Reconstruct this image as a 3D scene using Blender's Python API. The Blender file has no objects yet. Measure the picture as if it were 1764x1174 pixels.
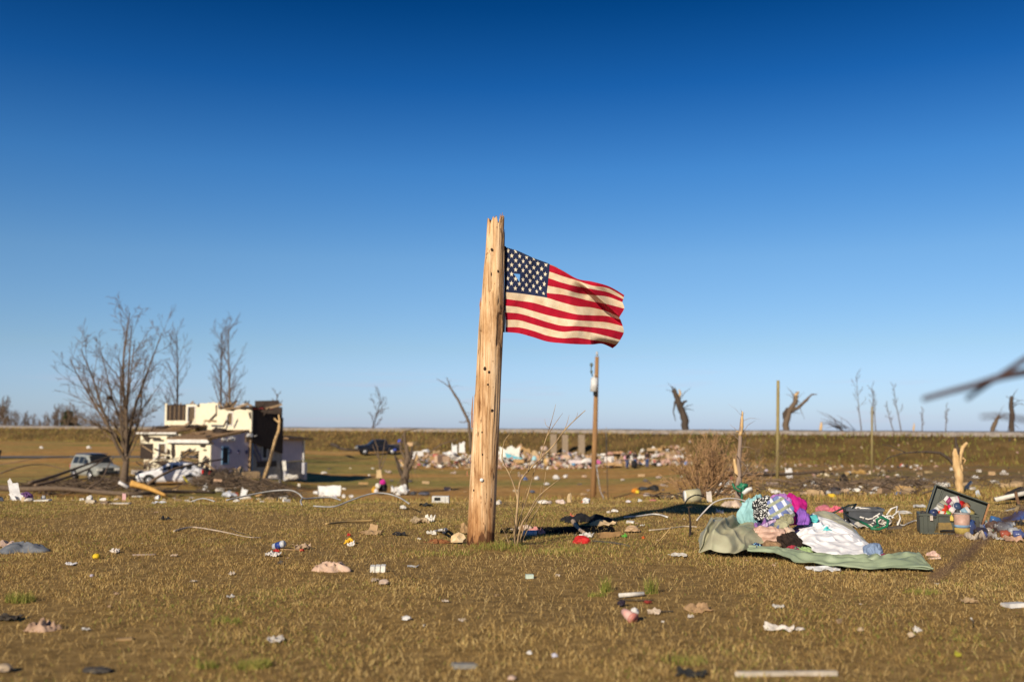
import bpy, math, random
import numpy as np
from mathutils import Vector, Matrix, Quaternion, Euler, noise as mnoise

scene = bpy.context.scene
R = math.radians
PI = math.pi
# ------------------------------------------------------------------ camera, sky, sun, exposure
EYE = 1.21                       # eye height above the lawn, metres
FOC = 1715.0                     # 35 mm lens on a 36 mm sensor, in photo pixels
PITCH = math.atan(155 / FOC)
cam_d = bpy.data.cameras.new("camera")
cam = bpy.data.objects.new("camera", cam_d)
scene.collection.objects.link(cam)
cam.location = (0, 0, EYE)
cam.rotation_euler = (PI / 2 + PITCH, 0, 0)
cam_d.sensor_width = 36
cam_d.lens = 35
cam_d.clip_start = 0.05
cam_d.clip_end = 9000
cam_d.dof.use_dof = True
cam_d.dof.focus_distance = 10.65
cam_d.dof.aperture_fstop = 1.2
scene.camera = cam

SUN_EL = R(25.5)
LH = Vector((0.46, 0.888))       # horizontal direction in which the light travels
world = bpy.data.worlds.new("World")
scene.world = world
world.use_nodes = True
wn = world.node_tree.nodes
wl = world.node_tree.links
bg = wn["Background"]
bg.inputs["Strength"].default_value = 0.081
sky = wn.new("ShaderNodeTexSky")
sky.sky_type = 'NISHITA'
sky.sun_disc = False
sky.sun_elevation = SUN_EL
sky.sun_rotation = math.atan2(-LH.x, -LH.y)
sky.altitude = 0
sky.air_density = 1.0
sky.dust_density = 0.3
sky.ozone_density = 3.5
hsv = wn.new("ShaderNodeHueSaturation")
hsv.inputs["Saturation"].default_value = 1.25
hsv.inputs["Value"].default_value = 1.0
wl.new(sky.outputs[0], hsv.inputs["Color"])
# clear polarised winter sky: deeper with height, and so on past the frame to the zenith
geo = wn.new("ShaderNodeTexCoord")
spx = wn.new("ShaderNodeSeparateXYZ"); wl.new(geo.outputs["Generated"], spx.inputs[0])
ramp_s = wn.new("ShaderNodeValToRGB")
el = ramp_s.color_ramp.elements
SKYK = [(0.0, (0.66, 0.82, 1.52)), (0.024, (0.73, 0.85, 1.36)), (0.082, (0.86, 0.87, 1.04)), (0.169, (0.93, 0.93, 1.02)), (0.254, (0.56, 0.80, 1.0)), (0.333, (0.15, 0.51, 0.80)), (0.404, (0.02, 0.31, 0.54)), (0.5, (0.02, 0.30, 0.52)), (1.0, (0.02, 0.28, 0.48))]
el[0].position = SKYK[0][0]; el[0].color = (*SKYK[0][1], 1)
el[1].position = SKYK[-1][0]; el[1].color = (*SKYK[-1][1], 1)
for z_, c_ in SKYK[1:-1]:
    e_ = el.new(z_); e_.color = (*c_, 1)
ramp_s.color_ramp.interpolation = 'LINEAR'
wl.new(spx.outputs["Z"], ramp_s.inputs[0])
mulk = wn.new("ShaderNodeMix"); mulk.data_type = 'RGBA'; mulk.blend_type = 'MULTIPLY'; mulk.inputs[0].default_value = 1
wl.new(hsv.outputs[0], mulk.inputs[6]); wl.new(ramp_s.outputs[0], mulk.inputs[7])
# thin pinkish cloud streaks low over the horizon
mpc = wn.new("ShaderNodeMapping"); mpc.inputs["Scale"].default_value = (3, 3, 42)
wl.new(geo.outputs["Generated"], mpc.inputs[0])
tcl = wn.new("ShaderNodeTexNoise"); tcl.inputs["Scale"].default_value = 2.2; tcl.inputs["Detail"].default_value = 4
wl.new(mpc.outputs[0], tcl.inputs["Vector"])
rcl = wn.new("ShaderNodeMapRange"); rcl.inputs[1].default_value = 0.60; rcl.inputs[2].default_value = 0.78; rcl.inputs[3].default_value = 0; rcl.inputs[4].default_value = 0.35
wl.new(tcl.outputs["Fac"], rcl.inputs[0])
rlo = wn.new("ShaderNodeMapRange"); rlo.inputs[1].default_value = 0.085; rlo.inputs[2].default_value = 0.03; rlo.inputs[3].default_value = 0; rlo.inputs[4].default_value = 1
wl.new(spx.outputs["Z"], rlo.inputs[0])
mcl = wn.new("ShaderNodeMath"); mcl.operation = 'MULTIPLY'; wl.new(rcl.outputs[0], mcl.inputs[0]); wl.new(rlo.outputs[0], mcl.inputs[1])
mixc = wn.new("ShaderNodeMix"); mixc.data_type = 'RGBA'
wl.new(mcl.outputs[0], mixc.inputs[0]); wl.new(mulk.outputs[2], mixc.inputs[6]); mixc.inputs[7].default_value = (6.2, 5.4, 6.6, 1)
wl.new(mixc.outputs[2], bg.inputs["Color"])

sun_d = bpy.data.lights.new("sun", 'SUN')
sun_d.energy = 5.0
sun_d.angle = R(0.5)
sun_d.color = (1.0, 0.87, 0.68)
sun = bpy.data.objects.new("sun", sun_d)
scene.collection.objects.link(sun)
ldir = Vector((LH.x * math.cos(SUN_EL), LH.y * math.cos(SUN_EL), -math.sin(SUN_EL)))
sun.rotation_euler = ldir.to_track_quat('-Z', 'Y').to_euler()
sun.location = (-20, -30, 25)

scene.view_settings.view_transform = 'Standard'
scene.view_settings.look = 'None'
scene.view_settings.exposure = 0.3
scene.view_settings.gamma = 1.0
scene.view_settings.use_curve_mapping = False

# ------------------------------------------------------------------ helpers
C = scene.collection
rnd = random.Random(7)
cp, sp = math.cos(PITCH), math.sin(PITCH)

def ray(px, py):
    u = (px - 882) / FOC
    v = (587 - py) / FOC
    return Vector((u, cp - v * sp, sp + v * cp))

def W(px, py, d):
    """the place at distance d in front of the camera that the photo shows at px, py"""
    r = ray(px, py)
    return Vector((0, 0, EYE)) + r * (d / r.y)

def sm(a, b, x):
    t = np.clip((x - a) / (b - a), 0, 1)
    return t * t * (3 - 2 * t)

_ty = np.arange(-40, 260, 0.5)
def _profile(pts):
    z = np.interp(_ty, [p[0] for p in pts], [p[1] for p in pts])
    k = np.ones(9) / 9
    zp = np.pad(z, 4, mode='edge')
    return np.convolve(zp, k, 'valid')
PL = _profile([(17.5, 0), (47, -2.15), (80, -2.15), (150, -0.6), (200, -0.2)])
PC = _profile([(17.5, 0), (58, -3.15), (78, -3.15), (100, -2.75), (112, -2.5), (135, -1.5), (200, -1.5)])
PR = _profile([(13, 0), (20, -0.14), (30, -0.62), (50, -1.45), (75, -1.95), (100, -2.2), (200, -2.2)])
RA = np.array((-103.0, 200.0))
RB = np.array((56.5, 110.0))
RT = (RB - RA) / np.linalg.norm(RB - RA)
RN = np.array((RT[1], -RT[0]))
if RN[1] > 0: RN = -RN
RLEN = np.linalg.norm(RB - RA)
POLE_D = 10.7
_pb = W(827, 930, POLE_D)

def crest(t):
    return 2.25 - 1.2 * np.clip(t, -1.0, 1.3) + 0.0

def Z(x, y):
    """height of the terrain"""
    x = np.asarray(x, float); y = np.asarray(y, float)
    r = x / (np.maximum(y, 0) + 6)
    zl = np.interp(y, _ty, PL); zc = np.interp(y, _ty, PC); zr = np.interp(y, _ty, PR)
    a = sm(-0.27, -0.16, r); b = sm(0.09, 0.22, r)
    z = zl * (1 - a) + zc * a
    z = z * (1 - b) + zr * b
    near = 1 - sm(20, 30, y)
    z = z + near * (0.014 * np.sin(1.7 * x + 0.4) * np.sin(1.3 * y + 1) + 0.010 * np.sin(3.1 * x + 2.2 * y)
                    + 0.006 * np.sin(5.3 * x - 4.1 * y + 2) + 0.02 * np.sin(0.5 * x + 0.35 * y))
    z = z + (1 - near) * 0.10 * np.sin(0.21 * x + 1) * np.sin(0.17 * y)
    # little mound of earth at the pole's foot
    z = z + 0.07 * np.exp(-(((x - _pb.x - 0.22) / 0.33) ** 2 + ((y - POLE_D + 0.02) / 0.28) ** 2))
    q = (x - RA[0]) * RN[0] + (y - RA[1]) * RN[1]
    t = ((x - RA[0]) * RT[0] + (y - RA[1]) * RT[1]) / RLEN
    h = crest(t)
    w = 1 - sm(1.2, 14.5, q)
    w = np.where(q < 1.2, 1, w)
    bank = h - 0.46
    back = np.where(q < -9, h - 0.8 + (0.6 - (h - 0.8)) * sm(9, 40, -q), bank)
    z = z * (1 - w) + back * w
    return z

def zt(x, y): return float(Z(x, y))

def G(px, py, far=None):
    """the ground point the photo shows at px, py; far = start looking at that distance"""
    r = ray(px, py)
    d = far or 2.5
    step = 0.04 if far is None else 0.25
    last = None
    while d < 400:
        p = Vector((0, 0, EYE)) + r * (d / r.y)
        g = zt(p.x, p.y)
        if p.z <= g:
            return Vector((p.x, p.y, g))
        d += step
    p = W(px, py, 120)
    return Vector((p.x, p.y, zt(p.x, p.y)))

def gp(px, d, dz=0):
    """ground point straight below the photo column px at distance d"""
    x = (px - 882) / FOC * d * (1.0)
    return Vector((x, d, zt(x, d) + dz))

def tag(o, label=None, cat=None, group=None, kind=None):
    if label: o["label"] = label
    if cat: o["category"] = cat
    if group: o["group"] = group
    if kind: o["kind"] = kind
    return o

def thing(name, label, cat, loc=(0, 0, 0), rz=0, group=None):
    o = bpy.data.objects.new(name, None)
    o.empty_display_size = 0.2
    C.objects.link(o)
    o.location = loc
    o.rotation_euler = (0, 0, rz)
    return tag(o, label, cat, group)

class MB:
    """collects shapes for one mesh object"""
    def __init__(s):
        s.v = []; s.f = []; s.m = []; s.sm = []
    def add(s, vs, fs, m=0, smooth=False):
        n = len(s.v)
        s.v.extend([tuple(v) for v in vs])
        for f in fs:
            s.f.append([i + n for i in f]); s.m.append(m); s.sm.append(smooth)
    def box(s, c, size, rot=None, m=0, taper=1.0):
        hx, hy, hz = size[0] / 2, size[1] / 2, size[2] / 2
        vs = []
        for z in (-hz, hz):
            k = taper if z > 0 else 1
            for x, y in ((-hx, -hy), (hx, -hy), (hx, hy), (-hx, hy)):
                vs.append(Vector((x * k, y * k, z)))
        if rot is not None:
            M = rot if isinstance(rot, Matrix) else Euler(rot).to_matrix()
            vs = [M @ v for v in vs]
        c = Vector(c)
        s.add([v + c for v in vs], [(3, 2, 1, 0), (4, 5, 6, 7), (0, 1, 5, 4), (1, 2, 6, 5), (2, 3, 7, 6), (3, 0, 4, 7)], m)
    def bar(s, a, b, w, h, m=0, up=Vector((0, 0, 1))):
        a = Vector(a); b = Vector(b); d = b - a; L = d.length
        if L < 1e-6: return
        x = d / L
        y = up.cross(x)
        if y.length < 1e-4: y = Vector((0, 1, 0))
        y.normalize(); z = x.cross(y)
        M = Matrix((x, y, z)).transposed()
        s.box((a + b) / 2, (L, w, h), M, m)
    def tube(s, pts, rad, n=6, m=0, caps=True, smooth=True):
        pts = [Vector(p) for p in pts]
        if not isinstance(rad, (list, tuple)):
            rad = [rad] * len(pts)
        vs = []; fs = []
        ref = None
        for i, p in enumerate(pts):
            d = (pts[min(i + 1, len(pts) - 1)] - pts[max(i - 1, 0)])
            if d.length < 1e-9: d = Vector((0, 0, 1))
            d.normalize()
            if ref is None:
                ref = d.orthogonal().normalized()
            ref = (ref - d * ref.dot(d))
            if ref.length < 1e-6: ref = d.orthogonal()
            ref.normalize()
            b = d.cross(ref)
            for k in range(n):
                a = 2 * PI * k / n
                vs.append(p + (ref * math.cos(a) + b * math.sin(a)) * rad[i])
        for i in range(len(pts) - 1):
            for k in range(n):
                k2 = (k + 1) % n
                fs.append((i * n + k, i * n + k2, (i + 1) * n + k2, (i + 1) * n + k))
        if caps:
            fs.append(tuple(reversed(range(n))))
            fs.append(tuple(range((len(pts) - 1) * n, len(pts) * n)))
        s.add(vs, fs, m, smooth)
    def cyl(s, c, r, h, axis=(0, 0, 1), n=14, m=0, r2=None):
        c = Vector(c); ax = Vector(axis).normalized()
        s.tube([c - ax * h / 2, c + ax * h / 2], [r, r if r2 is None else r2], n, m)
    def prism(s, poly, z0, z1, m=0, M=None):
        n = len(poly)
        vs = [Vector((x, y, z0)) for x, y in poly] + [Vector((x, y, z1)) for x, y in poly]
        if M is not None: vs = [M @ v for v in vs]
        s.add(vs, [tuple(reversed(range(n))), tuple(range(n, 2 * n))] + [(i, (i + 1) % n, n + (i + 1) % n, n + i) for i in range(n)], m)
    def lump(s, c, rad, seed=0, amp=0.25, freq=1.6, sub=3, rot=None, m=0, flat=False, ridge=False, smooth=True):
        vs, fs = ico(sub)
        out = []
        M = Euler(rot).to_matrix() if rot else None
        off = Vector((seed * 3.17, seed * 1.3, seed * 0.7))
        for v in vs:
            q = v * freq + off
            if ridge:
                k = 0.45 - abs(mnoise.noise(q)) * 1.6 + 0.5 * (0.4 - abs(mnoise.noise(q * 2.3)) * 1.6)
            else:
                k = mnoise.noise(q) + 0.5 * mnoise.noise(q * 2.1)
            w = v * (1 + amp * k)
            w = Vector((w.x * rad[0], w.y * rad[1], w.z * rad[2]))
            if flat and w.z < -rad[2] * 0.35: w.z = -rad[2] * 0.35
            if M: w = M @ w
            out.append(w + Vector(c))
        s.add(out, fs, m, smooth)

_ico = {}
def ico(sub):
    if sub in _ico: return _ico[sub]
    t = (1 + 5 ** 0.5) / 2
    vs = [Vector(p).normalized() for p in ((-1, t, 0), (1, t, 0), (-1, -t, 0), (1, -t, 0), (0, -1, t), (0, 1, t), (0, -1, -t), (0, 1, -t), (t, 0, -1), (t, 0, 1), (-t, 0, -1), (-t, 0, 1))]
    fs = [(0, 11, 5), (0, 5, 1), (0, 1, 7), (0, 7, 10), (0, 10, 11), (1, 5, 9), (5, 11, 4), (11, 10, 2), (10, 7, 6), (7, 1, 8), (3, 9, 4), (3, 4, 2), (3, 2, 6), (3, 6, 8), (3, 8, 9), (4, 9, 5), (2, 4, 11), (6, 2, 10), (8, 6, 7), (9, 8, 1)]
    for _ in range(sub - 1):
        mid = {}; nf = []
        def mp(a, b):
            k = (min(a, b), max(a, b))
            if k not in mid:
                vs.append(((vs[a] + vs[b]) / 2).normalized()); mid[k] = len(vs) - 1
            return mid[k]
        for a, b, c in fs:
            x, y, z = mp(a, b), mp(b, c), mp(c, a)
            nf += [(a, x, z), (b, y, x), (c, z, y), (x, y, z)]
        fs = nf
    _ico[sub] = (vs, fs)
    return _ico[sub]

def obj(name, mb, mats, parent=None, world_coords=True, bevel=0):
    """links the collected shapes as ONE mesh object"""
    if not isinstance(mats, (list, tuple)): mats = [mats]
    me = bpy.data.meshes.new(name)
    vs = mb.v
    loc = Vector((0, 0, 0))
    if parent is None and vs:
        xs = [v[0] for v in vs]; ys = [v[1] for v in vs]; zs = [v[2] for v in vs]
        loc = Vector(((min(xs) + max(xs)) / 2, (min(ys) + max(ys)) / 2, min(zs)))
        vs = [(v[0] - loc.x, v[1] - loc.y, v[2] - loc.z) for v in vs]
    me.from_pydata(vs, [], mb.f)
    for m in mats: me.materials.append(m)
    me.polygons.foreach_set("material_index", mb.m)
    me.polygons.foreach_set("use_smooth", mb.sm)
    me.update()
    o = bpy.data.objects.new(name, me)
    C.objects.link(o)
    if parent is not None:
        o.parent = parent
        if world_coords:
            r = parent
            off = Vector(r.location)
            while r.parent is not None:
                r = r.parent; off = off + Vector(r.location)
            o.location = -off
    else:
        o.location = loc
    if bevel:
        b = o.modifiers.new("bevel", 'BEVEL'); b.width = bevel; b.segments = 2; b.limit_method = 'ANGLE'
    return o

# ------------------------------------------------------------------ materials
def mat(name, c1, c2=None, scale=6.0, rough=0.85, bump=0.25, stretch=(1, 1, 1), spec=0.3, metal=0.0, c3=None, detail=6, lo=0.35, hi=0.65, trans=0.0, coords='Object', bdist=0.01):
    m = bpy.data.materials.new(name)
    m.use_nodes = True
    n = m.node_tree.nodes; l = m.node_tree.links
    b = n["Principled BSDF"]
    b.inputs["Roughness"].default_value = rough
    b.inputs["Specular IOR Level"].default_value = spec
    b.inputs["Metallic"].default_value = metal
    if c2 is None: c2 = tuple(x * 0.8 for x in c1)
    tc = n.new("ShaderNodeTexCoord"); mp = n.new("ShaderNodeMapping")
    mp.inputs["Scale"].default_value = stretch
    l.new(tc.outputs[coords], mp.inputs[0])
    t = n.new("ShaderNodeTexNoise"); t.inputs["Scale"].default_value = scale; t.inputs["Detail"].default_value = detail
    t.inputs["Roughness"].default_value = 0.65
    l.new(mp.outputs[0], t.inputs["Vector"])
    r = n.new("ShaderNodeValToRGB")
    r.color_ramp.elements[0].position = lo; r.color_ramp.elements[0].color = (*c2, 1)
    r.color_ramp.elements[1].position = hi; r.color_ramp.elements[1].color = (*c1, 1)
    if c3:
        e = r.color_ramp.elements.new(0.5 * (lo + hi)); e.color = (*c3, 1)
    l.new(t.outputs["Fac"], r.inputs[0]); l.new(r.outputs[0], b.inputs["Base Color"])
    if bump:
        bp = n.new("ShaderNodeBump"); bp.inputs["Strength"].default_value = bump; bp.inputs["Distance"].default_value = bdist
        l.new(t.outputs["Fac"], bp.inputs["Height"]); l.new(bp.outputs[0], b.inputs["Normal"])
    if trans:
        tr = n.new("ShaderNodeBsdfTranslucent"); mx = n.new("ShaderNodeMixShader"); mx.inputs[0].default_value = trans
        l.new(r.outputs[0], tr.inputs[0]); l.new(b.outputs[0], mx.inputs[1]); l.new(tr.outputs[0], mx.inputs[2])
        l.new(mx.outputs[0], n["Material Output"].inputs[0])
    return m

_mc = {}
def col(c, rough=0.8, key=None):
    k = (tuple(round(x, 3) for x in c), rough)
    if k not in _mc:
        _mc[k] = mat("surface_%d" % len(_mc), c, tuple(x * 0.62 for x in c), scale=9, rough=rough, bump=0.3)
    return _mc[k]

WHITE = (0.74, 0.71, 0.66); CREAM = (0.68, 0.58, 0.42); TAN = (0.42, 0.29, 0.16); GREY = (0.36, 0.36, 0.37)
BROWN = (0.16, 0.09, 0.045); BLACK = (0.012, 0.012, 0.014); RED = (0.5, 0.02, 0.02); BLUE = (0.03, 0.09, 0.4); YEL = (0.75, 0.5, 0.02)
PINK = (0.62, 0.30, 0.27); ORANGE = (0.6, 0.16, 0.02); WOOD = (0.48, 0.30, 0.13); TEAL = (0.06, 0.33, 0.36); GREEN = (0.05, 0.25, 0.1)
STEEL = (0.3, 0.31, 0.34); PURPLE = (0.16, 0.07, 0.2)

# ------------------------------------------------------------------ setting: ground, road
def ground_material():
    m = bpy.data.materials.new("dry_lawn_soil")
    m.use_nodes = True
    n = m.node_tree.nodes; l = m.node_tree.links
    b = n["Principled BSDF"]; b.inputs["Roughness"].default_value = 0.95; b.inputs["Specular IOR Level"].default_value = 0.1
    g = n.new("ShaderNodeNewGeometry")
    def nz(scale, st=(1, 1, 1), det=5):
        mp = n.new("ShaderNodeMapping"); mp.inputs["Scale"].default_value = st
        l.new(g.outputs["Position"], mp.inputs[0])
        t = n.new("ShaderNodeTexNoise"); t.inputs["Scale"].default_value = scale; t.inputs["Detail"].default_value = det
        t.inputs["Roughness"].default_value = 0.7
        l.new(mp.outputs[0], t.inputs["Vector"]); return t.outputs["Fac"]
    def ramp(f, stops):
        r = n.new("ShaderNodeValToRGB"); e = r.color_ramp.elements
        e[0].position, e[0].color = stops[0][0], (*stops[0][1], 1)
        e[1].position, e[1].color = stops[-1][0], (*stops[-1][1], 1)
        for p, c in stops[1:-1]:
            q = e.new(p); q.color = (*c, 1)
        l.new(f, r.inputs[0]); return r.outputs[0]
    def mix(f, a, c):
        x = n.new("ShaderNodeMix"); x.data_type = 'RGBA'
        l.new(f, x.inputs[0]); l.new(a, x.inputs[6]); l.new(c, x.inputs[7]); return x.outputs[2]
    fine = ramp(nz(9, det=8), [(0.3, (0.10, 0.062, 0.022)), (0.5, (0.23, 0.145, 0.05)), (0.7, (0.36, 0.24, 0.09))])
    far = ramp(nz(0.06, (0.5, 1.7, 1)), [(0.36, (0.23, 0.20, 0.05)), (0.46, (0.33, 0.235, 0.07)), (0.56, (0.42, 0.22, 0.065)), (0.66, (0.47, 0.31, 0.11))])
    grain = ramp(nz(1.3, det=8), [(0.3, (0.5, 0.5, 0.5)), (0.7, (1.25, 1.25, 1.25))])
    mul = n.new("ShaderNodeMix"); mul.data_type = 'RGBA'; mul.blend_type = 'MULTIPLY'; mul.inputs[0].default_value = 1
    l.new(far, mul.inputs[6]); l.new(grain, mul.inputs[7])
    a = n.new("ShaderNodeAttribute"); a.attribute_name = "reach"
    b2 = n.new("ShaderNodeAttribute"); b2.attribute_name = "bank"
    bankc = ramp(nz(0.22, det=10), [(0.3, (0.045, 0.034, 0.013)), (0.5, (0.115, 0.076, 0.029)), (0.72, (0.21, 0.13, 0.052))])
    c1 = mix(a.outputs["Fac"], fine, mul.outputs[2])
    c2 = mix(b2.outputs["Fac"], c1, bankc)
    l.new(c2, b.inputs["Base Color"])
    bp = n.new("ShaderNodeBump"); bp.inputs["Strength"].default_value = 0.5; bp.inputs["Distance"].default_value = 0.04
    l.new(nz(7, det=8), bp.inputs["Height"]); l.new(bp.outputs[0], b.inputs["Normal"])
    return m

def axis(core, step, mid, mstep, end):
    a = list(np.arange(-core, core + 1e-6, step))
    x = core
    out = []
    while x < mid: x += mstep; out.append(x)
    while x < end: x += max(mstep, (x - mid) * 0.35 + mstep); out.append(x)
    return np.array([-v for v in reversed(out)] + a + out)

xs = axis(12, 0.22, 140, 2.4, 4000)
ys = list(np.arange(-6, 24, 0.22))
y = ys[-1]
while y < 230: y += min(2.2, 0.22 + (y - 24) * 0.05); ys.append(y)
while y < 4500: y += max(3, (y - 225) * 0.35); ys.append(y)
ys = [-4000, -1500, -500, -150, -60, -25, -12, -8] + ys
ys = np.array(ys)
gx, gy = np.meshgrid(xs, ys)
gz = Z(gx, gy)
ny_, nx_ = gx.shape
me = bpy.data.meshes.new("ground")
idx = np.arange(ny_ * nx_).reshape(ny_, nx_)
quads = np.stack([idx[:-1, :-1], idx[:-1, 1:], idx[1:, 1:], idx[1:, :-1]], -1).reshape(-1, 4)
me.vertices.add(ny_ * nx_); me.vertices.foreach_set("co", np.stack([gx, gy, gz], -1).astype(np.float32).ravel())
me.loops.add(quads.size); me.loops.foreach_set("vertex_index", quads.astype(np.int32).ravel())
me.polygons.add(len(quads)); me.polygons.foreach_set("loop_start", np.arange(0, quads.size, 4, dtype=np.int32))
me.polygons.foreach_set("loop_total", np.full(len(quads), 4, np.int32))
me.polygons.foreach_set("use_smooth", np.ones(len(quads), bool))
me.update(calc_edges=True)
at = me.attributes.new("reach", 'FLOAT', 'POINT'); at.data.foreach_set("value", sm(18, 30, gy).astype(np.float32).ravel())
gq = (gx - RA[0]) * RN[0] + (gy - RA[1]) * RN[1]
at = me.attributes.new("bank", 'FLOAT', 'POINT'); at.data.foreach_set("value", np.maximum((1 - sm(11, 17, gq)), sm(0.2, 0.4, gx / (gy + 6)) * sm(18, 28, gy) * 0.5).astype(np.float32).ravel())
me.materials.append(ground_material())
g_o = bpy.data.objects.new("ground", me); C.objects.link(g_o)
tag(g_o, kind="structure")

def ribbon(name, pts, w, m, dz=0.02):
    mb = MB()
    pts = [Vector((p[0], p[1], 0)) for p in pts]
    L = []
    for i, p in enumerate(pts):
        d = (pts[min(i + 1, len(pts) - 1)] - pts[max(i - 1, 0)]).normalized()
        s = Vector((-d.y, d.x, 0)) * w / 2
        row = []
        for k in (-1, -0.5, 0, 0.5, 1):
            q = p + s * k
            row.append((q.x, q.y, zt(q.x, q.y) + dz))
        L.append(row)
    vs = [v for r in L for v in r]
    fs = [(i * 5 + k, i * 5 + k + 1, i * 5 + k + 6, i * 5 + k + 5) for i in range(len(pts) - 1) for k in range(4)]
    mb.add(vs, fs, 0, True)
    o = obj(name, mb, m)
    return tag(o, kind="structure")

asphalt = mat("old_asphalt", (0.13, 0.125, 0.12), (0.08, 0.08, 0.08), scale=2, rough=0.9, coords='Object')
gravel = mat("pale_gravel", (0.36, 0.31, 0.27), (0.20, 0.17, 0.145), scale=1.4, rough=0.95, bump=0.5, bdist=0.06, c3=(0.29, 0.25, 0.215), detail=10)
# the road on the bank: roadway, and its pale stone shoulder facing the field
mb = MB(); ms = MB()
N = 150
for i in range(N):
    t = -0.9 + 2.6 * i / (N - 1)
    p = RA + RT * RLEN * t
    h = float(crest(t)) + 0.03 * math.sin(i * 1.7)
    for q, zz in ((0.35, 0.0), (-4.2, 0.10), (-8.8, 0.0)):
        w = p + RN * q
        mb.v.append((w[0], w[1], h + zz))
    for q, zz in ((1.45, -0.50), (1.0, -0.24), (0.62, 0.02), (0.35, 0.0)):
        w = p + RN * (q + 0.08 * math.sin(i * 2.3 + q))
        ms.v.append((w[0], w[1], h + zz))
for i in range(N - 1):
    for k in range(2):
        mb.f.append((i * 3 + k, i * 3 + k + 1, i * 3 + k + 4, i * 3 + k + 3)); mb.m.append(0); mb.sm.append(True)
    for k in range(3):
        ms.f.append((i * 4 + k, i * 4 + k + 1, i * 4 + k + 5, i * 4 + k + 4)); ms.m.append(0); ms.sm.append(True)
tag(obj("road", mb, asphalt), kind="structure")
tag(obj("road_shoulder", ms, gravel), kind="structure")
ribbon("driveway", [(-75, 108), (-60, 107), (-48, 106), (-38, 106), (-31, 107.5), (-25, 110)], 4.2, asphalt, 0.05)
# ------------------------------------------------------------------ grass
def vnoise(x, y, s, seed):
    rs = np.random.RandomState(seed); T = rs.rand(256, 256)
    u = x * s + 1000; v = y * s + 1000
    i = np.floor(u).astype(int); j = np.floor(v).astype(int)
    fu = u - i; fv = v - j
    fu = fu * fu * (3 - 2 * fu); fv = fv * fv * (3 - 2 * fv)
    a = T[i % 256, j % 256]; b = T[(i + 1) % 256, j % 256]; c = T[i % 256, (j + 1) % 256]; d = T[(i + 1) % 256, (j + 1) % 256]
    return (a * (1 - fu) + b * fu) * (1 - fv) + (c * (1 - fu) + d * fu) * fv

def grass_material(name, stops):
    m = bpy.data.materials.new(name); m.use_nodes = True
    n = m.node_tree.nodes; l = m.node_tree.links
    b = n["Principled BSDF"]; b.inputs["Roughness"].default_value = 0.75; b.inputs["Specular IOR Level"].default_value = 0.15
    a = n.new("ShaderNodeAttribute"); a.attribute_name = "tint"
    r = n.new("ShaderNodeValToRGB"); e = r.color_ramp.elements
    e[0].position, e[0].color = stops[0][0], (*stops[0][1], 1)
    e[1].position, e[1].color = stops[-1][0], (*stops[-1][1], 1)
    for p, c in stops[1:-1]:
        q = e.new(p); q.color = (*c, 1)
    l.new(a.outputs["Fac"], r.inputs[0]); l.new(r.outputs[0], b.inputs["Base Color"])
    tr = n.new("ShaderNodeBsdfTranslucent"); mx = n.new("ShaderNodeMixShader"); mx.inputs[0].default_value = 0.25
    l.new(r.outputs[0], tr.inputs[0]); l.new(b.outputs[0], mx.inputs[1]); l.new(tr.outputs[0], mx.inputs[2])
    l.new(mx.outputs[0], n["Material Output"].inputs[0])
    return m
GRASS = grass_material("grass_blades", [(0.0, (0.13, 0.075, 0.026)), (0.25, (0.32, 0.20, 0.068)), (0.5, (0.53, 0.36, 0.135)), (0.62, (0.64, 0.47, 0.21)),
                                        (0.72, (0.36, 0.30, 0.08)), (0.86, (0.23, 0.235, 0.05)), (1.0, (0.13, 0.22, 0.025))])

def blades(x, y, h, w, lean, tint, rs):
    """vertices, faces and tint of tapered bent blades (5 vertices, 3 triangles each)"""
    n = len(x)
    z = Z(x, y) - 0.004
    az = rs.rand(n) * 2 * PI
    fx, fy = np.cos(az), np.sin(az)
    a2 = rs.rand(n) * 2 * PI
    sx, sy = np.cos(a2) * w / 2, np.sin(a2) * w / 2
    l1 = lean * 0.45; l2 = lean
    m_ = np.stack([x + fx * h * 0.55 * np.sin(l1), y + fy * h * 0.55 * np.sin(l1), z + h * 0.55 * np.cos(l1)], -1)
    t_ = np.stack([m_[:, 0] + fx * h * 0.45 * np.sin(l2), m_[:, 1] + fy * h * 0.45 * np.sin(l2), m_[:, 2] + h * 0.45 * np.cos(l2)], -1)
    s_ = np.stack([sx, sy, np.zeros(n)], -1)
    b_ = np.stack([x, y, z], -1)
    V = np.stack([b_ - s_, b_ + s_, m_ + s_ * 0.7, m_ - s_ * 0.7, t_], 1).reshape(-1, 3)
    o = np.arange(n)[:, None] * 5
    F = np.concatenate([o + np.array([[0, 1, 2]]), o + np.array([[0, 2, 3]]), o + np.array([[3, 2, 4]])], 0)
    return V, F, np.repeat(tint, 5)

def tri_mesh(name, V, F, tint, m):
    me = bpy.data.meshes.new(name)
    me.vertices.add(len(V)); me.vertices.foreach_set("co", V.astype(np.float32).ravel())
    me.loops.add(F.size); me.loops.foreach_set("vertex_index", F.astype(np.int32).ravel())
    me.polygons.add(len(F)); me.polygons.foreach_set("loop_start", np.arange(0, F.size, 3, dtype=np.int32))
    me.polygons.foreach_set("loop_total", np.full(len(F), 3, np.int32))
    me.update(calc_edges=True)
    a = me.attributes.new("tint", 'FLOAT', 'POINT'); a.data.foreach_set("value", tint.astype(np.float32))
    me.materials.append(m)
    o = bpy.data.objects.new(name, me); C.objects.link(o)
    return o

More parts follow.
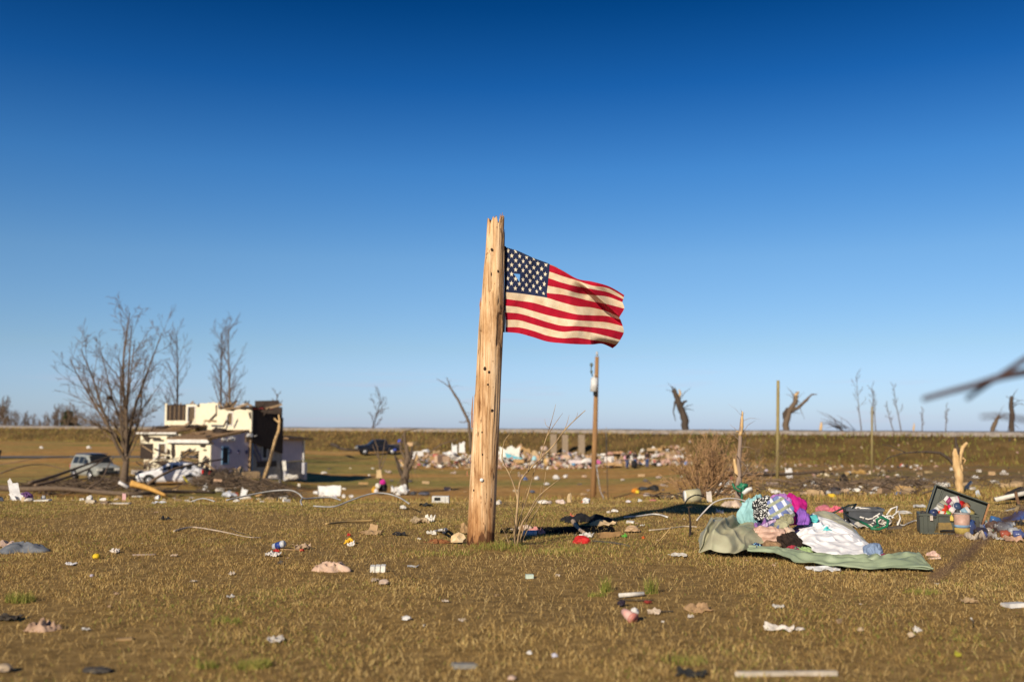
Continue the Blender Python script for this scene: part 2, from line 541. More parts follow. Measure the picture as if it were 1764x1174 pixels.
rs = np.random.RandomState(3)
def field(n, y0, y1, xlim, power=1.0):
    y = y0 + (y1 - y0) * rs.rand(n) ** power
    x = (rs.rand(n) * 2 - 1) * (y * 0.56 + 1.0)
    return x, y
parts = []
x, y = field(420000, 3.6, 19.5, 0, 0.78)
big = vnoise(x, y, 0.55, 1) * 0.6 + vnoise(x, y, 1.7, 2) * 0.4
pat = vnoise(x, y, 4.0, 4)
keep = rs.rand(len(x)) < (0.45 + 0.75 * pat) * (0.16 + 0.84 * sm(0.30, 0.52, vnoise(x, y, 0.9, 21)))
x, y, big, pat = x[keep], y[keep], big[keep], pat[keep]
n = len(x)
# greener ring round the pole's foot and along the far edge of the lawn
gb = np.exp(-(((x - 0.1) / 1.6) ** 2 + ((y - 10.0) / 0.8) ** 2)) * 0.26 + 0.20 * sm(12.5, 17, y) + 0.30 * (vnoise(x, y, 0.28, 12) - 0.45) + 0.08 * (rs.rand(n))
green = rs.rand(n) < np.clip((big - 0.40) * 0.9 + gb, 0.05, 0.85)
tint = np.where(green, 0.70 + 0.25 * rs.rand(n), np.clip(0.08 + 0.48 * rs.rand(n) ** 1.15 + 0.14 * (pat - 0.5) + 0.34 * (vnoise(x, y, 0.8, 14) - 0.5), 0, 0.64))
h = (0.014 + 0.026 * rs.rand(n)) * (0.6 + 0.8 * pat) * (1 + 0.7 * np.exp(-(((x - 0.1) / 1.5) ** 2 + ((y - 10.2) / 0.6) ** 2)))
lean = 0.55 + 1.0 * rs.rand(n)
parts.append(blades(x, y, h, 0.0022 + 0.0030 * rs.rand(n) + 0.00018 * y, lean, tint, rs))
# matted straw lying flat
x, y = field(60000, 3.8, 19.5, 0, 0.8); n = len(x)
parts.append(blades(x, y, 0.03 + 0.06 * rs.rand(n), 0.002 + 0.00018 * y, 1.25 + 0.3 * rs.rand(n), 0.34 + 0.28 * rs.rand(n), rs))
# loose tall straws
x, y = field(5000, 3.8, 19.5, 0, 0.8); n = len(x)
parts.append(blades(x, y, 0.05 + 0.06 * rs.rand(n), np.full(n, 0.0035), 0.5 + rs.rand(n), 0.5 + 0.14 * rs.rand(n), rs))
# farther lawn and right-hand slope
x, y = field(60000, 19.5, 60, 0, 1.2)
keep = (x / y > 0.02) | (y < 24); x, y = x[keep], y[keep]; n = len(x)
tint = np.where(rs.rand(n) < 0.25, 0.70 + 0.15 * rs.rand(n), 0.05 + 0.45 * rs.rand(n))
parts.append(blades(x, y, 0.06 + 0.10 * rs.rand(n), 0.006 + 0.0006 * y, 0.3 + rs.rand(n), tint, rs))
# green tufts seen singly in the photo
for px, py, r_, hh, k in ((35, 1038, 0.11, 0.09, 260), (435, 1150, 0.10, 0.05, 300), (390, 1072, 0.09, 0.05, 120), (358, 1150, 0.06, 0.05, 110), (1045, 1020, 0.05, 0.14, 90), (1030, 1028, 0.07, 0.05, 80), (1122, 1022, 0.05, 0.15, 80), (1590, 1022, 0.15, 0.05, 150), (1180, 1140, 0.12, 0.05, 120), (880, 945, 0.24, 0.07, 260), (965, 950, 0.25, 0.06, 200), (770, 955, 0.25, 0.05, 140), (845, 944, 0.22, 0.07, 200)):
    g = G(px, py)
    a = rs.rand(k) * 2 * PI; rr = r_ * np.sqrt(rs.rand(k))
    parts.append(blades(g.x + rr * np.cos(a), g.y + rr * np.sin(a) * 0.7, hh * (0.5 + 0.7 * rs.rand(k)), np.full(k, 0.004), 0.2 + 0.8 * rs.rand(k), 0.70 + 0.26 * rs.rand(k), rs))
off = 0; VV = []; FF = []; TT = []
for V, F, T in parts:
    VV.append(V); FF.append(F + off); TT.append(T); off += len(V)
tag(tri_mesh("grass", np.concatenate(VV), np.concatenate(FF), np.concatenate(TT), GRASS), "short dry brown and olive grass covering the lawn", "grass", kind="stuff")

# weeds on the road bank
n = 26000
t = -0.3 + 1.6 * rs.rand(n); q = 1.6 + 15 * rs.rand(n) ** 1.2
x = RA[0] + RT[0] * RLEN * t + RN[0] * q; y = RA[1] + RT[1] * RLEN * t + RN[1] * q
tint = np.where(rs.rand(n) < 0.2, 0.68 + 0.2 * rs.rand(n), 0.02 + 0.36 * rs.rand(n))
dk = rs.rand(n) < sm(0.72, 0.92, t) * 0.85
tint = np.where(dk, np.where(rs.rand(n) < 0.35, 0.86, 0.0), tint)   # weed tints darkened along the right of the bank
wd = blades(x, y, 0.25 + 0.55 * rs.rand(n) * vnoise(x, y, 0.2, 9), 0.05 + 0.06 * rs.rand(n), 0.1 + 0.8 * rs.rand(n), tint, rs)
tag(tri_mesh("bank_weeds", *wd, GRASS), "dead brown weeds growing over the road bank", "weeds", kind="stuff")

# ------------------------------------------------------------------ the broken pole
def pole_material():
    m = bpy.data.materials.new("split_pole_wood"); m.use_nodes = True
    n = m.node_tree.nodes; l = m.node_tree.links
    b = n["Principled BSDF"]; b.inputs["Roughness"].default_value = 0.8; b.inputs["Specular IOR Level"].default_value = 0.25
    tc = n.new("ShaderNodeTexCoord")
    def nz(scale, st, det=8):
        mp = n.new("ShaderNodeMapping"); mp.inputs["Scale"].default_value = st
        l.new(tc.outputs["Object"], mp.inputs[0])
        t = n.new("ShaderNodeTexNoise"); t.inputs["Scale"].default_value = scale; t.inputs["Detail"].default_value = det; t.inputs["Roughness"].default_value = 0.65
        l.new(mp.outputs[0], t.inputs["Vector"]); return t.outputs["Fac"]
    def ramp(f, stops):
        r = n.new("ShaderNodeValToRGB"); e = r.color_ramp.elements
        e[0].position, e[0].color = stops[0][0], (*stops[0][1], 1)
        e[1].position, e[1].color = stops[-1][0], (*stops[-1][1], 1)
        for p, c in stops[1:-1]:
            q = e.new(p); q.color = (*c, 1)
        l.new(f, r.inputs[0]); return r.outputs[0]
    def mul(a, c, f=1.0):
        x = n.new("ShaderNodeMix"); x.data_type = 'RGBA'; x.blend_type = 'MULTIPLY'; x.inputs[0].default_value = f
        l.new(a, x.inputs[6]); l.new(c, x.inputs[7]); return x.outputs[2]
    g1 = nz(6, (3.2, 3.2, 0.22)); 
    base = ramp(g1, [(0.3, (0.42, 0.24, 0.11)), (0.45, (0.62, 0.41, 0.225)), (0.58, (0.74, 0.53, 0.33)), (0.72, (0.82, 0.65, 0.45))])
    streak = ramp(nz(14, (3.4, 3.4, 0.10)), [(0.34, (0.25, 0.16, 0.10)), (0.43, (0.78, 0.70, 0.62)), (0.54, (1, 1, 1))])
    blot = ramp(nz(3.2, (1.5, 1.5, 0.55)), [(0.34, (0.38, 0.26, 0.17)), (0.45, (0.82, 0.74, 0.64)), (0.56, (1, 1, 1))])
    fleck = ramp(nz(16, (1.6, 1.6, 0.5), 3), [(0.30, (0.18, 0.10, 0.06)), (0.37, (1, 1, 1)), (0.42, (1, 1, 1))])
    cc = mul(mul(mul(base, streak, 0.85), blot, 0.9), fleck, 0.85)
    # damp black foot
    sep = n.new("ShaderNodeSeparateXYZ"); l.new(tc.outputs["Object"], sep.inputs[0])
    ad = n.new("ShaderNodeMath"); ad.operation = 'MULTIPLY_ADD'
    l.new(nz(5, (2.5, 2.5, 0.6)), ad.inputs[0]); ad.inputs[1].default_value = -0.62; l.new(sep.outputs["Z"], ad.inputs[2])
    a3 = n.new("ShaderNodeMath"); a3.inputs[1].default_value = 0.19; l.new(ad.outputs[0], a3.inputs[0])
    foot = ramp(a3.outputs[0], [(0.0, (0.16, 0.10, 0.07)), (0.03, (0.48, 0.36, 0.26)), (0.16, (0.74, 0.63, 0.52)), (0.55, (1, 1, 1))])
    cc = mul(cc, foot)
    l.new(cc, b.inputs["Base Color"])
    bp = n.new("ShaderNodeBump"); bp.inputs["Strength"].default_value = 0.9; bp.inputs["Distance"].default_value = 0.012
    l.new(nz(12, (3.2, 3.2, 0.12)), bp.inputs["Height"]); l.new(bp.outputs[0], b.inputs["Normal"])
    return m
M_POLE = pole_material()
base_p = W(827.5, 936, POLE_D); base_p.z = zt(base_p.x, POLE_D) - 0.06
top_p = W(854.5, 372, POLE_D)
pole = thing("broken_pole", "tall broken wooden pole with a splintered top standing in the lawn", "pole", base_p)
axis_v = top_p - base_p; PLEN = axis_v.length
NS, NR = 72, 190
def jag(a):
    """broken height below the tip by direction; a = 0 faces the camera, + to the right"""
    pts = [(-PI, 0.30), (-2.6, 0.16), (-2.2, 0.20), (-1.75, 0.14), (-1.45, 0.085), (-1.2, 0.065), (-0.95, 0.045), (-0.8, 0.05), (-0.62, 0.11), (-0.45, 0.085), (-0.28, 0.03), (-0.15, 0.045), (-0.02, 0.025), (0.1, 0.015), (0.22, 0.10), (0.34, 0.115),
           (0.46, 0.03), (0.60, -0.005), (0.72, 0.06), (0.80, 0.05), (0.92, -0.012), (1.05, 0.03), (1.12, 0.18), (1.3, 0.185), (1.6, 0.20), (2.0, 0.16), (2.4, 0.22), (PI, 0.30)]
    return float(np.interp(a, [p[0] for p in pts], [p[1] for p in pts]))
mb = MB()
def prad(s): return float(np.interp(s, [0, 0.65, 0.9, 1], [0.146, 0.137, 0.114, 0.108]))
vs = []; fs = []
for i in range(NR + 1):
    for k in range(NS):
        a = -PI + 2 * PI * k / NS
        topz = PLEN - jag(a) + 0.012 * math.sin(k * 7.3)
        f = i / NR
        f = f ** 0.92
        z = topz * f
        s = z / PLEN
        r = prad(s)
        # weathered grain, checks and missing slabs
        nn = mnoise.noise(Vector((math.cos(a) * 3.2, math.sin(a) * 3.2, z * 0.45)))
        n2 = mnoise.noise(Vector((math.cos(a) * 13, math.sin(a) * 13, z * 1.1 + 9)))
        r *= 1 + 0.035 * nn + 0.022 * n2
        ck = mnoise.noise(Vector((math.cos(a) * 7.5, math.sin(a) * 7.5, z * 0.35 + 30)))
        if abs(ck) < 0.05: r -= 0.010 * (1 - abs(ck) / 0.05)
        if -2.3 < a < -1.0:
            if z > 1.62: r -= 0.006
            if z > 2.55: r -= 0.008 * min(1, (z - 2.55) / 0.1)
            if z > 3.0: r -= 0.020 * (z - 3.0) / 0.5
        if -0.5 < a < 0.35 and 2.72 < z < 3.25:      # the pale hollow under the top
            e = min(1, (z - 2.72) / 0.03) * min(1, (3.25 - z) / 0.15)
            c_ = max(0, 1 - abs((a + 0.05) / 0.36))
            r -= 0.020 * e * c_
        if 0.6 < a < 1.1 and 2.15 < z < 2.5: r -= 0.012
        if a > 1.1 and a < 2.2 and z > 3.2: r -= 0.012
        c = axis_v * (z / PLEN)
        vs.append((c.x + math.sin(a) * r, c.y - math.cos(a) * r, c.z))
for i in range(NR):
    for k in range(NS):
        k2 = (k + 1) % NS
        fs.append((i * NS + k, i * NS + k2, (i + 1) * NS + k2, (i + 1) * NS + k))
# the torn inside of the top
for j, (f, dz) in enumerate(((0.62, 0.05), (0.28, 0.10), (0.02, 0.07))):
    for k in range(NS):
        v = vs[NR * NS + k]
        c = axis_v * (v[2] / PLEN)
        vs.append((c.x + (v[0] - c.x) * f, c.y + (v[1] - c.y) * f, v[2] - dz + 0.035 * math.sin(k * 2.7 + j * 2)))
    o0 = (NR + j) * NS
    for k in range(NS):
        k2 = (k + 1) % NS
        fs.append((o0 + k, o0 + k2, o0 + NS + k2, o0 + NS + k))
mb.add(vs, fs, 0, True)
obj("shaft", mb, M_POLE, pole, world_coords=False)
M_SPL = mat("torn_wood", (0.42, 0.20, 0.09), (0.22, 0.10, 0.05), scale=20, stretch=(2, 2, 0.3), bump=0.6)
for px, py, L, w, a in ((865.5, 366, 0.30, 0.013, 0.03), (862, 368, 0.16, 0.010, -0.02), (854, 371, 0.12, 0.009, -0.10), (843, 377, 0.10, 0.009, 0.05), (849, 373, 0.10, 0.008, -0.04)):
    m2 = MB()
    tip = W(px, py, POLE_D - 0.03) - base_p
    ft = tip - Vector((a * L + 0.012, -0.04, L))
    m2.tube([ft, ft.lerp(tip, 0.5), ft.lerp(tip, 0.8), tip], [w, w * 0.85, w * 0.5, 0.002], 5, smooth=False)
    obj("splinter", m2, M_SPL, pole, world_coords=False)
for px, py, L in ((868.5, 395, 0.45), (815.5, 682, 0.34), (806, 810, 0.06), (829, 512, 0.16)):
    m2 = MB()
    side = 1 if px > 850 else -1
    t_ = W(px + side * 1, py, POLE_D - 0.02) - base_p
    b_ = W(px - (0.044 * L * 160), py + L * 160, POLE_D - 0.02) - base_p
    m2.tube([b_, b_.lerp(t_, 0.5) + Vector((0.004 * side, 0, 0)), t_], [0.008, 0.009, 0.002], 5, smooth=False)
    obj("splinter", m2, M_SPL, pole, world_coords=False)
M_KNOT = mat("dark_knot", (0.05, 0.028, 0.015), (0.01, 0.006, 0.005), scale=30)
def pole_front(px, py, off=0.004):
    """point on the pole's front skin seen at px, py"""
    p = W(px, py, POLE_D)
    s = (p.z - base_p.z) / (top_p.z - base_p.z)
    c = base_p + axis_v * s
    r = prad(s)
    dx = max(-r * 0.95, min(r * 0.95, p.x - c.x))
    return Vector((p.x, c.y - math.sqrt(r * r - dx * dx) - off, p.z)) - base_p
for px, py, r in ((836, 636, 0.017), (843, 642, 0.013), (847.5, 433, 0.013), (841, 663, 0.009), (848, 707, 0.012), (831, 744, 0.008), (832, 782, 0.009), (817, 843, 0.010), (858, 470, 0.012)):
    m2 = MB(); p = pole_front(px, py, 0.001)
    m2.lump(p, (r, 0.006, r * 1.35), seed=px, amp=0.3, sub=2)
    obj("knot", m2, M_KNOT, pole, world_coords=False)
m2 = MB(); p = pole_front(830.5, 825, 0.010); m2.cyl(p, 0.019, 0.012, (0, 1, 0.05), 18)
o = obj("tag_disc", m2, col((0.8, 0.8, 0.78), 0.5), pole, world_coords=False); o["label"] = "small round white tag nailed to the pole"
for px, py, L in ((850, 812, 0.09), (858, 510, 0.12), (846, 470, 0.05), (862, 525, 0.06), (836, 900, 0.10), (829, 560, 0.28), (846, 855, 0.05), (824, 742, 0.06)):
    m2 = MB(); p = pole_front(px, py, 0.0015); b_ = pole_front(px - 0.044 * L * 160, py + L * 160, 0.0015)
    m2.tube([p, (p + b_) / 2 + Vector((0.002, 0, 0)), b_], [0.001, 0.0042, 0.001], 4)
    obj("crack", m2, M_KNOT, pole, world_coords=False)

# ------------------------------------------------------------------ the flag
def fabric(name, c1, c2, tr=0.22, dirt=None):
    m = mat(name, c1, c2, scale=7, rough=0.85, bump=0.12, spec=0.15, trans=tr, lo=0.3, hi=0.6, c3=dirt)
    return m
F_RED = fabric("flag_red", (0.46, 0.008, 0.03), (0.34, 0.008, 0.025))
F_WHITE = fabric("flag_cream", (0.80, 0.66, 0.47), (0.66, 0.47, 0.29))
F_BLUE = fabric("flag_navy", (0.021, 0.031, 0.082), (0.014, 0.021, 0.058))
F_STAR = fabric("flag_star", (0.86, 0.77, 0.60), (0.80, 0.70, 0.52))
UC = [0, .13, .26, .4, .52, .64, .76, .88, 1.0]
XR = {0: [122, 262, 402, 572, 702, 850, 1000, 1150, 1318], 2: [122, 262, 402, 570, 702, 850, 1000, 1170, 1322], 3: [121, 261, 401, 565, 701, 850, 1000, 1165, 1318], 4: [120, 260, 400, 557, 700, 850, 1000, 1160, 1314],
      5: [119, 260, 400, 549, 700, 850, 1000, 1155, 1306], 6: [117, 258, 398, 541, 696, 848, 1000, 1155, 1322], 7: [115, 256, 398, 545, 695, 845, 995, 1150, 1275], 8: [113, 255, 396, 545, 695, 845, 995, 1150, 1286],
      9: [112, 254, 396, 545, 695, 845, 995, 1150, 1308], 10: [118, 256, 396, 545, 695, 845, 995, 1150, 1318], 11: [120, 258, 398, 545, 695, 845, 995, 1145, 1282], 12: [120, 258, 398, 545, 695, 845, 995, 1130, 1245], 13: [120, 258, 398, 545, 695, 850, 1000, 1100, 1205]}
YR = {0: [85, 92, 115, 150, 212, 340, 405, 440, 540], 1: [150, 156, 180, 210, 272, 375, 420, 462, 555],
      2: [216, 222, 245, 270, 332, 412, 440, 488, 575], 3: [281, 288, 310, 340, 385, 430, 480, 508, 596], 4: [347, 355, 376, 405, 452, 488, 515, 548, 618], 5: [413, 422, 442, 480, 512, 555, 575, 592, 648], 6: [480, 490, 510, 553, 570, 603, 640, 668, 712],
      7: [545, 558, 578, 604, 650, 688, 702, 742, 798], 8: [612, 632, 652, 693, 735, 770, 780, 787, 826], 9: [683, 697, 735, 778, 810, 830, 840, 852, 890], 10: [750, 762, 800, 848, 885, 889, 900, 917, 955],
      11: [825, 830, 870, 912, 945, 938, 955, 990, 1028], 12: [900, 902, 935, 985, 1010, 1006, 1028, 1050, 1080], 13: [950, 962, 1000, 1045, 1062, 1072, 1074, 1068, 1112]}
XR[1] = XR[2]
CX = np.array([XR[k] for k in range(14)], float); CY = np.array([YR[k] for k in range(14)], float)
def cr(t):
    return np.array([-0.5 * t + t * t - 0.5 * t ** 3, 1 - 2.5 * t * t + 1.5 * t ** 3, 0.5 * t + 2 * t * t - 1.5 * t ** 3, -0.5 * t * t + 0.5 * t ** 3])
def cat2(A, r, c):
    nr, nc = A.shape[:2]
    r = min(max(r, 0), nr - 1 - 1e-6); c = min(max(c, 0), nc - 1 - 1e-6)
    i, j = int(r), int(c)
    wr, wc = cr(r - i), cr(c - j)
    out = 0
    for a in range(4):
        ii = min(max(i + a - 1, 0), nr - 1)
        for b in range(4):
            jj = min(max(j + b - 1, 0), nc - 1)
            out = out + wr[a] * wc[b] * A[ii, jj]
    return out
def sstep(a, b, x):
    t = min(1, max(0, (x - a) / (b - a))); return t * t * (3 - 2 * t)
def flag_pt(u, v, off=0.0):
    k = v * 13
    kf = float(np.interp(u, [0, .4, 1], [0.1, 1.9, 2.0]))
    ex = 0
    if k < kf:
        ex = 0.012 + 0.03 * (kf - k); k = 2 * kf - k
    c = float(np.interp(u, UC, range(9)))
    zx = cat2(CX, k, c); zy = cat2(CY, k, c)
    s = (zx - 840) * -0.664 + (zy - 400) * 0.747
    al = ((zx - 840) * 0.747 + (zy - 400) * 0.664) / 600
    w = sstep(0.0, 0.35, al)
    if s < 0: cz = -0.085 * math.exp(s / 60)
    else: cz = -0.085 + 0.25 * sstep(-4, 50, s) - 0.165 * sstep(50, 280, s)
    D = 0.02 + 0.16 * u + 0.060 * u * math.sin(2 * PI * (1.25 * u - 0.10) + 1.2 * v) + 0.016 * u ** 0.5 * math.sin(2 * PI * (3.1 * u + 1.1 * v)) + w * cz
    D += 0.007 * math.sin(2 * PI * (0.9 * u * 5 - 4.5 * v)) * (0.3 + u)
    D += 0.018 * mnoise.noise(Vector((u * 8, v * 5, 3.3))) + 0.006 * mnoise.noise(Vector((u * 22, v * 16, 1.3)))
    if u > 0.75 and v > 0.82:
        D += 0.34 * sstep(0.70, 0.98, u) * sstep(0.86, 1.0, v)
    # slack diagonal tuck below the hole in the canton
    s2 = (zx - 268) * -0.64 + (zy - 330) * 0.77
    a2 = (zx - 268) * 0.77 + (zy - 330) * 0.64
    if -60 < a2 < 360: D += 0.020 * math.exp(-(s2 / 26) ** 2) * sstep(-60, 20, a2) * (1 - sstep(240, 360, a2))
    return W(850 + zx / 5.87, 410 + zy / 5.87, POLE_D + D + ex - off)
flag_o = W(870, 572, POLE_D)
flag = thing("flag", "weathered stars and stripes flag flying from the broken wooden pole", "flag", flag_o)
def patch(u0, u1, v0, v1, nu, nv, hole=None, off=0.0):
    m_ = MB(); vs = []; fs = []
    for j in range(nv + 1):
        for i in range(nu + 1):
            vs.append(flag_pt(u0 + (u1 - u0) * i / nu, v0 + (v1 - v0) * j / nv, off))
    for j in range(nv):
        for i in range(nu):
            if hole and hole(u0 + (u1 - u0) * (i + .5) / nu, v0 + (v1 - v0) * (j + .5) / nv): continue
            fs.append((j * (nu + 1) + i, (j + 1) * (nu + 1) + i, (j + 1) * (nu + 1) + i + 1, j * (nu + 1) + i + 1))
    m_.add(vs, fs, 0, True)
    return m_
def hole(u, v):
    c = float(np.interp(u, UC, range(9))); zx = cat2(CX, v * 13, c); zy = cat2(CY, v * 13, c)
    P = [(203, 357), (270, 362), (264, 443)]
    s = []
    for i in range(3):
        a, b = P[i], P[(i + 1) % 3]
        s.append((b[0] - a[0]) * (zy - a[1]) - (b[1] - a[1]) * (zx - a[0]))
    return all(q > 0 for q in s) or all(q < 0 for q in s)
obj("canton", patch(0, .4, 0, 7 / 13, 110, 90, hole), F_BLUE, flag)
for k in range(13):
    u0 = .4 if k < 7 else 0
    obj("stripe", patch(u0, 1, k / 13, (k + 1) / 13, 76 if k < 7 else 120, 9), F_RED if k % 2 == 0 else F_WHITE, flag)
starm = None
for rrow in range(9):
    ncol = 6 if rrow % 2 == 0 else 5
    for cc_ in range(ncol):
        cu = (0.4 / 12) * (1 + 2 * cc_ + (0 if rrow % 2 == 0 else 1))
        cv = (7 / 13) * (rrow + 1) / 10
        if hole(cu, cv): continue
        m2 = MB()
        for side in (-1, 1):
            vs = [flag_pt(cu, cv, 0.0025 * side)]
            for i in range(10):
                a = PI * i / 5; r = 0.031 if i % 2 == 0 else 0.0125
                vs.append(flag_pt(max(0.0, cu + math.sin(a) * r / 1.75), cv - math.cos(a) * r, 0.0025 * side))
            m2.add(vs, [((0, i + 1, (i + 1) % 10 + 1) if side < 0 else (0, (i + 1) % 10 + 1, i + 1)) for i in range(10)])
        obj("star", m2, F_STAR, flag)
m2 = MB()
a = W(868.6, 535, POLE_D - 0.02); b = W(867.6, 572, POLE_D - 0.02)
m2.tube([a, (a + b) / 2, b], [0.011, 0.014, 0.013], 6)
m2.tube([W(870.5, 424, POLE_D + .01), W(870, 480, POLE_D + .01), W(869, 536, POLE_D - .01)], [0.008, 0.007, 0.009], 6)
obj("black_hoist_strip", m2, col((0.01, 0.01, 0.014)), flag)  # black strip between the pole and the flag

# ------------------------------------------------------------------ bare plants and trees
BARK = mat("grey_brown_bark", (0.17, 0.12, 0.08), (0.07, 0.05, 0.035), scale=14, stretch=(2, 2, 0.5), bump=0.6)
BARK_D = mat("dark_bark", (0.09, 0.065, 0.048), (0.035, 0.026, 0.02), scale=14, stretch=(2, 2, 0.5), bump=0.6)
TWIG = mat("twig_bark", (0.20, 0.135, 0.085), (0.11, 0.075, 0.05), scale=10, bump=0.2)
TWIG_G = mat("far_twig_bark", (0.15, 0.105, 0.085), (0.085, 0.06, 0.05), scale=10, bump=0.2)
PALE = mat("pale_split_wood", (0.62, 0.43, 0.22), (0.42, 0.26, 0.11), scale=10, stretch=(2, 2, 0.3), bump=0.5)
STRAW = mat("pale_stem", (0.48, 0.34, 0.18), (0.15, 0.095, 0.055), scale=16, stretch=(1, 1, 0.4), bump=0.4)

def branch(mbs, p, d, L, r, lvl, P, g):
    maxl = P['lv']
    ns = max(2, int(P['seg'][min(lvl, len(P['seg']) - 1)]))
    pts = [Vector(p)]; rad = [r]; d = Vector(d).normalized()
    tip = P.get('tip', 0.35)
    for i in range(ns):
        d = (d + Vector((g.uniform(-1, 1), g.uniform(-1, 1), g.uniform(-1, 1))) * P['wob'] * (1 + 0.5 * lvl) + Vector((0, 0, 1)) * P['up'] * (1.0 if lvl < 2 else 0.35)).normalized()
        pts.append(pts[-1] + d * L / ns)
        f = (i + 1) / ns
        rad.append(max(P['rmin'], r * (1 - (1 - tip) * f)))
    mbs[0 if lvl < P['tl'] else 1].tube(pts, rad, (7, 5, 4, 3, 3, 3)[lvl], caps=False)
    if lvl >= maxl: return
    nc = P['n'][lvl]
    for c in range(nc):
        t = P['t0'][lvl] + (1 - P['t0'][lvl]) * (c + g.random()) / nc
        f = t * ns; i = min(int(f), ns - 1)
        q = pts[i].lerp(pts[i + 1], f - i)
        dd = (pts[i + 1] - pts[i]).normalized()
        ax = dd.orthogonal().normalized()
        ax = Quaternion(dd, g.uniform(0, 2 * PI)) @ ax
        nd = Quaternion(ax, R(g.uniform(*P['ang'][lvl]))) @ dd
        rr = max(P['rmin'], rad[i] * P['rr'])
        branch(mbs, q, nd, L * P['lr'][lvl] * g.uniform(0.7, 1.15) * (1 - 0.45 * t), rr, lvl + 1, P, g)

def tree(name, label, base, L, r, P, seed, dirn=(0, 0, 1), group=None, m=(BARK, TWIG), cat="tree", extra=None):
    g = random.Random(seed)
    mbs = (MB(), MB())
    root = thing(name, label, cat, base, 0, group)
    b = Vector(base) - Vector((0, 0, 0.15))
    branch(mbs, b, dirn, L, r, 0, P, g)
    if extra: extra(mbs, b, g)
    obj("trunk", mbs[0], m[0], root)
    if mbs[1].v: obj("crown", mbs[1], m[1], root)
    return root
VASE = dict(lv=4, seg=(4, 7, 5, 4, 3), wob=0.075, up=0.065, rmin=0.0075, tl=2, n=(0, 10, 6, 4), t0=(0.4, 0.15, 0.12, 0.15), ang=((10, 30), (22, 48), (22, 50), (20, 50)), lr=(2, 0.42, 0.52, 0.5), rr=0.45, tip=0.2)
SLIM = dict(lv=3, seg=(9, 5, 4, 3), wob=0.05, up=0.10, rmin=0.011, tl=1, n=(19, 5, 4), t0=(0.25, 0.2, 0.2), ang=((25, 45), (20, 45), (20, 45)), lr=(0.30, 0.5, 0.5), rr=0.45, tip=0.2)
FARW = dict(lv=3, seg=(5, 4, 3, 2), wob=0.07, up=0.10, rmin=0.03, tl=1, n=(18, 7, 4), t0=(0.10, 0.1, 0.2), ang=((15, 40), (20, 42), (20, 45)), lr=(0.55, 0.5, 0.5), rr=0.42, tip=0.2)
THIN = dict(lv=2, seg=(7, 4, 3), wob=0.06, up=0.06, rmin=0.02, tl=1, n=(9, 4), t0=(0.35, 0.2), ang=((25, 50), (20, 45)), lr=(0.22, 0.5), rr=0.5, tip=0.25)

# the big vase-shaped tree in front of the house
tb = gp(219, 60)
def vase_limbs(mbs, b, g):
    top = b + Vector((0.06, 0, 3.1))
    for dx, dy, L, r in ((-0.74, 0.1, 6.6, 0.101), (-0.48, -0.25, 7.2, 0.109), (-0.26, 0.3, 7.7, 0.101), (0.00, -0.1, 8.2, 0.117), (0.07, 0.3, 8.2, 0.109), (0.17, -0.2, 7.7, 0.101), (0.26, 0.15, 6.1, 0.078), (-0.96, -0.1, 5.3, 0.070), (0.54, -0.2, 3.8, 0.055), (-0.62, 0.2, 6.1, 0.078), (-0.12, -0.5, 5.9, 0.070)):
        branch(mbs, top - Vector((0, 0, g.uniform(0, 1.5))), Vector((dx, dy, 1)), L, r, 1, VASE, g)
tree("bare_tree", "big bare many limbed tree spreading in front of the ruined house", tb, 3.4, 0.30, VASE, 5, extra=vase_limbs, m=(BARK, TWIG))
# slim trees behind the house
def zb(px, d): return gp(px, d)
tree("bare_tree", "tall slim bare tree behind the left end of the ruined house", zb(304, 100), 12.9, 0.17, SLIM, 11, (0.05, 0, 1), m=(BARK_D, TWIG_G))
tree("bare_tree", "tallest slim bare tree behind the middle of the house, forked with a pale trunk", zb(393, 100), 13.4, 0.19, SLIM, 23, (0.03, 0, 1), m=(BARK, TWIG_G))
tree("bare_tree", "tall dark slim bare tree just left of the pale forked one", zb(380, 103), 13.2, 0.17, SLIM, 14, (0.0, 0, 1), m=(BARK_D, TWIG_G))
tree("bare_tree", "small bare broken tree sticking up behind the right end of the house", zb(472, 98), 7.2, 0.17, THIN, 15, (-0.03, 0, 1), m=(BARK_D, TWIG_G))
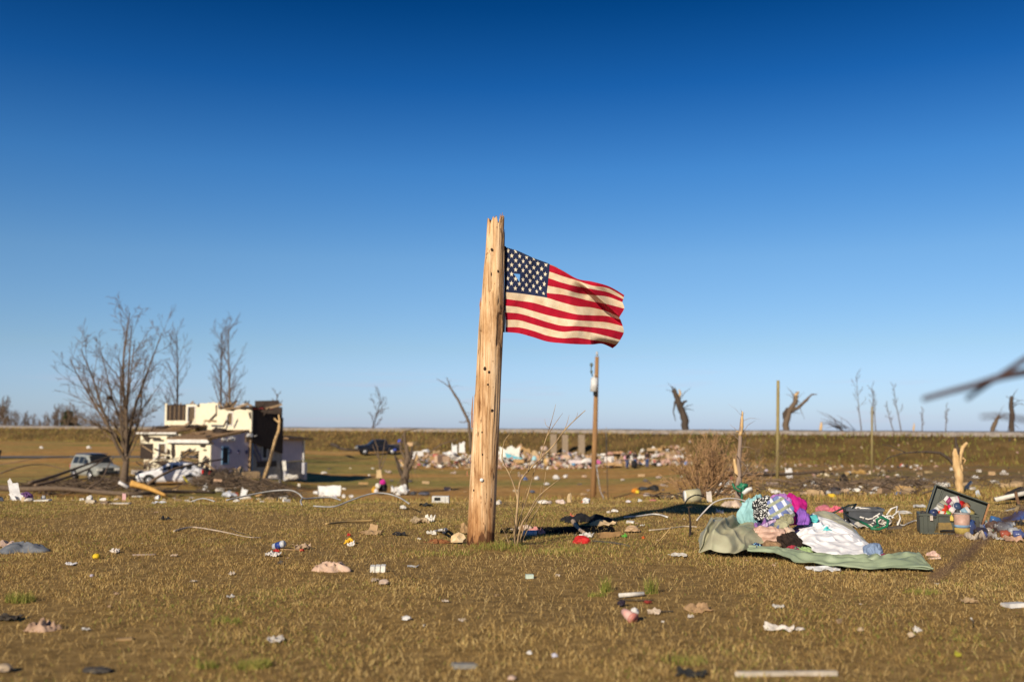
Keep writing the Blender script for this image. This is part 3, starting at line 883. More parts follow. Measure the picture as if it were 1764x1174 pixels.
# wood beyond the road on the left
g = random.Random(6); k = 0
PLACE = ((-30, 12, "at the left edge beyond the road"), (12, 60, "near the left edge beyond the road"), (60, 106, "left of the dark evergreen beyond the road"), (106, 140, "behind the dark evergreen beyond the road"), (140, 260, "beyond the road, seen behind the big spreading tree"))
KIND = []
for px in np.arange(-22, 240, 5.0):
    d = 218 + (k * 11) % 34; px = px + g.uniform(-2, 2)
    hpx = 30 + 8 * math.sin(px * 0.06 + 1) + g.uniform(-8, 8)
    if px < 16: hpx += 14
    elif px > 90: hpx += 5
    p = zb(px, d); p.z = min(p.z, 1.4)
    where = [w for a, b, w in PLACE if a <= px < b or a == 140][0]
    lab = ("tall" if hpx > 40 else "low" if hpx < 28 else "middling") + " grey bare tree " + where
    if len(KIND) < 6:
        o = tree("bare_tree", lab, p, 4.6, 0.13, dict(FARW, ang=((15, 42), (18, 45), (20, 50)), lr=(0.5, 0.5, 0.5), rmin=0.02, n=(14, 6, 3)), 40 + k, group="bare trees beyond the road", m=(BARK, TWIG))
        KIND.append((o, [c.data for c in o.children]))
        for c in o.children: c.location = (0, 0, 0); c.data.transform(Matrix.Translation(-Vector(p)))
    else:
        src, datas = KIND[k % 6]
        o = thing("bare_tree", lab, "tree", p, 0, "bare trees beyond the road")
        for nm, dt in zip(("trunk", "crown"), datas):
            c = bpy.data.objects.new(nm, dt); C.objects.link(c); c.parent = o
    o.rotation_euler.z = g.uniform(0, 6.28); q = max(20, hpx) * d / FOC / 5.2; o.scale = (q * g.uniform(1.0, 1.4), q * g.uniform(1.0, 1.4), q)
    k += 1
ev = thing("evergreen_tree", "dark green evergreen tree low among the bare trees beyond the road", "tree", zb(120, 226))
m2 = MB(); p = zb(120, 226); m2.tube([p, p + Vector((0, 0, 3))], [0.3, 0.2], 6); obj("trunk", m2, BARK_D, ev)
m2 = MB(); g = random.Random(2)
for i in range(900):
    a = g.uniform(0, 2 * PI); hh = g.uniform(0.5, 4.6); rr = (2.3 * (1 - hh / 6.2)) * math.sqrt(g.random()) * (1 + 0.4 * math.sin(a * 3))
    c = p + Vector((rr * math.cos(a), rr * math.sin(a), hh)); e = g.uniform(0.2, 0.45)
    u_ = Vector((g.uniform(-1, 1), g.uniform(-1, 1), g.uniform(-.6, .6))).normalized() * e; v_ = u_.orthogonal().normalized() * e * 0.6
    m2.add([c - u_, c + v_, c + u_, c - v_], [(0, 1, 2, 3)])
obj("crown", m2, mat("evergreen_leaf", (0.055, 0.06, 0.018), (0.02, 0.025, 0.01), scale=1), ev)
# storm-stripped trees beyond the road
tree("bare_tree", "windblown bare tree leaning right, standing alone beyond the road", zb(640, 175), 6.6, 0.16, dict(FARW, n=(9, 6, 3), rmin=0.028, up=0.02), 71, (0.28, 0, 1), m=(BARK_D, TWIG_G))
for px, d, hpx, lx, seed, lab in ((1482, 150, 100, -0.07, 81, "tallest thin bare sapling beyond the road on the right"), (1507, 150, 78, -0.06, 82, "thin bare sapling beyond the road behind the short post"), (1500, 160, 70, 0.08, 90, "thin leaning sapling close beside another beyond the road"),
                             (1551, 150, 82, -0.14, 83, "thin bare sapling leaning left beyond the road"), (1538, 152, 50, -0.2, 84, "short bushy sapling left of the leaning one beyond the road"), (1626, 150, 46, 0.05, 85, "small forked sapling alone beyond the road on the right"),
                             (1585, 150, 40, 0.02, 86, "short straight sapling beyond the road, right of the leaning ones")):
    b = zb(px, d); b.z = min(b.z, 0.9)
    tree("bare_sapling", lab, b, (hpx + 4) * d / FOC + 0.3, 0.09, dict(THIN, rmin=0.022), seed, (lx, 0, 1), m=(BARK, TWIG_G), group="stripped saplings beyond the road")
def stub(name, label, px, d, pts, widths, m, sides=8, seed=1, group=None, parts=()):
    """a snapped trunk traced by photo columns and rows at its distance; further limbs in parts"""
    P = [W(a, b, d) for a, b in pts]
    bz = P[0].copy(); bz.z = min(P[0].z, zt(P[0].x, d))
    P[0].z = bz.z - 0.1
    root = thing(name, label, "tree", bz, 0, group)
    g = random.Random(seed)
    def jit(pp, ww):
        out = []; rad = []
        for i in range(len(pp) - 1):
            for q in range(4):
                out.append(pp[i].lerp(pp[i + 1], q / 4) + Vector((g.uniform(-1, 1), g.uniform(-1, 1), 0)) * ww[i] * d / FOC * 0.08)
                rad.append((ww[i] + (ww[i + 1] - ww[i]) * q / 4) * d / FOC / 2 * g.uniform(0.9, 1.1))
        out.append(pp[-1]); rad.append(max(0.004, ww[-1] * d / FOC / 2))
        return out, rad
    mm = MB(); a, r = jit(P, widths); mm.tube(a, r, sides); obj("trunk", mm, m, root)
    if m is not PALE:
        for i in range(18 if d < 100 else 9):
            f = g.uniform(0.3, 0.97) * (len(a) - 1); c = a[int(f)]; L = g.uniform(0.006, 0.02 if d > 100 else 0.03) * d
            dv = Vector((g.uniform(-1, 1), g.uniform(-.6, .6), g.uniform(-.7, .8))).normalized() * L
            tw = MB(); tw.tube([c, c + dv * 0.5 + Vector((0, 0, L * .12)), c + dv], [r[int(f)] * .22, r[int(f)] * .15, r[int(f)] * .04], 4); obj("twig", tw, m, root)
    for nm, q, w, mt in parts:
        mm = MB(); a, r = jit([W(x_, y_, d) for x_, y_ in q], w); mm.tube(a, r, 6); obj(nm, mm, mt, root)
    return root
stub("broken_tree", "dark snapped trunk with hanging strips above the shrub, beyond the road", 1178, 140, [(1181, 742), (1180, 725), (1172, 700), (1166, 684), (1162, 668)], [13, 13, 12, 10, 3], BARK_D, parts=[("limb", [(1172, 700), (1178, 692), (1184, 690)], [7, 5, 2], BARK_D), ("limb", [(1165, 685), (1160, 676), (1158, 665)], [6, 4, 2], BARK_D), ("limb", [(1168, 690), (1172, 678), (1170, 670)], [5, 4, 2], PALE), ("limb", [(1163, 690), (1160, 710), (1164, 725)], [3, 2, 1], BARK_D)])
stub("broken_tree", "snapped trunk with one long limb reaching right, beyond the road", 1358, 140, [(1355, 743), (1354, 725), (1360, 708), (1370, 692), (1373, 675)], [13, 11, 10, 9, 5], BARK, parts=[("limb", [(1360, 708), (1375, 702), (1390, 688), (1398, 679), (1408, 679)], [8, 6, 5, 3, 1], BARK), ("limb", [(1354, 722), (1351, 712), (1357, 702)], [8, 7, 4], BARK_D), ("limb", [(1371, 688), (1371, 680), (1376, 674)], [7, 6, 3], PALE)])
stub("broken_tree", "short dark trunk leaning right beyond the road at the right", 1715, 125, [(1707, 746), (1712, 732), (1718, 720), (1722, 714)], [8, 8, 6, 2], BARK)
stub("broken_tree", "upright dark snapped trunk beyond the road at the far right", 1742, 125, [(1743, 746), (1743, 720), (1742, 697), (1743, 682)], [9, 9, 8, 6], BARK_D, parts=[("limb", [(1740, 720), (1738, 735), (1736, 745)], [2, 2, 1], BARK_D)])
stub("tree_stump", "short broken stump beyond the road, left of the tallest sapling", 1414, 140, [(1414, 745), (1414, 735), (1415, 727)], [5, 5, 3], PALE)
stub("tree_stump", "thin pale broken stem beyond the road among the saplings", 1574, 145, [(1574, 746), (1574, 735), (1575, 728)], [3, 3, 1], PALE)
stub("broken_tree", "long curved bare limb leaning left behind the wooden pole", 800, 130, [(812, 742), (808, 728), (800, 710), (789, 688), (776, 668), (770, 650)], [6, 5, 5, 4, 3, 1], BARK, parts=[("limb", [(776, 668), (766, 660), (752, 652)], [2, 1.5, 1], TWIG_G), ("limb", [(806, 724), (800, 727), (790, 726)], [2, 1.5, 1], TWIG_G)])
# fallen crown lying beyond the road
g = random.Random(4)
ft = thing("fallen_branch", "fallen bare treetop lying beyond the road, left of the tallest sapling", "branch", zb(1440, 145))
m2 = MB()
for i in range(22):
    a = W(g.uniform(1440, 1475), g.uniform(736, 743), 145); b = W(g.uniform(1405, 1450), g.uniform(705, 738), g.uniform(142, 150))
    m2.tube([a, a.lerp(b, 0.5) + Vector((0, 0, 0.3)), b], [0.06, 0.04, 0.015], 3)
obj("limb", m2, TWIG_G, ft)

# bare shrub at the pole's foot, traced stem by stem
sh_d = 10.55
sh = thing("bare_shrub", "leafless pale stemmed shrub growing right of the broken pole's foot", "shrub", G(882, 935))
def z2(p): return (500 + p[0] / 2.935, 600 + p[1] / 2.935)
stems = [([(1132, 975), (1140, 900), (1150, 780), (1160, 680), (1200, 620), (1260, 560), (1330, 490), (1380, 420), (1440, 360), (1492, 312)], 6.2, 0.0),
         ([(1145, 970), (1165, 900), (1200, 840), (1245, 760), (1290, 715), (1358, 662)], 5.0, -0.12),
         ([(1152, 790), (1140, 720), (1110, 640), (1085, 590), (1072, 540), (1082, 470), (1112, 428)], 4.2, 0.05),
         ([(1262, 560), (1285, 480), (1308, 410), (1328, 340), (1342, 282)], 2.8, 0.1),
         ([(1300, 440), (1340, 378), (1378, 326)], 2.2, 0.1), ([(1382, 420), (1400, 375), (1410, 335)], 1.8, 0.1), ([(1310, 400), (1292, 385), (1287, 355)], 1.6, 0.08), ([(1440, 360), (1450, 340), (1452, 322)], 1.5, 0.1),
         ([(1128, 965), (1160, 860), (1200, 740), (1240, 600), (1280, 500), (1300, 430)], 2.8, 0.15),
         ([(1150, 970), (1200, 860), (1270, 740), (1285, 680), (1292, 622)], 3.0, -0.05),
         ([(1120, 965), (1140, 920), (1128, 850), (1114, 803)], 2.6, -0.15), ([(1112, 982), (1080, 920), (1050, 870), (1028, 845)], 2.6, -0.3), ([(1160, 975), (1230, 850), (1300, 730)], 3.2, 0.1),
         ([(1140, 960), (1128, 920), (1116, 880)], 2.6, -0.2), ([(1150, 960), (1170, 850), (1180, 760), (1210, 680)], 2.4, 0.2), ([(1085, 590), (1068, 555), (1072, 520)], 2.0, 0.0), ([(1110, 630), (1130, 590), (1145, 545)], 1.6, 0.1),
         ([(1165, 680), (1158, 650), (1160, 625)], 2.2, 0), ([(1200, 620), (1215, 560), (1222, 520)], 1.8, -0.1), ([(1155, 975), (1188, 930), (1196, 880)], 2.6, 0.12), ([(1108, 980), (1095, 950), (1090, 930)], 2.2, -0.1), ([(1360, 662), (1372, 650), (1385, 648)], 1.2, -.12), ([(1245, 760), (1262, 735), (1270, 690)], 2.0, -.1)]
for st, wpx, dd in stems:
    P = [W(*z2(p), sh_d + dd * (0.2 + i / len(st))) for i, p in enumerate(st)]
    P[0].z = min(P[0].z, zt(P[0].x, P[0].y) - 0.02) if st[0][1] > 930 else P[0].z
    pts = []; n_ = len(P)
    for i in range(n_ - 1):
        for q in range(3):
            t = q / 3; w_ = cr(t)
            pts.append(P[max(i - 1, 0)] * w_[0] + P[i] * w_[1] + P[i + 1] * w_[2] + P[min(i + 2, n_ - 1)] * w_[3])
    pts.append(P[-1])
    r0 = wpx * sh_d / FOC / 2 * 0.78
    m2 = MB(); m2.tube(pts, [r0 * (1 - 0.75 * i / (len(pts) - 1)) * (1 + 0.12 * math.sin(i * 2.1)) for i in range(len(pts))], 6)
    obj("stem", m2, BARK_D if st[0] == (1120, 965) else STRAW, sh)

# blurred sapling just right of the camera
ns = thing("bare_sapling", "dark bare sapling close to the camera, its twigs reaching in from the right edge", "sapling", (1.75, 2.5, zt(1.75, 2.5)))
m2 = MB(); b = Vector((1.75, 2.5, zt(1.75, 2.5) - 0.05))
m2.tube([b, b + Vector((0.03, 0, 0.6)), b + Vector((-0.02, 0, 1.2)), b + Vector((0.02, 0, 1.9))], [0.022, 0.019, 0.015, 0.009], 8)
obj("trunk", m2, BARK_D, ns)
for pts, w in (([(2030, 450, 2.5), (1860, 555, 2.45), (1764, 620, 2.4), (1715, 652, 2.4), (1665, 687, 2.4)], 9), ([(1950, 590, 2.5), (1830, 622, 2.45), (1764, 641, 2.4), (1720, 650, 2.38), (1680, 663, 2.36), (1640, 673, 2.36), (1590, 687, 2.36)], 11),
               ([(2040, 700, 2.5), (1850, 728, 2.4), (1764, 722, 2.35), (1725, 716, 2.35), (1690, 717, 2.35)], 6), ([(2060, 690, 2.5), (1900, 800, 2.3), (1764, 878, 2.1), (1700, 925, 2.0), (1640, 975, 1.95), (1600, 1000, 1.95)], 8), ([(1764, 878, 2.1), (1690, 905, 2.05), (1620, 930, 2.0)], 5)):
    m2 = MB(); P = [W(*p) for p in pts]
    m2.tube(P, [w * 2.4 / FOC * (0.75 - 0.42 * i / len(P)) for i in range(len(P))], 7)
    obj("twig", m2, mat("purple_twig", (0.075, 0.043, 0.04), (0.04, 0.024, 0.022), scale=20) if "purple_twig" not in bpy.data.materials else bpy.data.materials["purple_twig"], ns)
# ------------------------------------------------------------------ the ruined house
SIDING = mat("cream_siding", (0.74, 0.67, 0.50), (0.64, 0.57, 0.42), scale=3, rough=0.6, bump=0.15)
def add_courses(m, period=0.11, depth=0.02):
    n = m.node_tree.nodes; l = m.node_tree.links
    b = n["Principled BSDF"]; tc = n.new("ShaderNodeTexCoord"); sx = n.new("ShaderNodeSeparateXYZ"); l.new(tc.outputs["Object"], sx.inputs[0])
    fr = n.new("ShaderNodeMath"); fr.operation = 'FRACT'; dv = n.new("ShaderNodeMath"); dv.operation = 'DIVIDE'; dv.inputs[1].default_value = period
    l.new(sx.outputs["Z"], dv.inputs[0]); l.new(dv.outputs[0], fr.inputs[0])
    bp = n.new("ShaderNodeBump"); bp.inputs["Distance"].default_value = depth; bp.inputs["Strength"].default_value = 0.8; bp.invert = True
    l.new(fr.outputs[0], bp.inputs["Height"]); l.new(bp.outputs[0], b.inputs["Normal"])
add_courses(SIDING)
LAV = mat("lavender_board", (0.56, 0.48, 0.52), (0.46, 0.40, 0.44), scale=2.5, rough=0.7, bump=0.1); add_courses(LAV, 0.2, 0.01)
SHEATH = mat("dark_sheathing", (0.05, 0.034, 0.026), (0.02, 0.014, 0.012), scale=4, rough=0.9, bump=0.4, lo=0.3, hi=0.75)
SHING = mat("brown_shingle", (0.24, 0.15, 0.08), (0.13, 0.08, 0.045), scale=9, rough=0.95, bump=0.6); add_courses(SHING, 0.14, 0.02)
BLOCK = mat("grey_block", (0.38, 0.35, 0.32), (0.22, 0.20, 0.18), scale=3, rough=0.9, bump=0.3)
TRIM = col((0.74, 0.72, 0.68), 0.6); GLASS_D = mat("dark_glass", (0.02, 0.022, 0.026), (0.01, 0.011, 0.013), rough=0.3, spec=0.18, bump=0)
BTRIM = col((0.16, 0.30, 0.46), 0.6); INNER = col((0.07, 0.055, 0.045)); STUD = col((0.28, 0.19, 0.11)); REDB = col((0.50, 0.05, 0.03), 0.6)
TH = R(30)
hroot = gp(366, 73, 0.05)
house = thing("ruined_house", "storm ruined cream two storey house with torn roof and lavender side wall", "house", hroot, -TH)
house.scale = (1.14, 0.76, 1.0)
def hp(name, m, *boxes, label=None, parent=None, rot=None):
    """house part: boxes given as (a0,a1,b0,b1,z0,z1) in the house's own directions"""
    mb = MB()
    for a0, a1, b0, b1, z0, z1 in boxes:
        mb.box(((a0 + a1) / 2, (b0 + b1) / 2, (z0 + z1) / 2), (abs(a1 - a0), abs(b1 - b0), abs(z1 - z0)), rot)
    o = obj(name, mb, m, parent or house, world_coords=False)
    if label: o["label"] = label
    return o
def window_f(a0, a1, b, z0, z1, fm=None, label=None, bars=True):
    """window in a front-facing wall at depth b"""
    f = MB(); w = 0.09; y0 = b - 0.06; y1 = b + 0.05
    for x0, x1, q0, q1 in ((a0 - w, a0, z0 - w, z1 + w), (a1, a1 + w, z0 - w, z1 + w), (a0, a1, z1, z1 + w), (a0, a1, z0 - w, z0)):
        f.box(((x0 + x1) / 2, (y0 + y1) / 2, (q0 + q1) / 2), (x1 - x0, y1 - y0, q1 - q0))
    fr = obj("window", f, fm or TRIM, house, world_coords=False)
    if label: fr["label"] = label
    p = MB(); p.box(((a0 + a1) / 2, b + 0.02, (z0 + z1) / 2), (a1 - a0 - 0.01, 0.02, z1 - z0 - 0.01)); obj("pane", p, GLASS_D, fr, world_coords=False)
    if bars:
        for t in (0.28, 0.55, 0.8):
            x = a0 + (a1 - a0) * t
            p = MB(); p.bar((x, b - 0.005, z0 + 0.02), (x + 0.05, b - 0.005, z1 - 0.02), 0.03, 0.07); obj("slat", p, STUD, fr, world_coords=False)
    return fr
def window_s(b0, b1, a, z0, z1, fm=None, label=None):
    """window in the side wall at a"""
    f = MB(); w = 0.10; x0 = a - 0.04; x1 = a + 0.07
    for y0, y1, q0, q1 in ((b0 - w, b0, z0 - w, z1 + w), (b1, b1 + w, z0 - w, z1 + w), (b0, b1, z1, z1 + w), (b0, b1, z0 - w, z0)):
        f.box(((x0 + x1) / 2, (y0 + y1) / 2, (q0 + q1) / 2), (x1 - x0, y1 - y0, q1 - q0))
    fr = obj("window", f, fm or TRIM, house, world_coords=False)
    if label: fr["label"] = label
    p = MB(); p.box((a + 0.01, (b0 + b1) / 2, (z0 + z1) / 2), (0.02, b1 - b0 - 0.01, z1 - z0 - 0.01)); obj("pane", p, GLASS_D, fr, world_coords=False)
    return fr
# garage wing
hp("garage_wall", SIDING, (-3.7, -2.73, 0, 0.15, 0.35, 2.36), (-1.06, 0.0, 0, 0.15, -0.05, 2.36), (-2.73, -1.06, 0, 0.15, 1.84, 2.36), (-2.73, -1.06, 0, 0.15, 0.35, 0.55))
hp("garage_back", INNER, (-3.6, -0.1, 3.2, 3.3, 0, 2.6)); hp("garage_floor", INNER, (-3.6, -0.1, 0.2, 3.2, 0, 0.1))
for k in range(5): hp("fallen_board", STUD, (-2.65, -1.1, 0.2, 0.28, 0.8 + k * 0.24, 0.88 + k * 0.24), rot=(0, 0.10 + 0.03 * (k % 3), 0))
hp("foundation", BLOCK, (-7.5, -1.2, 0.05, 0.3, -0.6, 0.34), (-0.2, -0.02, 0.17, 13.0, -0.6, 0.30))
hp("fascia", TRIM, (-3.8, -0.02, -0.28, -0.16, 2.44, 2.78)); hp("gutter", SHEATH, (-3.8, -0.02, -0.20, -0.02, 2.365, 2.435))
hp("lamp", col((0.10, 0.11, 0.06)), (-0.62, -0.36, -0.08, -0.01, 1.88, 2.0))
# left wing
hp("left_wall", SIDING, (-7.6, -3.72, 1.2, 1.35, 2.35, 3.08), (-6.3, -5.75, 1.2, 1.35, 1.2, 2.35), (-5.05, -3.72, 1.2, 1.35, 1.2, 2.35), (-7.2, -3.72, 1.2, 1.35, 0.36, 1.14))
hp("bare_sheathing", SHEATH, (-7.6, -6.31, 1.22, 1.34, 1.15, 2.35), (-6.31, -3.73, 1.22, 1.34, 1.14, 1.2), label="patch of bare dark sheathing where siding is torn off")
window_f(-5.72, -5.1, 1.2, 1.35, 2.33); hp("left_eave", TRIM, (-7.9, -3.85, 0.80, 0.95, 3.09, 3.22))
def roof(name, quad, th=0.10, m=SHING):
    mb = MB(); q = [Vector(p) for p in quad]; n = (q[1] - q[0]).cross(q[3] - q[0]).normalized() * th
    vs = q + [p - n for p in q]
    mb.add(vs, [(0, 1, 2, 3), (7, 6, 5, 4), (0, 4, 5, 1), (1, 5, 6, 2), (2, 6, 7, 3), (3, 7, 4, 0)])
    return obj(name, mb, m, house, world_coords=False)
roof("lower_roof", [(-3.9, -0.30, 2.80), (0.05, -0.30, 2.80), (0.05, 4.95, 3.42), (-3.9, 4.95, 3.42)])
roof("lower_roof", [(-8.0, 0.80, 3.24), (-3.92, 0.80, 3.24), (-3.92, 4.94, 3.80), (-8.0, 4.94, 3.80)])
# upper storey
hp("upper_wall", SIDING, (-8.2, -8.02, 5, 5.15, 3.5, 5.55), (-8.02, -6.08, 5, 5.15, 3.5, 4.15), (-6.08, -5.9, 5, 5.15, 3.5, 5.44), (-5.1, -2.95, 5, 5.15, 3.3, 5.15), (-5.9, -5.1, 5, 5.15, 3.5, 4.02), (-5.9, -5.1, 5, 5.15, 5.30, 5.42),
   (-2.95, -2.08, 5, 5.15, 3.25, 4.78), (-1.5, 0.2, 5, 5.15, 3.25, 4.78), (-2.08, -1.5, 5, 5.15, 3.25, 3.72), (-2.08, -1.5, 5, 5.15, 4.72, 4.80))
hp("bare_sheathing", SHEATH, (-8.02, -6.08, 5.03, 5.14, 4.15, 5.45), label="dark sheathing bared on the upper storey's left end")
for k in range(4): hp("stud", STUD, (-7.7 + k * 0.45, -7.64 + k * 0.45, 4.99, 5.02, 4.16, 5.4 - 0.1 * (k % 2)))
window_f(-5.84, -5.16, 5, 4.08, 5.24); window_f(-2.02, -1.56, 5, 3.80, 4.70)
# torn roof line of the upper storey
g = random.Random(8)
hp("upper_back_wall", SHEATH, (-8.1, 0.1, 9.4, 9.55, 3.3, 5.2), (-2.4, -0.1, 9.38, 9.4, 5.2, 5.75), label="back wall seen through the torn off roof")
for k in range(18):
    mb = MB(); x = g.uniform(-3.0, 0.2); y = g.uniform(5.2, 8.8)
    mb.bar((x, y, g.uniform(4.95, 5.25)), (x + g.uniform(-1.2, 1.2), y + g.uniform(-0.6, 2), g.uniform(4.9, 5.55)), 0.10, 0.16); obj("rafter", mb, SHEATH if k % 3 else STUD, house, world_coords=False)
hp("roof_edge", SHEATH, (-2.9, 0.1, 5.2, 6.2, 4.99, 5.16)); hp("roof_panel", REDB, (-0.95, 0.12, 5.4, 8.2, 5.04, 5.10), label="red panel on the torn upper roof", rot=(0.0, 0.10, 0))
hp("roof_sheet", TRIM, (-1.7, -1.1, 5.6, 6.6, 5.25, 5.31), rot=(0.3, 0.1, 0)); hp("eave_board", STUD, (-2.3, -0.8, 4.9, 5.0, 5.02, 5.12), rot=(0, -0.05, 0))
def slab(name, m, pts, b0, b1, label=None):
    """flat front-facing piece with a traced outline (a, z) and real thickness"""
    k = len(pts); mb = MB()
    mb.add([Vector((a, b0, z)) for a, z in pts] + [Vector((a, b1, z)) for a, z in pts], [tuple(range(k)), tuple(reversed(range(k, 2 * k)))] + [(i, k + i, k + (i + 1) % k, (i + 1) % k) for i in range(k)])
    o = obj(name, mb, m, house, world_coords=False)
    if label: o["label"] = label
    return o
slab("upper_wall", SIDING, [(-5.1, 5.15), (-2.96, 5.15), (-2.96, 5.40), (-3.05, 5.52), (-3.2, 5.46), (-3.4, 5.58), (-3.7, 5.50), (-3.9, 5.53), (-4.2, 5.44), (-4.35, 5.50), (-4.7, 5.47), (-4.8, 5.36), (-5.1, 5.40)], 5.0, 5.14)
slab("upper_wall", SIDING, [(-2.95, 4.78), (0.2, 4.80), (0.2, 4.86), (-0.2, 4.98), (-0.45, 4.90), (-0.9, 4.99), (-1.3, 4.95), (-1.5, 4.84), (-2.1, 4.90), (-2.4, 5.02), (-2.7, 4.96), (-2.95, 5.06)], 5.0, 5.14)
for pts in ([(-5.0, 5.35), (-4.75, 5.40), (-4.72, 5.2), (-4.98, 5.25)], [(-3.2, 5.3), (-3.05, 5.36), (-3.02, 4.6), (-3.1, 4.4)], [(-0.1, 4.7), (0.15, 4.75), (0.17, 4.2), (0.02, 4.3)], [(-3.3, 3.5), (-3.05, 3.72), (-2.9, 3.4), (-3.2, 3.35)]):
    slab("hole", SHEATH, pts, 4.985, 4.999, "hole torn in the cream siding")
for pts in ([(-7.5, 3.05), (-6.9, 3.07), (-6.6, 2.7), (-6.75, 2.4), (-7.1, 2.55)], [(-5.0, 2.9), (-4.4, 3.0), (-3.9, 2.85), (-4.3, 2.45), (-4.8, 2.6)], [(-4.9, 2.0), (-4.5, 1.8), (-4.6, 1.2), (-5.0, 1.25)], [(-6.3, 1.0), (-5.2, 1.1), (-4.2, 0.9), (-4.4, 0.55), (-5.6, 0.7)], [(-7.2, 0.75), (-6.9, 0.8), (-6.8, 0.4), (-7.2, 0.38)]):
    slab("hole", SHEATH, pts, 1.17, 1.196, "hole torn in the cream siding")
for pts in ([(-3.6, 2.3), (-3.3, 2.32), (-3.2, 1.5), (-3.45, 1.2), (-3.62, 1.6)], [(-0.5, 1.2), (-0.1, 1.4), (-0.08, 0.5), (-0.4, 0.3)], [(-1.0, 2.3), (-0.4, 2.33), (-0.5, 2.1), (-0.9, 2.15)]):
    slab("hole", SHEATH, pts, -0.02, -0.004, "hole torn in the garage siding")
for k in range(40):
    mb = MB(); fr_ = g.random()
    if fr_ < .45: x, y, z = g.uniform(-7.6, -3.7), g.uniform(0.7, 1.1), g.uniform(0.6, 3.2)
    elif fr_ < .7: x, y, z = g.uniform(-3.7, 0), g.uniform(-0.5, -0.1), g.uniform(0.4, 2.9)
    else: x, y, z = g.uniform(-8, 0), g.uniform(3.5, 4.9), g.uniform(3.5, 4.2)
    L = g.uniform(0.4, 1.5); a = g.uniform(-1.3, 1.3)
    mb.bar((x, y, z), (x + L * math.cos(a), y + g.uniform(-.1, .1), z + L * math.sin(a) * 0.8), 0.03, g.uniform(0.06, 0.16)); obj("torn_board", mb, g.choice((TRIM, STUD, SHEATH, SHEATH, SIDING)), house, world_coords=False)
for k in range(26):
    mb = MB(); x = g.uniform(-8.1, 0.2); y = g.uniform(5.3, 9.2); z = 5.5 if x < -3 else 4.95
    mb.bar((x, y, z - 0.5), (x + g.uniform(-1.0, 1.0), y + g.uniform(-.5, .5), z + g.uniform(-0.1, 0.32)), 0.05, g.uniform(0.08, 0.14)); obj("rafter", mb, SHEATH if k % 2 else STUD, house, world_coords=False)
for k, (x, y, z) in enumerate(((-6.9, 3.0, 3.62), (-5.2, 2.4, 3.5), (-4.3, 3.6, 3.68), (-2.8, 2.2, 3.12), (-1.4, 3.4, 3.28), (-0.7, 1.2, 3.0), (-2.2, 4.2, 3.4))):
    mb = MB(); mb.lump((x, y, z), (0.7, 0.5, 0.14), seed=k + 3, amp=0.7, sub=2, smooth=False); obj("torn_shingles", mb, SHING if k % 2 else SHEATH, house, world_coords=False)
# side walls
mb = MB(); mb.prism([(0, 0), (5.0, 0), (5.0, 0.62), (0, 0.0)], 0, 0.01)
mb = MB()
def sidewall(name, m, pts, a0=-0.14, a1=0.0, label=None):
    mb = MB(); n = len(pts)
    vs = [(a0, b, z) for b, z in pts] + [(a1, b, z) for b, z in pts]
    mb.add(vs, [tuple(range(n)), tuple(reversed(range(n, 2 * n)))] + [(i, n + i, n + (i + 1) % n, (i + 1) % n) for i in range(n)])
    # consistent outward faces are not needed for these closed slabs
    o = obj(name, mb, m, house, world_coords=False)
    if label: o["label"] = label
    return o
sidewall("side_wall", LAV, [(0.16, 0.32), (5.0, 0.32), (5.0, 3.25), (0.16, 2.68)], label="lavender side wall of the garage wing")
window_s(1.5, 2.2, 0, 0.95, 2.1, BTRIM, label="narrow window in blue trim")
DISC = col((0.16, 0.15, 0.26))
for b, z in ((2.5, 1.78), (3.6, 1.75), (4.7, 1.72), (3.4, 0.5)):
    mb = MB(); mb.cyl((0.02, b, z), 0.17, 0.04, (1, 0, 0), 14); obj("wall_plate", mb, DISC, house, world_coords=False)
for k, (b, z, s) in enumerate(((1.5, 2.68, 0.22), (1.9, 2.62, 0.16), (2.6, 2.72, 0.34), (5.0, 3.0, 0.36), (5.6, 2.95, 0.22))):
    mb = MB(); mb.lump((0.10, b, z), (0.10, s * 1.3, s * 0.5), seed=k, amp=0.9, sub=2, smooth=False); obj("torn_soffit", mb, TRIM, house, world_coords=False)
hp("gable_scrap", STUD, (0.0, 0.06, 4.5, 5.3, 2.5, 3.1)); hp("corner_post", STUD, (0.02, 0.16, 5.02, 5.16, 0.3, 2.65)); hp("corner_post", BTRIM, (0.02, 0.12, 5.3, 5.42, 0.3, 2.5))
sidewall("side_wall", SHEATH, [(5.18, 2.45), (9.6, 1.55), (9.6, 4.35), (8.0, 4.6), (5.18, 4.92)], a0=0.06, a1=0.18, label="dark bare side wall of the upper storey")
sidewall("side_wall", BLOCK, [(5.18, 0.3), (9.58, 0.3), (9.58, 2.2), (5.18, 2.5)], label="grey side wall under the dark upper wall")
window_s(6.9, 7.5, 0.0, 1.25, 2.2, col((0.55, 0.55, 0.53)))
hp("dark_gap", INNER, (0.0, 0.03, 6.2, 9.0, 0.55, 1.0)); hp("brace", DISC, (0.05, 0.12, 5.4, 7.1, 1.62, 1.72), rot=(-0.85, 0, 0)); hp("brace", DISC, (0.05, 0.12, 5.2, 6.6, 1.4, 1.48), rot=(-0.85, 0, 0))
sidewall("side_wall", LAV, [(9.75, 0.9), (13.0, 0.95), (13.0, 2.6), (9.75, 2.72)], a0=-0.1, a1=0.05, label="lavender wall of the low wing at the back")
sidewall("side_wall", BLOCK, [(9.75, -0.5), (12.9, -0.5), (12.9, 0.88), (9.75, 0.85)], a0=-0.1, a1=0.0)
roof("eave_roof", [(-1.5, 9.7, 2.95), (0.62, 9.7, 2.80), (0.62, 13.5, 2.72), (-1.5, 13.5, 2.9)], 0.12)
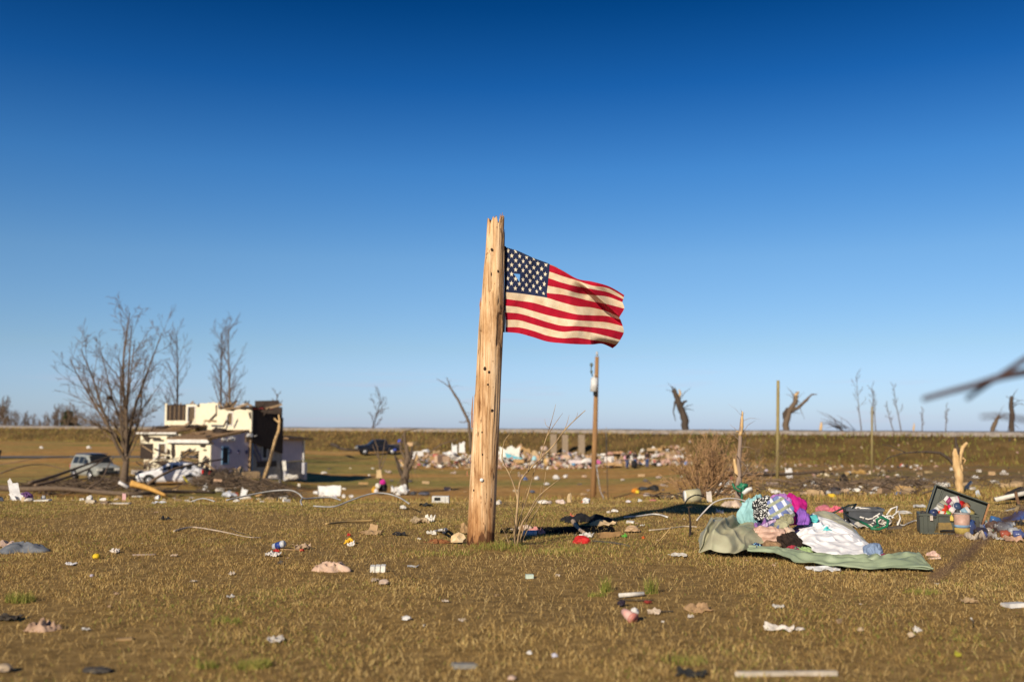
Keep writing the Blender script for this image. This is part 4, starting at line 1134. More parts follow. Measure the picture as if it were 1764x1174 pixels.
hp("back_post", TRIM, (0.06, 0.16, 12.85, 13.0, 0.9, 2.55)); hp("porch_post", col((0.45, 0.45, 0.5)), (0.1, 0.35, 12.7, 13.1, -0.6, 0.8)); hp("porch_post", col((0.40, 0.40, 0.46)), (0.1, 0.3, 9.9, 10.3, -0.6, 0.75))
hp("scrap_board", TRIM, (0.2, 0.5, 9.6, 9.7, 0.2, 1.0), rot=(0.3, 0, 0.2))
stub("broken_tree", "pale split trunk leaning against the dark side wall of the ruined house", 470, 71, [(451, 838), (456, 818), (466, 790), (472, 765), (480, 740), (482, 726), (480, 714)], [8, 7, 6, 5, 5, 4, 2.5], PALE, parts=[("limb", [(482, 728), (476, 724), (472, 720)], [4, 3, 2], PALE), ("limb", [(452, 836), (448, 820), (446, 812)], [7, 5, 2], PALE)])

# ------------------------------------------------------------------ vehicles
TYRE = mat("tyre_rubber", (0.02, 0.02, 0.021), (0.012, 0.012, 0.012), rough=0.85); RIM = mat("wheel_rim", (0.5, 0.5, 0.52), (0.35, 0.35, 0.37), rough=0.35, metal=0.6)
LAMP = mat("headlight_glass", (0.75, 0.74, 0.68), (0.6, 0.58, 0.5), rough=0.15, spec=0.6, bump=0); TAIL = mat("taillight_red", (0.6, 0.015, 0.01), (0.4, 0.01, 0.01), rough=0.2, bump=0)
def car(name, label, loc, rz, st, paint, wheels, glass, wr=0.33, lights=True, tilt=(0, 0)):
    root = thing(name, label, "car" if name != "pickup_truck" else "pickup truck", loc, rz)
    root.rotation_euler = (tilt[0], tilt[1], rz)
    def prof(x):
        xs_ = [s[0] for s in st][::-1]
        return [float(np.interp(x, xs_, [s[k] for s in st][::-1])) for k in range(6)]
    mb = MB(); n = None; vs = []
    for s in st:
        x, zb, zm, zp, wb, wr_ = s
        half = [(0, zb), (wb * 0.9, zb), (wb, zb + 0.13), (wb * 1.01, (zb + zm) * 0.55), (wb, zm - 0.04), (wb * 0.975, zm), (wr_ * 1.02, zp - 0.06), (wr_ * 0.9, zp), (wr_ * 0.5, zp + 0.025)]
        ring = [Vector((x, y, z)) for y, z in half] + [Vector((x, 0, zp + 0.03))] + [Vector((x, -y, z)) for y, z in reversed(half[1:])]
        n = len(ring); vs += ring
    fs = []
    for i in range(len(st) - 1):
        for k in range(n):
            fs.append((i * n + k, i * n + (k + 1) % n, (i + 1) * n + (k + 1) % n, (i + 1) * n + k))
    fs.append(tuple(reversed(range(n)))); fs.append(tuple(range((len(st) - 1) * n, len(st) * n)))
    mb.add(vs, fs, 0, False)
    body = obj("body", mb, paint, root, world_coords=False, bevel=0.025)
    for x0, x1 in glass:
        for sd in (-1, 1):
            q = []
            for x, top in ((x0, 0), (x1, 0), (x1, 1), (x0, 1)):
                _, zb, zm, zp, wb, wr_ = prof(x)
                f = 0.86 if top else 0.10
                q.append(Vector((x, sd * ((wb * 0.975) + (wr_ * 1.02 - wb * 0.975) * f + 0.012), zm + (zp - 0.06 - zm) * f)))
            m2 = MB(); m2.add(q + [v - Vector((0, 0.02 * sd, 0)) for v in q], [(0, 1, 2, 3), (7, 6, 5, 4), (0, 4, 5, 1), (1, 5, 6, 2), (2, 6, 7, 3), (3, 7, 4, 0)])
            obj("side_window", m2, GLASS_D, root, world_coords=False)
    for x in wheels:
        for sd in (-1, 1):
            w = prof(x)[4]
            wh = MB(); wh.cyl((x, sd * (w - 0.10), wr), wr, 0.24, (0, 1, 0), 20); wo = obj("wheel", wh, TYRE, root, world_coords=False)
            r_ = MB(); r_.cyl((x, sd * (w + 0.025), wr), wr * 0.62, 0.02, (0, 1, 0), 16)
            for a in range(5): r_.box((x + math.cos(a * 1.257) * wr * 0.3, sd * (w + 0.04), wr + math.sin(a * 1.257) * wr * 0.3), (wr * 0.55, 0.02, 0.06), (0, -a * 1.257, 0))
            obj("rim", r_, RIM, wo, world_coords=False)
            ar = MB(); ar.tube([(x + math.cos(a) * (wr + 0.05), sd * (w + 0.005), wr + math.sin(a) * (wr + 0.05)) for a in np.linspace(0, PI, 12)], 0.05, 4); obj("wheel_arch", ar, TYRE, root, world_coords=False)
    if lights:
        x, zb, zm, zp, wb, _ = st[0]; x2, zb2, zm2, zp2, wb2, _ = st[-1]
        for sd in (-1, 1):
            m2 = MB(); m2.box((x - 0.02, sd * (wb - 0.16), zm - 0.06), (0.14, 0.34, 0.17)); obj("headlight", m2, LAMP, root, world_coords=False)
            m2 = MB(); m2.box((x2 + 0.03, sd * (wb2 - 0.05), zm2 - 0.05), (0.12, 0.20, 0.26)); obj("taillight", m2, TAIL, root, world_coords=False)
        m2 = MB(); m2.box((x + 0.01, 0, zb + 0.12), (0.10, wb * 1.7, 0.2)); obj("bumper", m2, TYRE, root, world_coords=False)
    # windscreens front and back
    return root, prof
SILVER = mat("silver_paint", (0.30, 0.31, 0.29), (0.20, 0.21, 0.20), scale=3, rough=0.38, spec=0.5, bump=0.05); NAVY = mat("dark_navy_paint", (0.012, 0.015, 0.03), (0.006, 0.008, 0.015), scale=3, rough=0.3, bump=0)
WPAINT = mat("dusty_white_paint", (0.72, 0.72, 0.74), (0.55, 0.55, 0.58), scale=3, rough=0.4, spec=0.4, bump=0.1)
def screen(root, x0, z0, w0, x1, z1, w1, m=GLASS_D, name="windscreen"):
    q = [Vector((x0, -w0, z0)), Vector((x0, w0, z0)), Vector((x1, w1, z1)), Vector((x1, -w1, z1))]
    n = (q[1] - q[0]).cross(q[3] - q[0]).normalized() * 0.02
    if (n.x > 0) != (x0 > x1): n = -n
    mb = MB(); mb.add([v + n for v in q] + [v - n for v in q], [(0, 1, 2, 3), (7, 6, 5, 4), (0, 4, 5, 1), (1, 5, 6, 2), (2, 6, 7, 3), (3, 7, 4, 0)])
    obj(name, mb, m, root, world_coords=False)
suv_st = [(2.3, 0.45, 0.88, 0.92, 0.74, 0.70), (2.2, 0.38, 1.0, 1.04, 0.86, 0.80), (1.25, 0.36, 1.10, 1.16, 0.90, 0.78), (1.05, 0.36, 1.12, 1.2, 0.90, 0.76), (0.45, 0.36, 1.12, 1.76, 0.90, 0.68), (-0.6, 0.36, 1.12, 1.80, 0.90, 0.68), (-1.9, 0.36, 1.12, 1.77, 0.90, 0.68), (-2.25, 0.40, 1.10, 1.2, 0.87, 0.78), (-2.3, 0.5, 1.0, 1.04, 0.82, 0.76)]
p = G(172, 822, 50)
suv, _ = car("car", "battered silver off-road car with sky reflection painted on roof, half behind the big bare tree", gp(169, 70, 0.0), R(-46), suv_st, SILVER, (1.4, -1.4), ((0.75, 0.1), (0.0, -0.78), (-0.92, -1.80)), 0.38)
screen(suv, 1.06, 1.22, 0.70, 0.52, 1.70, 0.62); mb = MB(); mb.box((-0.7, 0, 1.835), (2.6, 1.24, 0.05)); obj("roof_sky_reflection", mb, mat("painted_sky_reflection", (0.03, 0.045, 0.10), (0.015, 0.02, 0.05), rough=0.3), suv, world_coords=False)  # reflected sky put into the roof's colour as dark blue
mb = MB(); mb.box((2.26, 0, 0.78), (0.08, 1.1, 0.28)); obj("grille", mb, TYRE, suv, world_coords=False)
mb = MB(); mb.lump((-1.4, -0.70, 1.28), (0.28, 0.03, 0.16), seed=3, amp=0.4); obj("seat_back", mb, col((0.45, 0.25, 0.08)), suv, world_coords=False)
sed_st = [(2.0, .32, .6, .63, .72, .66), (1.9, .24, .70, .73, .82, .76), (1.15, .22, .86, .90, .86, .78), (0.95, .22, .90, .95, .87, .74), (0.15, .22, .93, 1.38, .87, .60), (-0.6, .22, .95, 1.43, .87, .60), (-1.35, .22, .97, 1.32, .86, .60), (-1.75, .25, .98, 1.06, .84, .70), (-2.0, .32, .88, .92, .78, .72)]
sed, _ = car("car", "wrecked white sedan with torn front end in front of the ruined house", gp(300, 64, 0.0), R(180 + 12), sed_st, WPAINT, (1.22, -1.22), ((0.62, -0.05), (-0.13, -0.80), (-0.98, -1.30)), 0.31)
screen(sed, 0.97, 0.97, 0.70, 0.22, 1.34, 0.55); screen(sed, -1.76, 1.06, 0.66, -1.40, 1.30, 0.55, name="rear_window")
mb = MB(); mb.lump((1.85, 0, 0.5), (0.35, 0.86, 0.34), seed=9, amp=0.5, sub=3, smooth=False); obj("crumpled_front", mb, NAVY, sed, world_coords=False)
mb = MB(); mb.lump((-2.1, 0.1, 0.62), (0.5, 0.80, 0.38), seed=4, amp=0.45, sub=3, smooth=False); obj("crumpled_tail", mb, TYRE, sed, world_coords=False)
mb = MB(); mb.box((-2.38, 0.55, 0.75), (0.10, 0.34, 0.16)); o = obj("taillight", mb, TAIL, sed, world_coords=False)
pk_st = [(2.75, .55, 1.0, 1.04, .82, .78), (2.65, .45, 1.15, 1.18, .94, .88), (1.5, .42, 1.22, 1.26, .97, .86), (1.25, .42, 1.24, 1.30, .97, .82), (0.6, .42, 1.25, 1.90, .97, .72), (-0.3, .42, 1.25, 1.95, .97, .72), (-1.0, .42, 1.25, 1.90, .97, .74), (-1.15, .42, 1.22, 1.28, .97, .94), (-2.8, .5, 1.22, 1.26, .95, .92), (-2.85, .6, 1.1, 1.12, .92, .9)]
pk, _ = car("pickup_truck", "dark navy pickup truck parked at the edge of the distant debris", gp(652, 128, 0.0), R(180 + 18), pk_st, NAVY, (1.75, -1.75), ((0.95, 0.25), (0.15, -0.75)), 0.42)
screen(pk, 1.26, 1.32, 0.78, 0.66, 1.84, 0.66)

# ------------------------------------------------------------------ people among the far debris
def skin_chain(name, verts, edges, rad, m, parent, sub=1):
    me = bpy.data.meshes.new(name); me.from_pydata([tuple(v) for v in verts], edges, []); me.materials.append(m)
    o = bpy.data.objects.new(name, me); C.objects.link(o); o.parent = parent
    sk = o.modifiers.new("skin", 'SKIN')
    for i, r in enumerate(rad): me.skin_vertices[0].data[i].radius = (r, r)
    me.skin_vertices[0].data[0].use_root = True
    sk.use_smooth_shade = True
    s = o.modifiers.new("sub", 'SUBSURF'); s.levels = sub; s.render_levels = sub
    return o
SKIN = col((0.45, 0.27, 0.19), 0.6)
def person(px, d, label, top, legs, hair, lean=0.0, rz=0.0, armf=0.15, h=1.74, hood=False):
    p = gp(px, d, 0.0)
    r = thing("person", label, "person", p, rz, "people searching the far debris")
    k = h / 1.74
    def S(x, y, z): return (x * k, (y - lean * max(0, z - 0.95)) * k, z * k)
    J = {'pel': S(0, 0, .95), 'sp': S(0, 0, 1.15), 'ch': S(0, 0, 1.36), 'nk': S(0, 0, 1.48), 'hd': S(0, -.02, 1.60), 'tp': S(0, -.01, 1.70)}
    V = [J[q] for q in ('pel', 'sp', 'ch', 'nk', 'hd', 'tp')]; E = [(0, 1), (1, 2), (2, 3), (3, 4), (4, 5)]; rad = [.14, .125, .15, .055, .095, .06]
    for s in (-1, 1):
        i = len(V); V += [S(.17 * s, 0, 1.40), S(.23 * s, -.02, 1.15), S(.20 * s, -armf - .1, .95), S(.19 * s, -armf - .18, .88)]; E += [(2, i), (i, i + 1), (i + 1, i + 2), (i + 2, i + 3)]; rad += [.07, .045, .036, .04]
        i = len(V); V += [S(.09 * s, 0, .88), S(.11 * s, -.03 + .04 * s, .50), S(.11 * s, .03 + .04 * s, .09), S(.12 * s, -.10 + .04 * s, .04)]; E += [(0, i), (i, i + 1), (i + 1, i + 2), (i + 2, i + 3)]; rad += [.10, .065, .045, .04]
    skin_chain("body", V, E, [q * k for q in rad], SKIN, r)
    jv = [J['pel'], J['sp'], J['ch'], S(0, 0, 1.47)]; je = [(0, 1), (1, 2), (2, 3)]; jr = [.165, .155, .175, .09]
    for s in (-1, 1):
        i = len(jv); jv += [S(.18 * s, 0, 1.40), S(.235 * s, -.02, 1.15), S(.205 * s, -armf - .08, .97)]; je += [(2, i), (i, i + 1), (i + 1, i + 2)]; jr += [.09, .065, .05]
    skin_chain("jacket", jv, je, [q * k for q in jr], top, r)
    tv = [S(0, 0, .93)]; te = []; tr_ = [.16]
    for s in (-1, 1):
        i = len(tv); tv += [S(.095 * s, 0, .85), S(.11 * s, -.03 + .04 * s, .50), S(.11 * s, .03 + .04 * s, .10)]; te += [(0, i), (i, i + 1), (i + 1, i + 2)]; tr_ += [.115, .08, .065]
    skin_chain("trousers", tv, te, [q * k for q in tr_], legs, r)
    hm = MB(); c = S(0, .0, 1.645); hm.lump((c[0], c[1] + .015, c[2]), (.105 * k, .115 * k, .105 * k), seed=px, amp=0.1, sub=2); obj("hair", hm, hair, r, world_coords=False)
    for s in (-1, 1):
        sm_ = MB(); c = S(.115 * s, -.05 + .04 * s, .05); sm_.lump(c, (.055, .14, .055), seed=1, amp=0.05, sub=2, flat=True); obj("shoe", sm_, TYRE, r, world_coords=False)
    return r
JDARK = col((0.035, 0.025, 0.025)); JEANS = mat("blue_jeans", (0.05, 0.09, 0.22), (0.03, 0.05, 0.13), scale=12); HAIRD = col((0.03, 0.018, 0.012))
person(1079, 103, "person in dark jacket and blue jeans bending over the far debris, leftmost of three", JDARK, JEANS, HAIRD, lean=0.45, rz=0.5, armf=0.2)
person(1093, 103.5, "person in dark jacket carrying a black bag, middle of the three by the debris", JDARK, JEANS, HAIRD, lean=0.2, rz=-0.4)
person(1113, 102.5, "person in dark clothes standing alone upright, rightmost of the three", col((0.05, 0.03, 0.03)), JEANS, HAIRD, lean=0.0, rz=0.3, armf=0.05, h=1.72)
mb = MB(); p = gp(1091, 102.2); mb.lump(p + Vector((0, 0, 0.42)), (0.30, 0.24, 0.42), seed=2, amp=0.3); tag(obj("bag", mb, col((0.01, 0.01, 0.012))), "black bag held low by the middle person", "bag")

# ------------------------------------------------------------------ utility poles and posts
POLEW = mat("brown_pole_wood", (0.34, 0.19, 0.08), (0.20, 0.11, 0.05), scale=6, stretch=(2, 2, 0.2), bump=0.3)
d = 64.0
bp_ = gp(1020, d); up = thing("utility_pole", "brown wooden utility pole carrying a white transformer behind the flag", "pole", bp_)
mb = MB(); tp_ = W(1028.5, 614, d); b0 = bp_ - Vector((0, 0, 0.3)); mb.tube([b0, b0.lerp(tp_, 0.5), tp_], [0.185, 0.16, 0.125], 12); obj("shaft", mb, POLEW, up)
mb = MB(); c = W(1023.5, 663, d - 0.35); mb.cyl(c, 0.235, 0.82, (0.06, 0, 1), 16); mb.cyl(c + Vector((0.03, 0, 0.44)), 0.20, 0.08, (0.06, 0, 1), 16); mb.tube([c + Vector((0, 0, 0.48)), c + Vector((0.02, 0, 0.72))], [0.05, 0.04], 8); tr_o = obj("transformer", mb, col((0.66, 0.66, 0.66), 0.5), up)
mb = MB(); mb.box(W(1025.5, 676, d - 0.2), (0.25, 0.35, 0.3)); obj("bracket", mb, TYRE, up)
mb = MB(); mb.tube([W(1019, 628, d - .2), W(1018, 640, d - .2), W(1021, 648, d - .2)], 0.035, 6); mb.lump(W(1019, 628, d - .2), (0.10, 0.08, 0.14), sub=2); mb.lump(W(1019, 640, d - .2), (0.08, 0.08, 0.12), sub=2); obj("fuse_cutout", mb, col((0.10, 0.13, 0.12)), up)
mb = MB(); mb.cyl(W(1028.5, 609, d), 0.07, 0.28, n=8); obj("insulator", mb, col((0.5, 0.5, 0.5), 0.4), up)
mb = MB(); mb.tube([W(1027, 800, d - .3), W(1034, 845, d - .3), W(1042, 862, d - 3)], 0.022, 5); obj("guy_wire", mb, col((0.42, 0.44, 0.48)), up)
def post(label, px0, py0, px1, py1, d, r, m, parts=()):
    b = W(px0, py0, d); t = W(px1, py1, d); b.z = min(b.z, zt(b.x, d) - 0.05)
    mb = MB(); mb.tube([b, t], [r, r * 0.85], 10)
    return tag(obj("post", mb, m), label, "post")
OLIVE = mat("weathered_post", (0.30, 0.24, 0.10), (0.18, 0.14, 0.06), scale=8, stretch=(2, 2, 0.3))
post("tall slim straight post standing in the field right of the shrub", 1339, 836, 1340.5, 655, 48, 0.085, OLIVE)
post("shorter thin post standing at the foot of the road bank on the right", 1502, 818, 1502, 700, 68, 0.07, OLIVE)
post("thin grey wire-like post right of the utility pole", 1047, 850, 1044, 735, 66, 0.025, col((0.42, 0.40, 0.36)))
# snapped young trunk with a green hose
stub("broken_tree", "slim grey snapped trunk with a pale splintered tip and a green hose round it", 1273, 18.5, [(1271, 872), (1272, 845), (1273, 800), (1275, 760), (1277, 725), (1279, 708)], [12, 11, 8.5, 6.5, 5, 1.5], mat("grey_bark", (0.30, 0.22, 0.17), (0.18, 0.13, 0.10), scale=10, stretch=(2, 2, 0.4)), parts=[("limb", [(1275, 750), (1278, 730), (1279, 708)], [7, 6, 2], PALE), ("limb", [(1269, 820), (1267, 806), (1265, 790)], [8, 7, 4], PALE), ("limb", [(1275, 825), (1284, 812), (1294, 795)], [5, 3, 1.5], BARK), ("limb", [(1276, 752), (1274, 744), (1268, 742)], [4, 3, 1.5], PALE), ("limb", [(1276, 775), (1283, 765), (1285, 752)], [2, 1.5, 1], BARK)])
HOSE = mat("green_hose_rubber", (0.02, 0.17, 0.085), (0.012, 0.10, 0.05), rough=0.4)
mb = MB(); dd = 18.2; mb.tube([W(1262, 832, dd), W(1265, 840, dd), W(1273, 846, dd), W(1280, 842, dd), W(1284, 834, dd), W(1281, 838, dd - .1), W(1278, 855, dd - .1), W(1277, 873, dd - .1)], [0.02] * 8, 6); mb.lump(W(1279, 838, dd), (0.09, 0.08, 0.07), seed=1, amp=0.6)
tag(obj("garden_hose", mb, HOSE), "green hose looped round the slim snapped trunk", "hose")
mb = MB(); mb.tube([W(1280, 850, dd - .15), W(1288, 843, dd - .15), W(1295, 841, dd - .15)], [0.035, 0.04, 0.035], 8); tag(obj("plastic_pipe", mb, col((0.75, 0.76, 0.74), 0.5)), "short white pipe propped beside the green hose", "pipe")
# pale broken stump with two horns behind the footlocker
stub("broken_tree", "pale barkless forked trunk standing behind the open footlocker", 1650, 27, [(1654, 842), (1652, 825), (1648, 800), (1647, 785), (1645, 772)], [14, 13, 16, 12, 5], PALE, parts=[("limb", [(1652, 800), (1655, 780), (1659, 770), (1666, 762)], [9, 8, 7, 5], PALE), ("limb", [(1655, 800), (1658, 812)], [6, 3], PALE), ("limb", [(1648, 788), (1650, 775), (1647, 765), (1646, 752)], [10, 8, 5, 3], BARK_D), ("limb", [(1646, 805), (1636, 790), (1620, 780), (1600, 778), (1580, 778)], [6, 6, 5, 4, 3], BARK_D), ("limb", [(1580, 778), (1555, 780), (1530, 788), (1518, 800)], [3, 2.5, 2, 1.5], BARK_D), ("limb", [(1560, 779), (1535, 768), (1520, 765)], [2, 1.5, 1], BARK_D), ("limb", [(1658, 788), (1663, 792), (1660, 798)], [4, 3, 1], PALE)])
# storm-stripped shrub tree with debris at its foot, right of centre
g = random.Random(31)
st = thing("bare_shrub", "large twiggy bare shrub with debris caught in it, right of the utility pole", "shrub", gp(1208, 22))
mbs = (MB(), MB()); b0 = gp(1212, 22) - Vector((0, 0, 0.1))
for k in range(30):
    a = g.uniform(-1.25, 1.45)
    branch(mbs, b0 + Vector((g.uniform(-.12, .12), g.uniform(-.1, .1), 0)), (a, g.uniform(-.5, .5), 1.0), g.uniform(0.9, 1.35), 0.022, 0, dict(lv=3, seg=(5, 4, 3, 2), wob=0.14, up=0.06, rmin=0.0035, tl=1, n=(7, 5, 3), t0=(0.25, 0.2, 0.2), ang=((18, 45), (20, 45), (20, 45)), lr=(0.55, 0.55, 0.5), rr=0.55, tip=0.3), g)
obj("stem", mbs[0], mat("shrub_stem", (0.22, 0.13, 0.07), (0.10, 0.06, 0.035), scale=10), st); obj("twigs", mbs[1], mat("shrub_twig", (0.44, 0.27, 0.13), (0.28, 0.16, 0.08), scale=8), st)
st2 = thing("bare_shrub", "small bare shrub right of the slim snapped trunk", "shrub", gp(1292, 24))
mbs = (MB(), MB()); b0 = gp(1292, 24) - Vector((0, 0, 0.1))
for k in range(9):
    branch(mbs, b0 + Vector((g.uniform(-.3, .3), g.uniform(-.1, .1), 0)), (g.uniform(-.5, .5), g.uniform(-.4, .4), 1.0), g.uniform(0.7, 1.4), 0.010, 0, dict(lv=2, seg=(5, 4, 3), wob=0.10, up=0.06, rmin=0.0035, tl=1, n=(6, 4), t0=(0.25, 0.2), ang=((18, 40), (20, 45)), lr=(0.5, 0.5), rr=0.55, tip=0.3), g)
obj("stem", mbs[0], BARK, st2); obj("twigs", mbs[1], TWIG, st2)
# stripped tree and sapling left of the pole
def wd(pts, d): return [W(a, b, d) for a, b in pts]
stub("broken_tree", "dark stripped tree stub with pale torn limbs left of the wooden pole", 698, 70, [(698, 846), (697, 825), (700, 805), (703, 785), (700, 765)], [14, 13, 11, 9, 5], BARK, parts=[("limb", [(697, 826), (688, 806), (680, 784)], [8, 7, 4], BARK_D), ("limb", [(699, 815), (708, 800), (716, 788), (718, 778)], [9, 7, 5, 2], BARK), ("limb", [(701, 800), (708, 785), (710, 768)], [9, 7, 3], BARK_D), ("limb", [(690, 795), (698, 804), (703, 810)], [3, 4, 2], PALE), ("limb", [(699, 790), (690, 775), (690, 760), (697, 742)], [6, 4, 3, 2], BARK), ("limb", [(699, 775), (697, 755), (697, 742), (720, 738)], [4, 4, 3, 1], BARK), ("limb", [(705, 800), (730, 785), (760, 765), (790, 755)], [3, 2, 1.5, 1], TWIG_G), ("limb", [(714, 795), (719, 788), (718, 783)], [5, 5, 3], PALE)])
stub("bare_sapling", "slim forked sapling with a pale board lodged in it, left of the stripped stub", 655, 69, [(656, 849), (655, 830), (655, 812), (653, 790), (650, 770), (640, 745)], [5, 4, 3, 2.5, 2, 1], BARK, parts=[("limb", [(655, 800), (660, 780), (664, 755)], [2.5, 2, 1], BARK), ("limb", [(653, 790), (645, 775), (642, 765)], [2, 1.5, 1], BARK), ("limb", [(655, 812), (661, 795), (672, 770)], [2, 1.5, 1], TWIG_G)])
# ------------------------------------------------------------------ debris, one object per piece
def item(kind, px, py, wpx, hpx, c, name, label, cat=None, group=None, far=None, seed=None, yaw=None, lift=0.0, rough=0.75, base=None, deep=None):
    p = base or G(px, py, far)
    d = p.y
    w = wpx * d / FOC; h = hpx * d / FOC
    s = seed if seed is not None else (px * 7 + py * 13) % 997
    g = random.Random(s)
    yaw = g.uniform(-0.5, 0.5) if yaw is None else yaw
    m = c if isinstance(c, bpy.types.Material) else col(c, rough)
    mb = MB()
    rot = Matrix.Rotation(yaw, 3, 'Z')
    if kind == 'sheet':
        nx, ny = 11, 8; dp = deep or w * 0.75; vs = []
        for j in range(ny):
            for i in range(nx):
                u = i / (nx - 1) - 0.5; v = j / (ny - 1) - 0.5
                e = 1 + 0.30 * mnoise.noise(Vector((u * 3 + s, v * 3, 1)))
                k = abs(mnoise.noise(Vector((u * 2.6 + s * 1.7, v * 2.6, s)))) * 1.7 + 0.25 * (v + 0.5)
                k += 0.25 * abs(mnoise.noise(Vector((u * 7 + s, v * 7, 4))))
                q = rot @ Vector((u * w * e, v * dp * e, 0))
                vs.append(Vector((q.x, q.y, k * h * 0.85 + 0.006)))
        n = len(vs); vs = vs + [v - Vector((0, 0, min(0.012, h * 0.15))) for v in vs]
        fs = []
        for j in range(ny - 1):
            for i in range(nx - 1):
                a = j * nx + i
                fs.append((a, a + 1, a + nx + 1, a + nx)); fs.append((n + a + nx, n + a + nx + 1, n + a + 1, n + a))
        rim = [i for i in range(nx)] + [j * nx + nx - 1 for j in range(1, ny)] + [(ny - 1) * nx + i for i in range(nx - 2, -1, -1)] + [j * nx for j in range(ny - 2, 0, -1)]
        for a, b in zip(rim, rim[1:] + rim[:1]): fs.append((a, n + a, n + b, b))
        mb.add(vs, fs, 0, False)
    elif kind == 'chunk':
        mb.lump((0, 0, h * 0.42), (w / 2, (deep or w * 0.8) / 2, h * 0.58), seed=s, amp=0.5, sub=2, rot=(0, 0, yaw), flat=True, smooth=False)
    elif kind == 'cloth':
        dp = deep or w * 0.7
        if h > 0.42 * w:                      # a bunched garment: long creases running one way, pinched outline
            vs0, fs0 = ico(6 if w > 0.2 else 5); out = []; th = g.uniform(0.3, 2.6); ct, st_ = math.cos(th), math.sin(th)
            for v in vs0:
                a_ = v.x * ct + v.z * st_; b_ = -v.x * st_ + v.z * ct
                wp = mnoise.noise(v * 1.3 + Vector((s, 0, 0))) * 0.5
                q = Vector((a_ * 0.9 + wp, b_ * 3.6 + wp * 2.0, v.y * 1.6)) + Vector((s * 1.7, s, 0))
                k = 0.30 * mnoise.noise(v * 1.15 + Vector((s * 2.1, 3, s))) + 0.15 * (0.35 - abs(mnoise.noise(q)) * 1.7) + 0.05 * mnoise.noise(q * 2.3)
                k += 0.10 * mnoise.noise(v * 2.7 + Vector((s, s, s)))
                z_ = v * (1 + k); z_ = Vector((z_.x * w / 2 * 1.04, z_.y * dp / 2, z_.z * h * 0.70))
                if z_.z < -h * 0.26: z_.z = -h * 0.26
                out.append(rot @ z_ + Vector((0, 0, h * 0.30)))
            mb.add(out, fs0, 0, True)
        else:                                 # a crumpled cloth lying flat: ragged outline, ridged folds
            nr, na = 16, 64; vs = [Vector((0, 0, h * 0.8))]; fs = []
            cs, sn = math.cos(yaw), math.sin(yaw)
            for i in range(1, nr + 1):
                f = i / nr
                for k in range(na):
                    a = 2 * PI * k / na; ca, sa = math.cos(a), math.sin(a)
                    e = 0.92 + 0.55 * mnoise.noise(Vector((ca * 1.1 + s * 1.3, sa * 1.1, 5))) + 0.30 * mnoise.noise(Vector((ca * 2.9 + s, sa * 2.9, 8)))
                    x = ca * w / 2 * e * f; y = sa * dp / 2 * e * f
                    n1 = abs(mnoise.noise(Vector((x / w * 4.2 + s, y / w * 4.2, s * 0.3)))); n2 = abs(mnoise.noise(Vector((x / w * 10 + s, y / w * 10, 3))))
                    zz = h * (0.95 - 1.7 * n1 - 0.25 * n2) * (1 - f ** 2) ** 0.7 + h * 0.10 * (1 - f)
                    vs.append(Vector((x * cs - y * sn, x * sn + y * cs, max(0.004 + 0.10 * h * (1 - f) , zz) if f < 1 else -0.004)))
            for k in range(na): fs.append((0, 1 + k, 1 + (k + 1) % na))
            for i in range(nr - 1):
                for k in range(na):
                    k2 = (k + 1) % na; o0 = 1 + i * na
                    fs.append((o0 + k, o0 + na + k, o0 + na + k2, o0 + k2))
            fs.append(tuple(reversed(range(1 + (nr - 1) * na, 1 + nr * na))))
            mb.add(vs, fs, 0, True)
    elif kind == 'board':
        dp = deep or w * 0.3
        mb.box((0, 0, h / 2), (w, dp, h), (g.uniform(-.12, .12), g.uniform(-.10, .10), yaw))
    elif kind == 'panel':                     # a slab leaning up to face the viewer
        th = min(0.05, w * 0.05)
        Mp = Euler((g.uniform(-.5, -.2), g.uniform(-.15, .15), yaw)).to_matrix(); k = 9; pl = []
        for q, (x, z) in enumerate(((-.5, 0), (0, 0), (.5, 0), (.5, .5), (.5, 1), (.17, 1), (-.17, 1), (-.5, 1), (-.5, .5))):
            j_ = 0.10 if name in ("freezer",) else 0.32
            pl.append((w * x * (1 - j_ * g.random()), h * (z * (1 - j_ * g.random()) if z else 0)))
        vs = [Mp @ Vector((x, -th / 2, z)) for x, z in pl] + [Mp @ Vector((x, th / 2, z)) for x, z in pl]
        mb.add(vs, [tuple(range(k)), tuple(reversed(range(k, 2 * k)))] + [(i, k + i, k + (i + 1) % k, (i + 1) % k) for i in range(k)])
    elif kind == 'ball':
        mb.lump((0, 0, h / 2), (w / 2, w / 2, h / 2), seed=s, amp=0.03, sub=3)
    o = obj(name, mb, m)
    o.location = Vector(o.location) + p + Vector((0, 0, lift))
    return tag(o, label, cat or name.split('_')[-1], group)
def stick(label, pts, r, c, name="stick", far=None, cat=None, group=None, r1=None, dz=0.01, ds=None, n=6):
    P = []
    for i, q in enumerate(pts):
        if len(q) == 3: P.append(W(q[0], q[1], q[2]))
        else:
            p = G(q[0], q[1], far); P.append(p + Vector((0, 0, dz)))
    out = []
    k = len(P)
    if k > 2:
        for i in range(k - 1):
            for q in range(5):
                w_ = cr(q / 5)
                out.append(P[max(i - 1, 0)] * w_[0] + P[i] * w_[1] + P[i + 1] * w_[2] + P[min(i + 2, k - 1)] * w_[3])
        out.append(P[-1])
    else: out = P
    mb = MB(); r1 = r if r1 is None else r1
    mb.tube(out, [r + (r1 - r) * i / (len(out) - 1) for i in range(len(out))], n)
    return tag(obj(name, mb, c if isinstance(c, bpy.types.Material) else col(c)), label, cat or name.split('_')[-1], group)
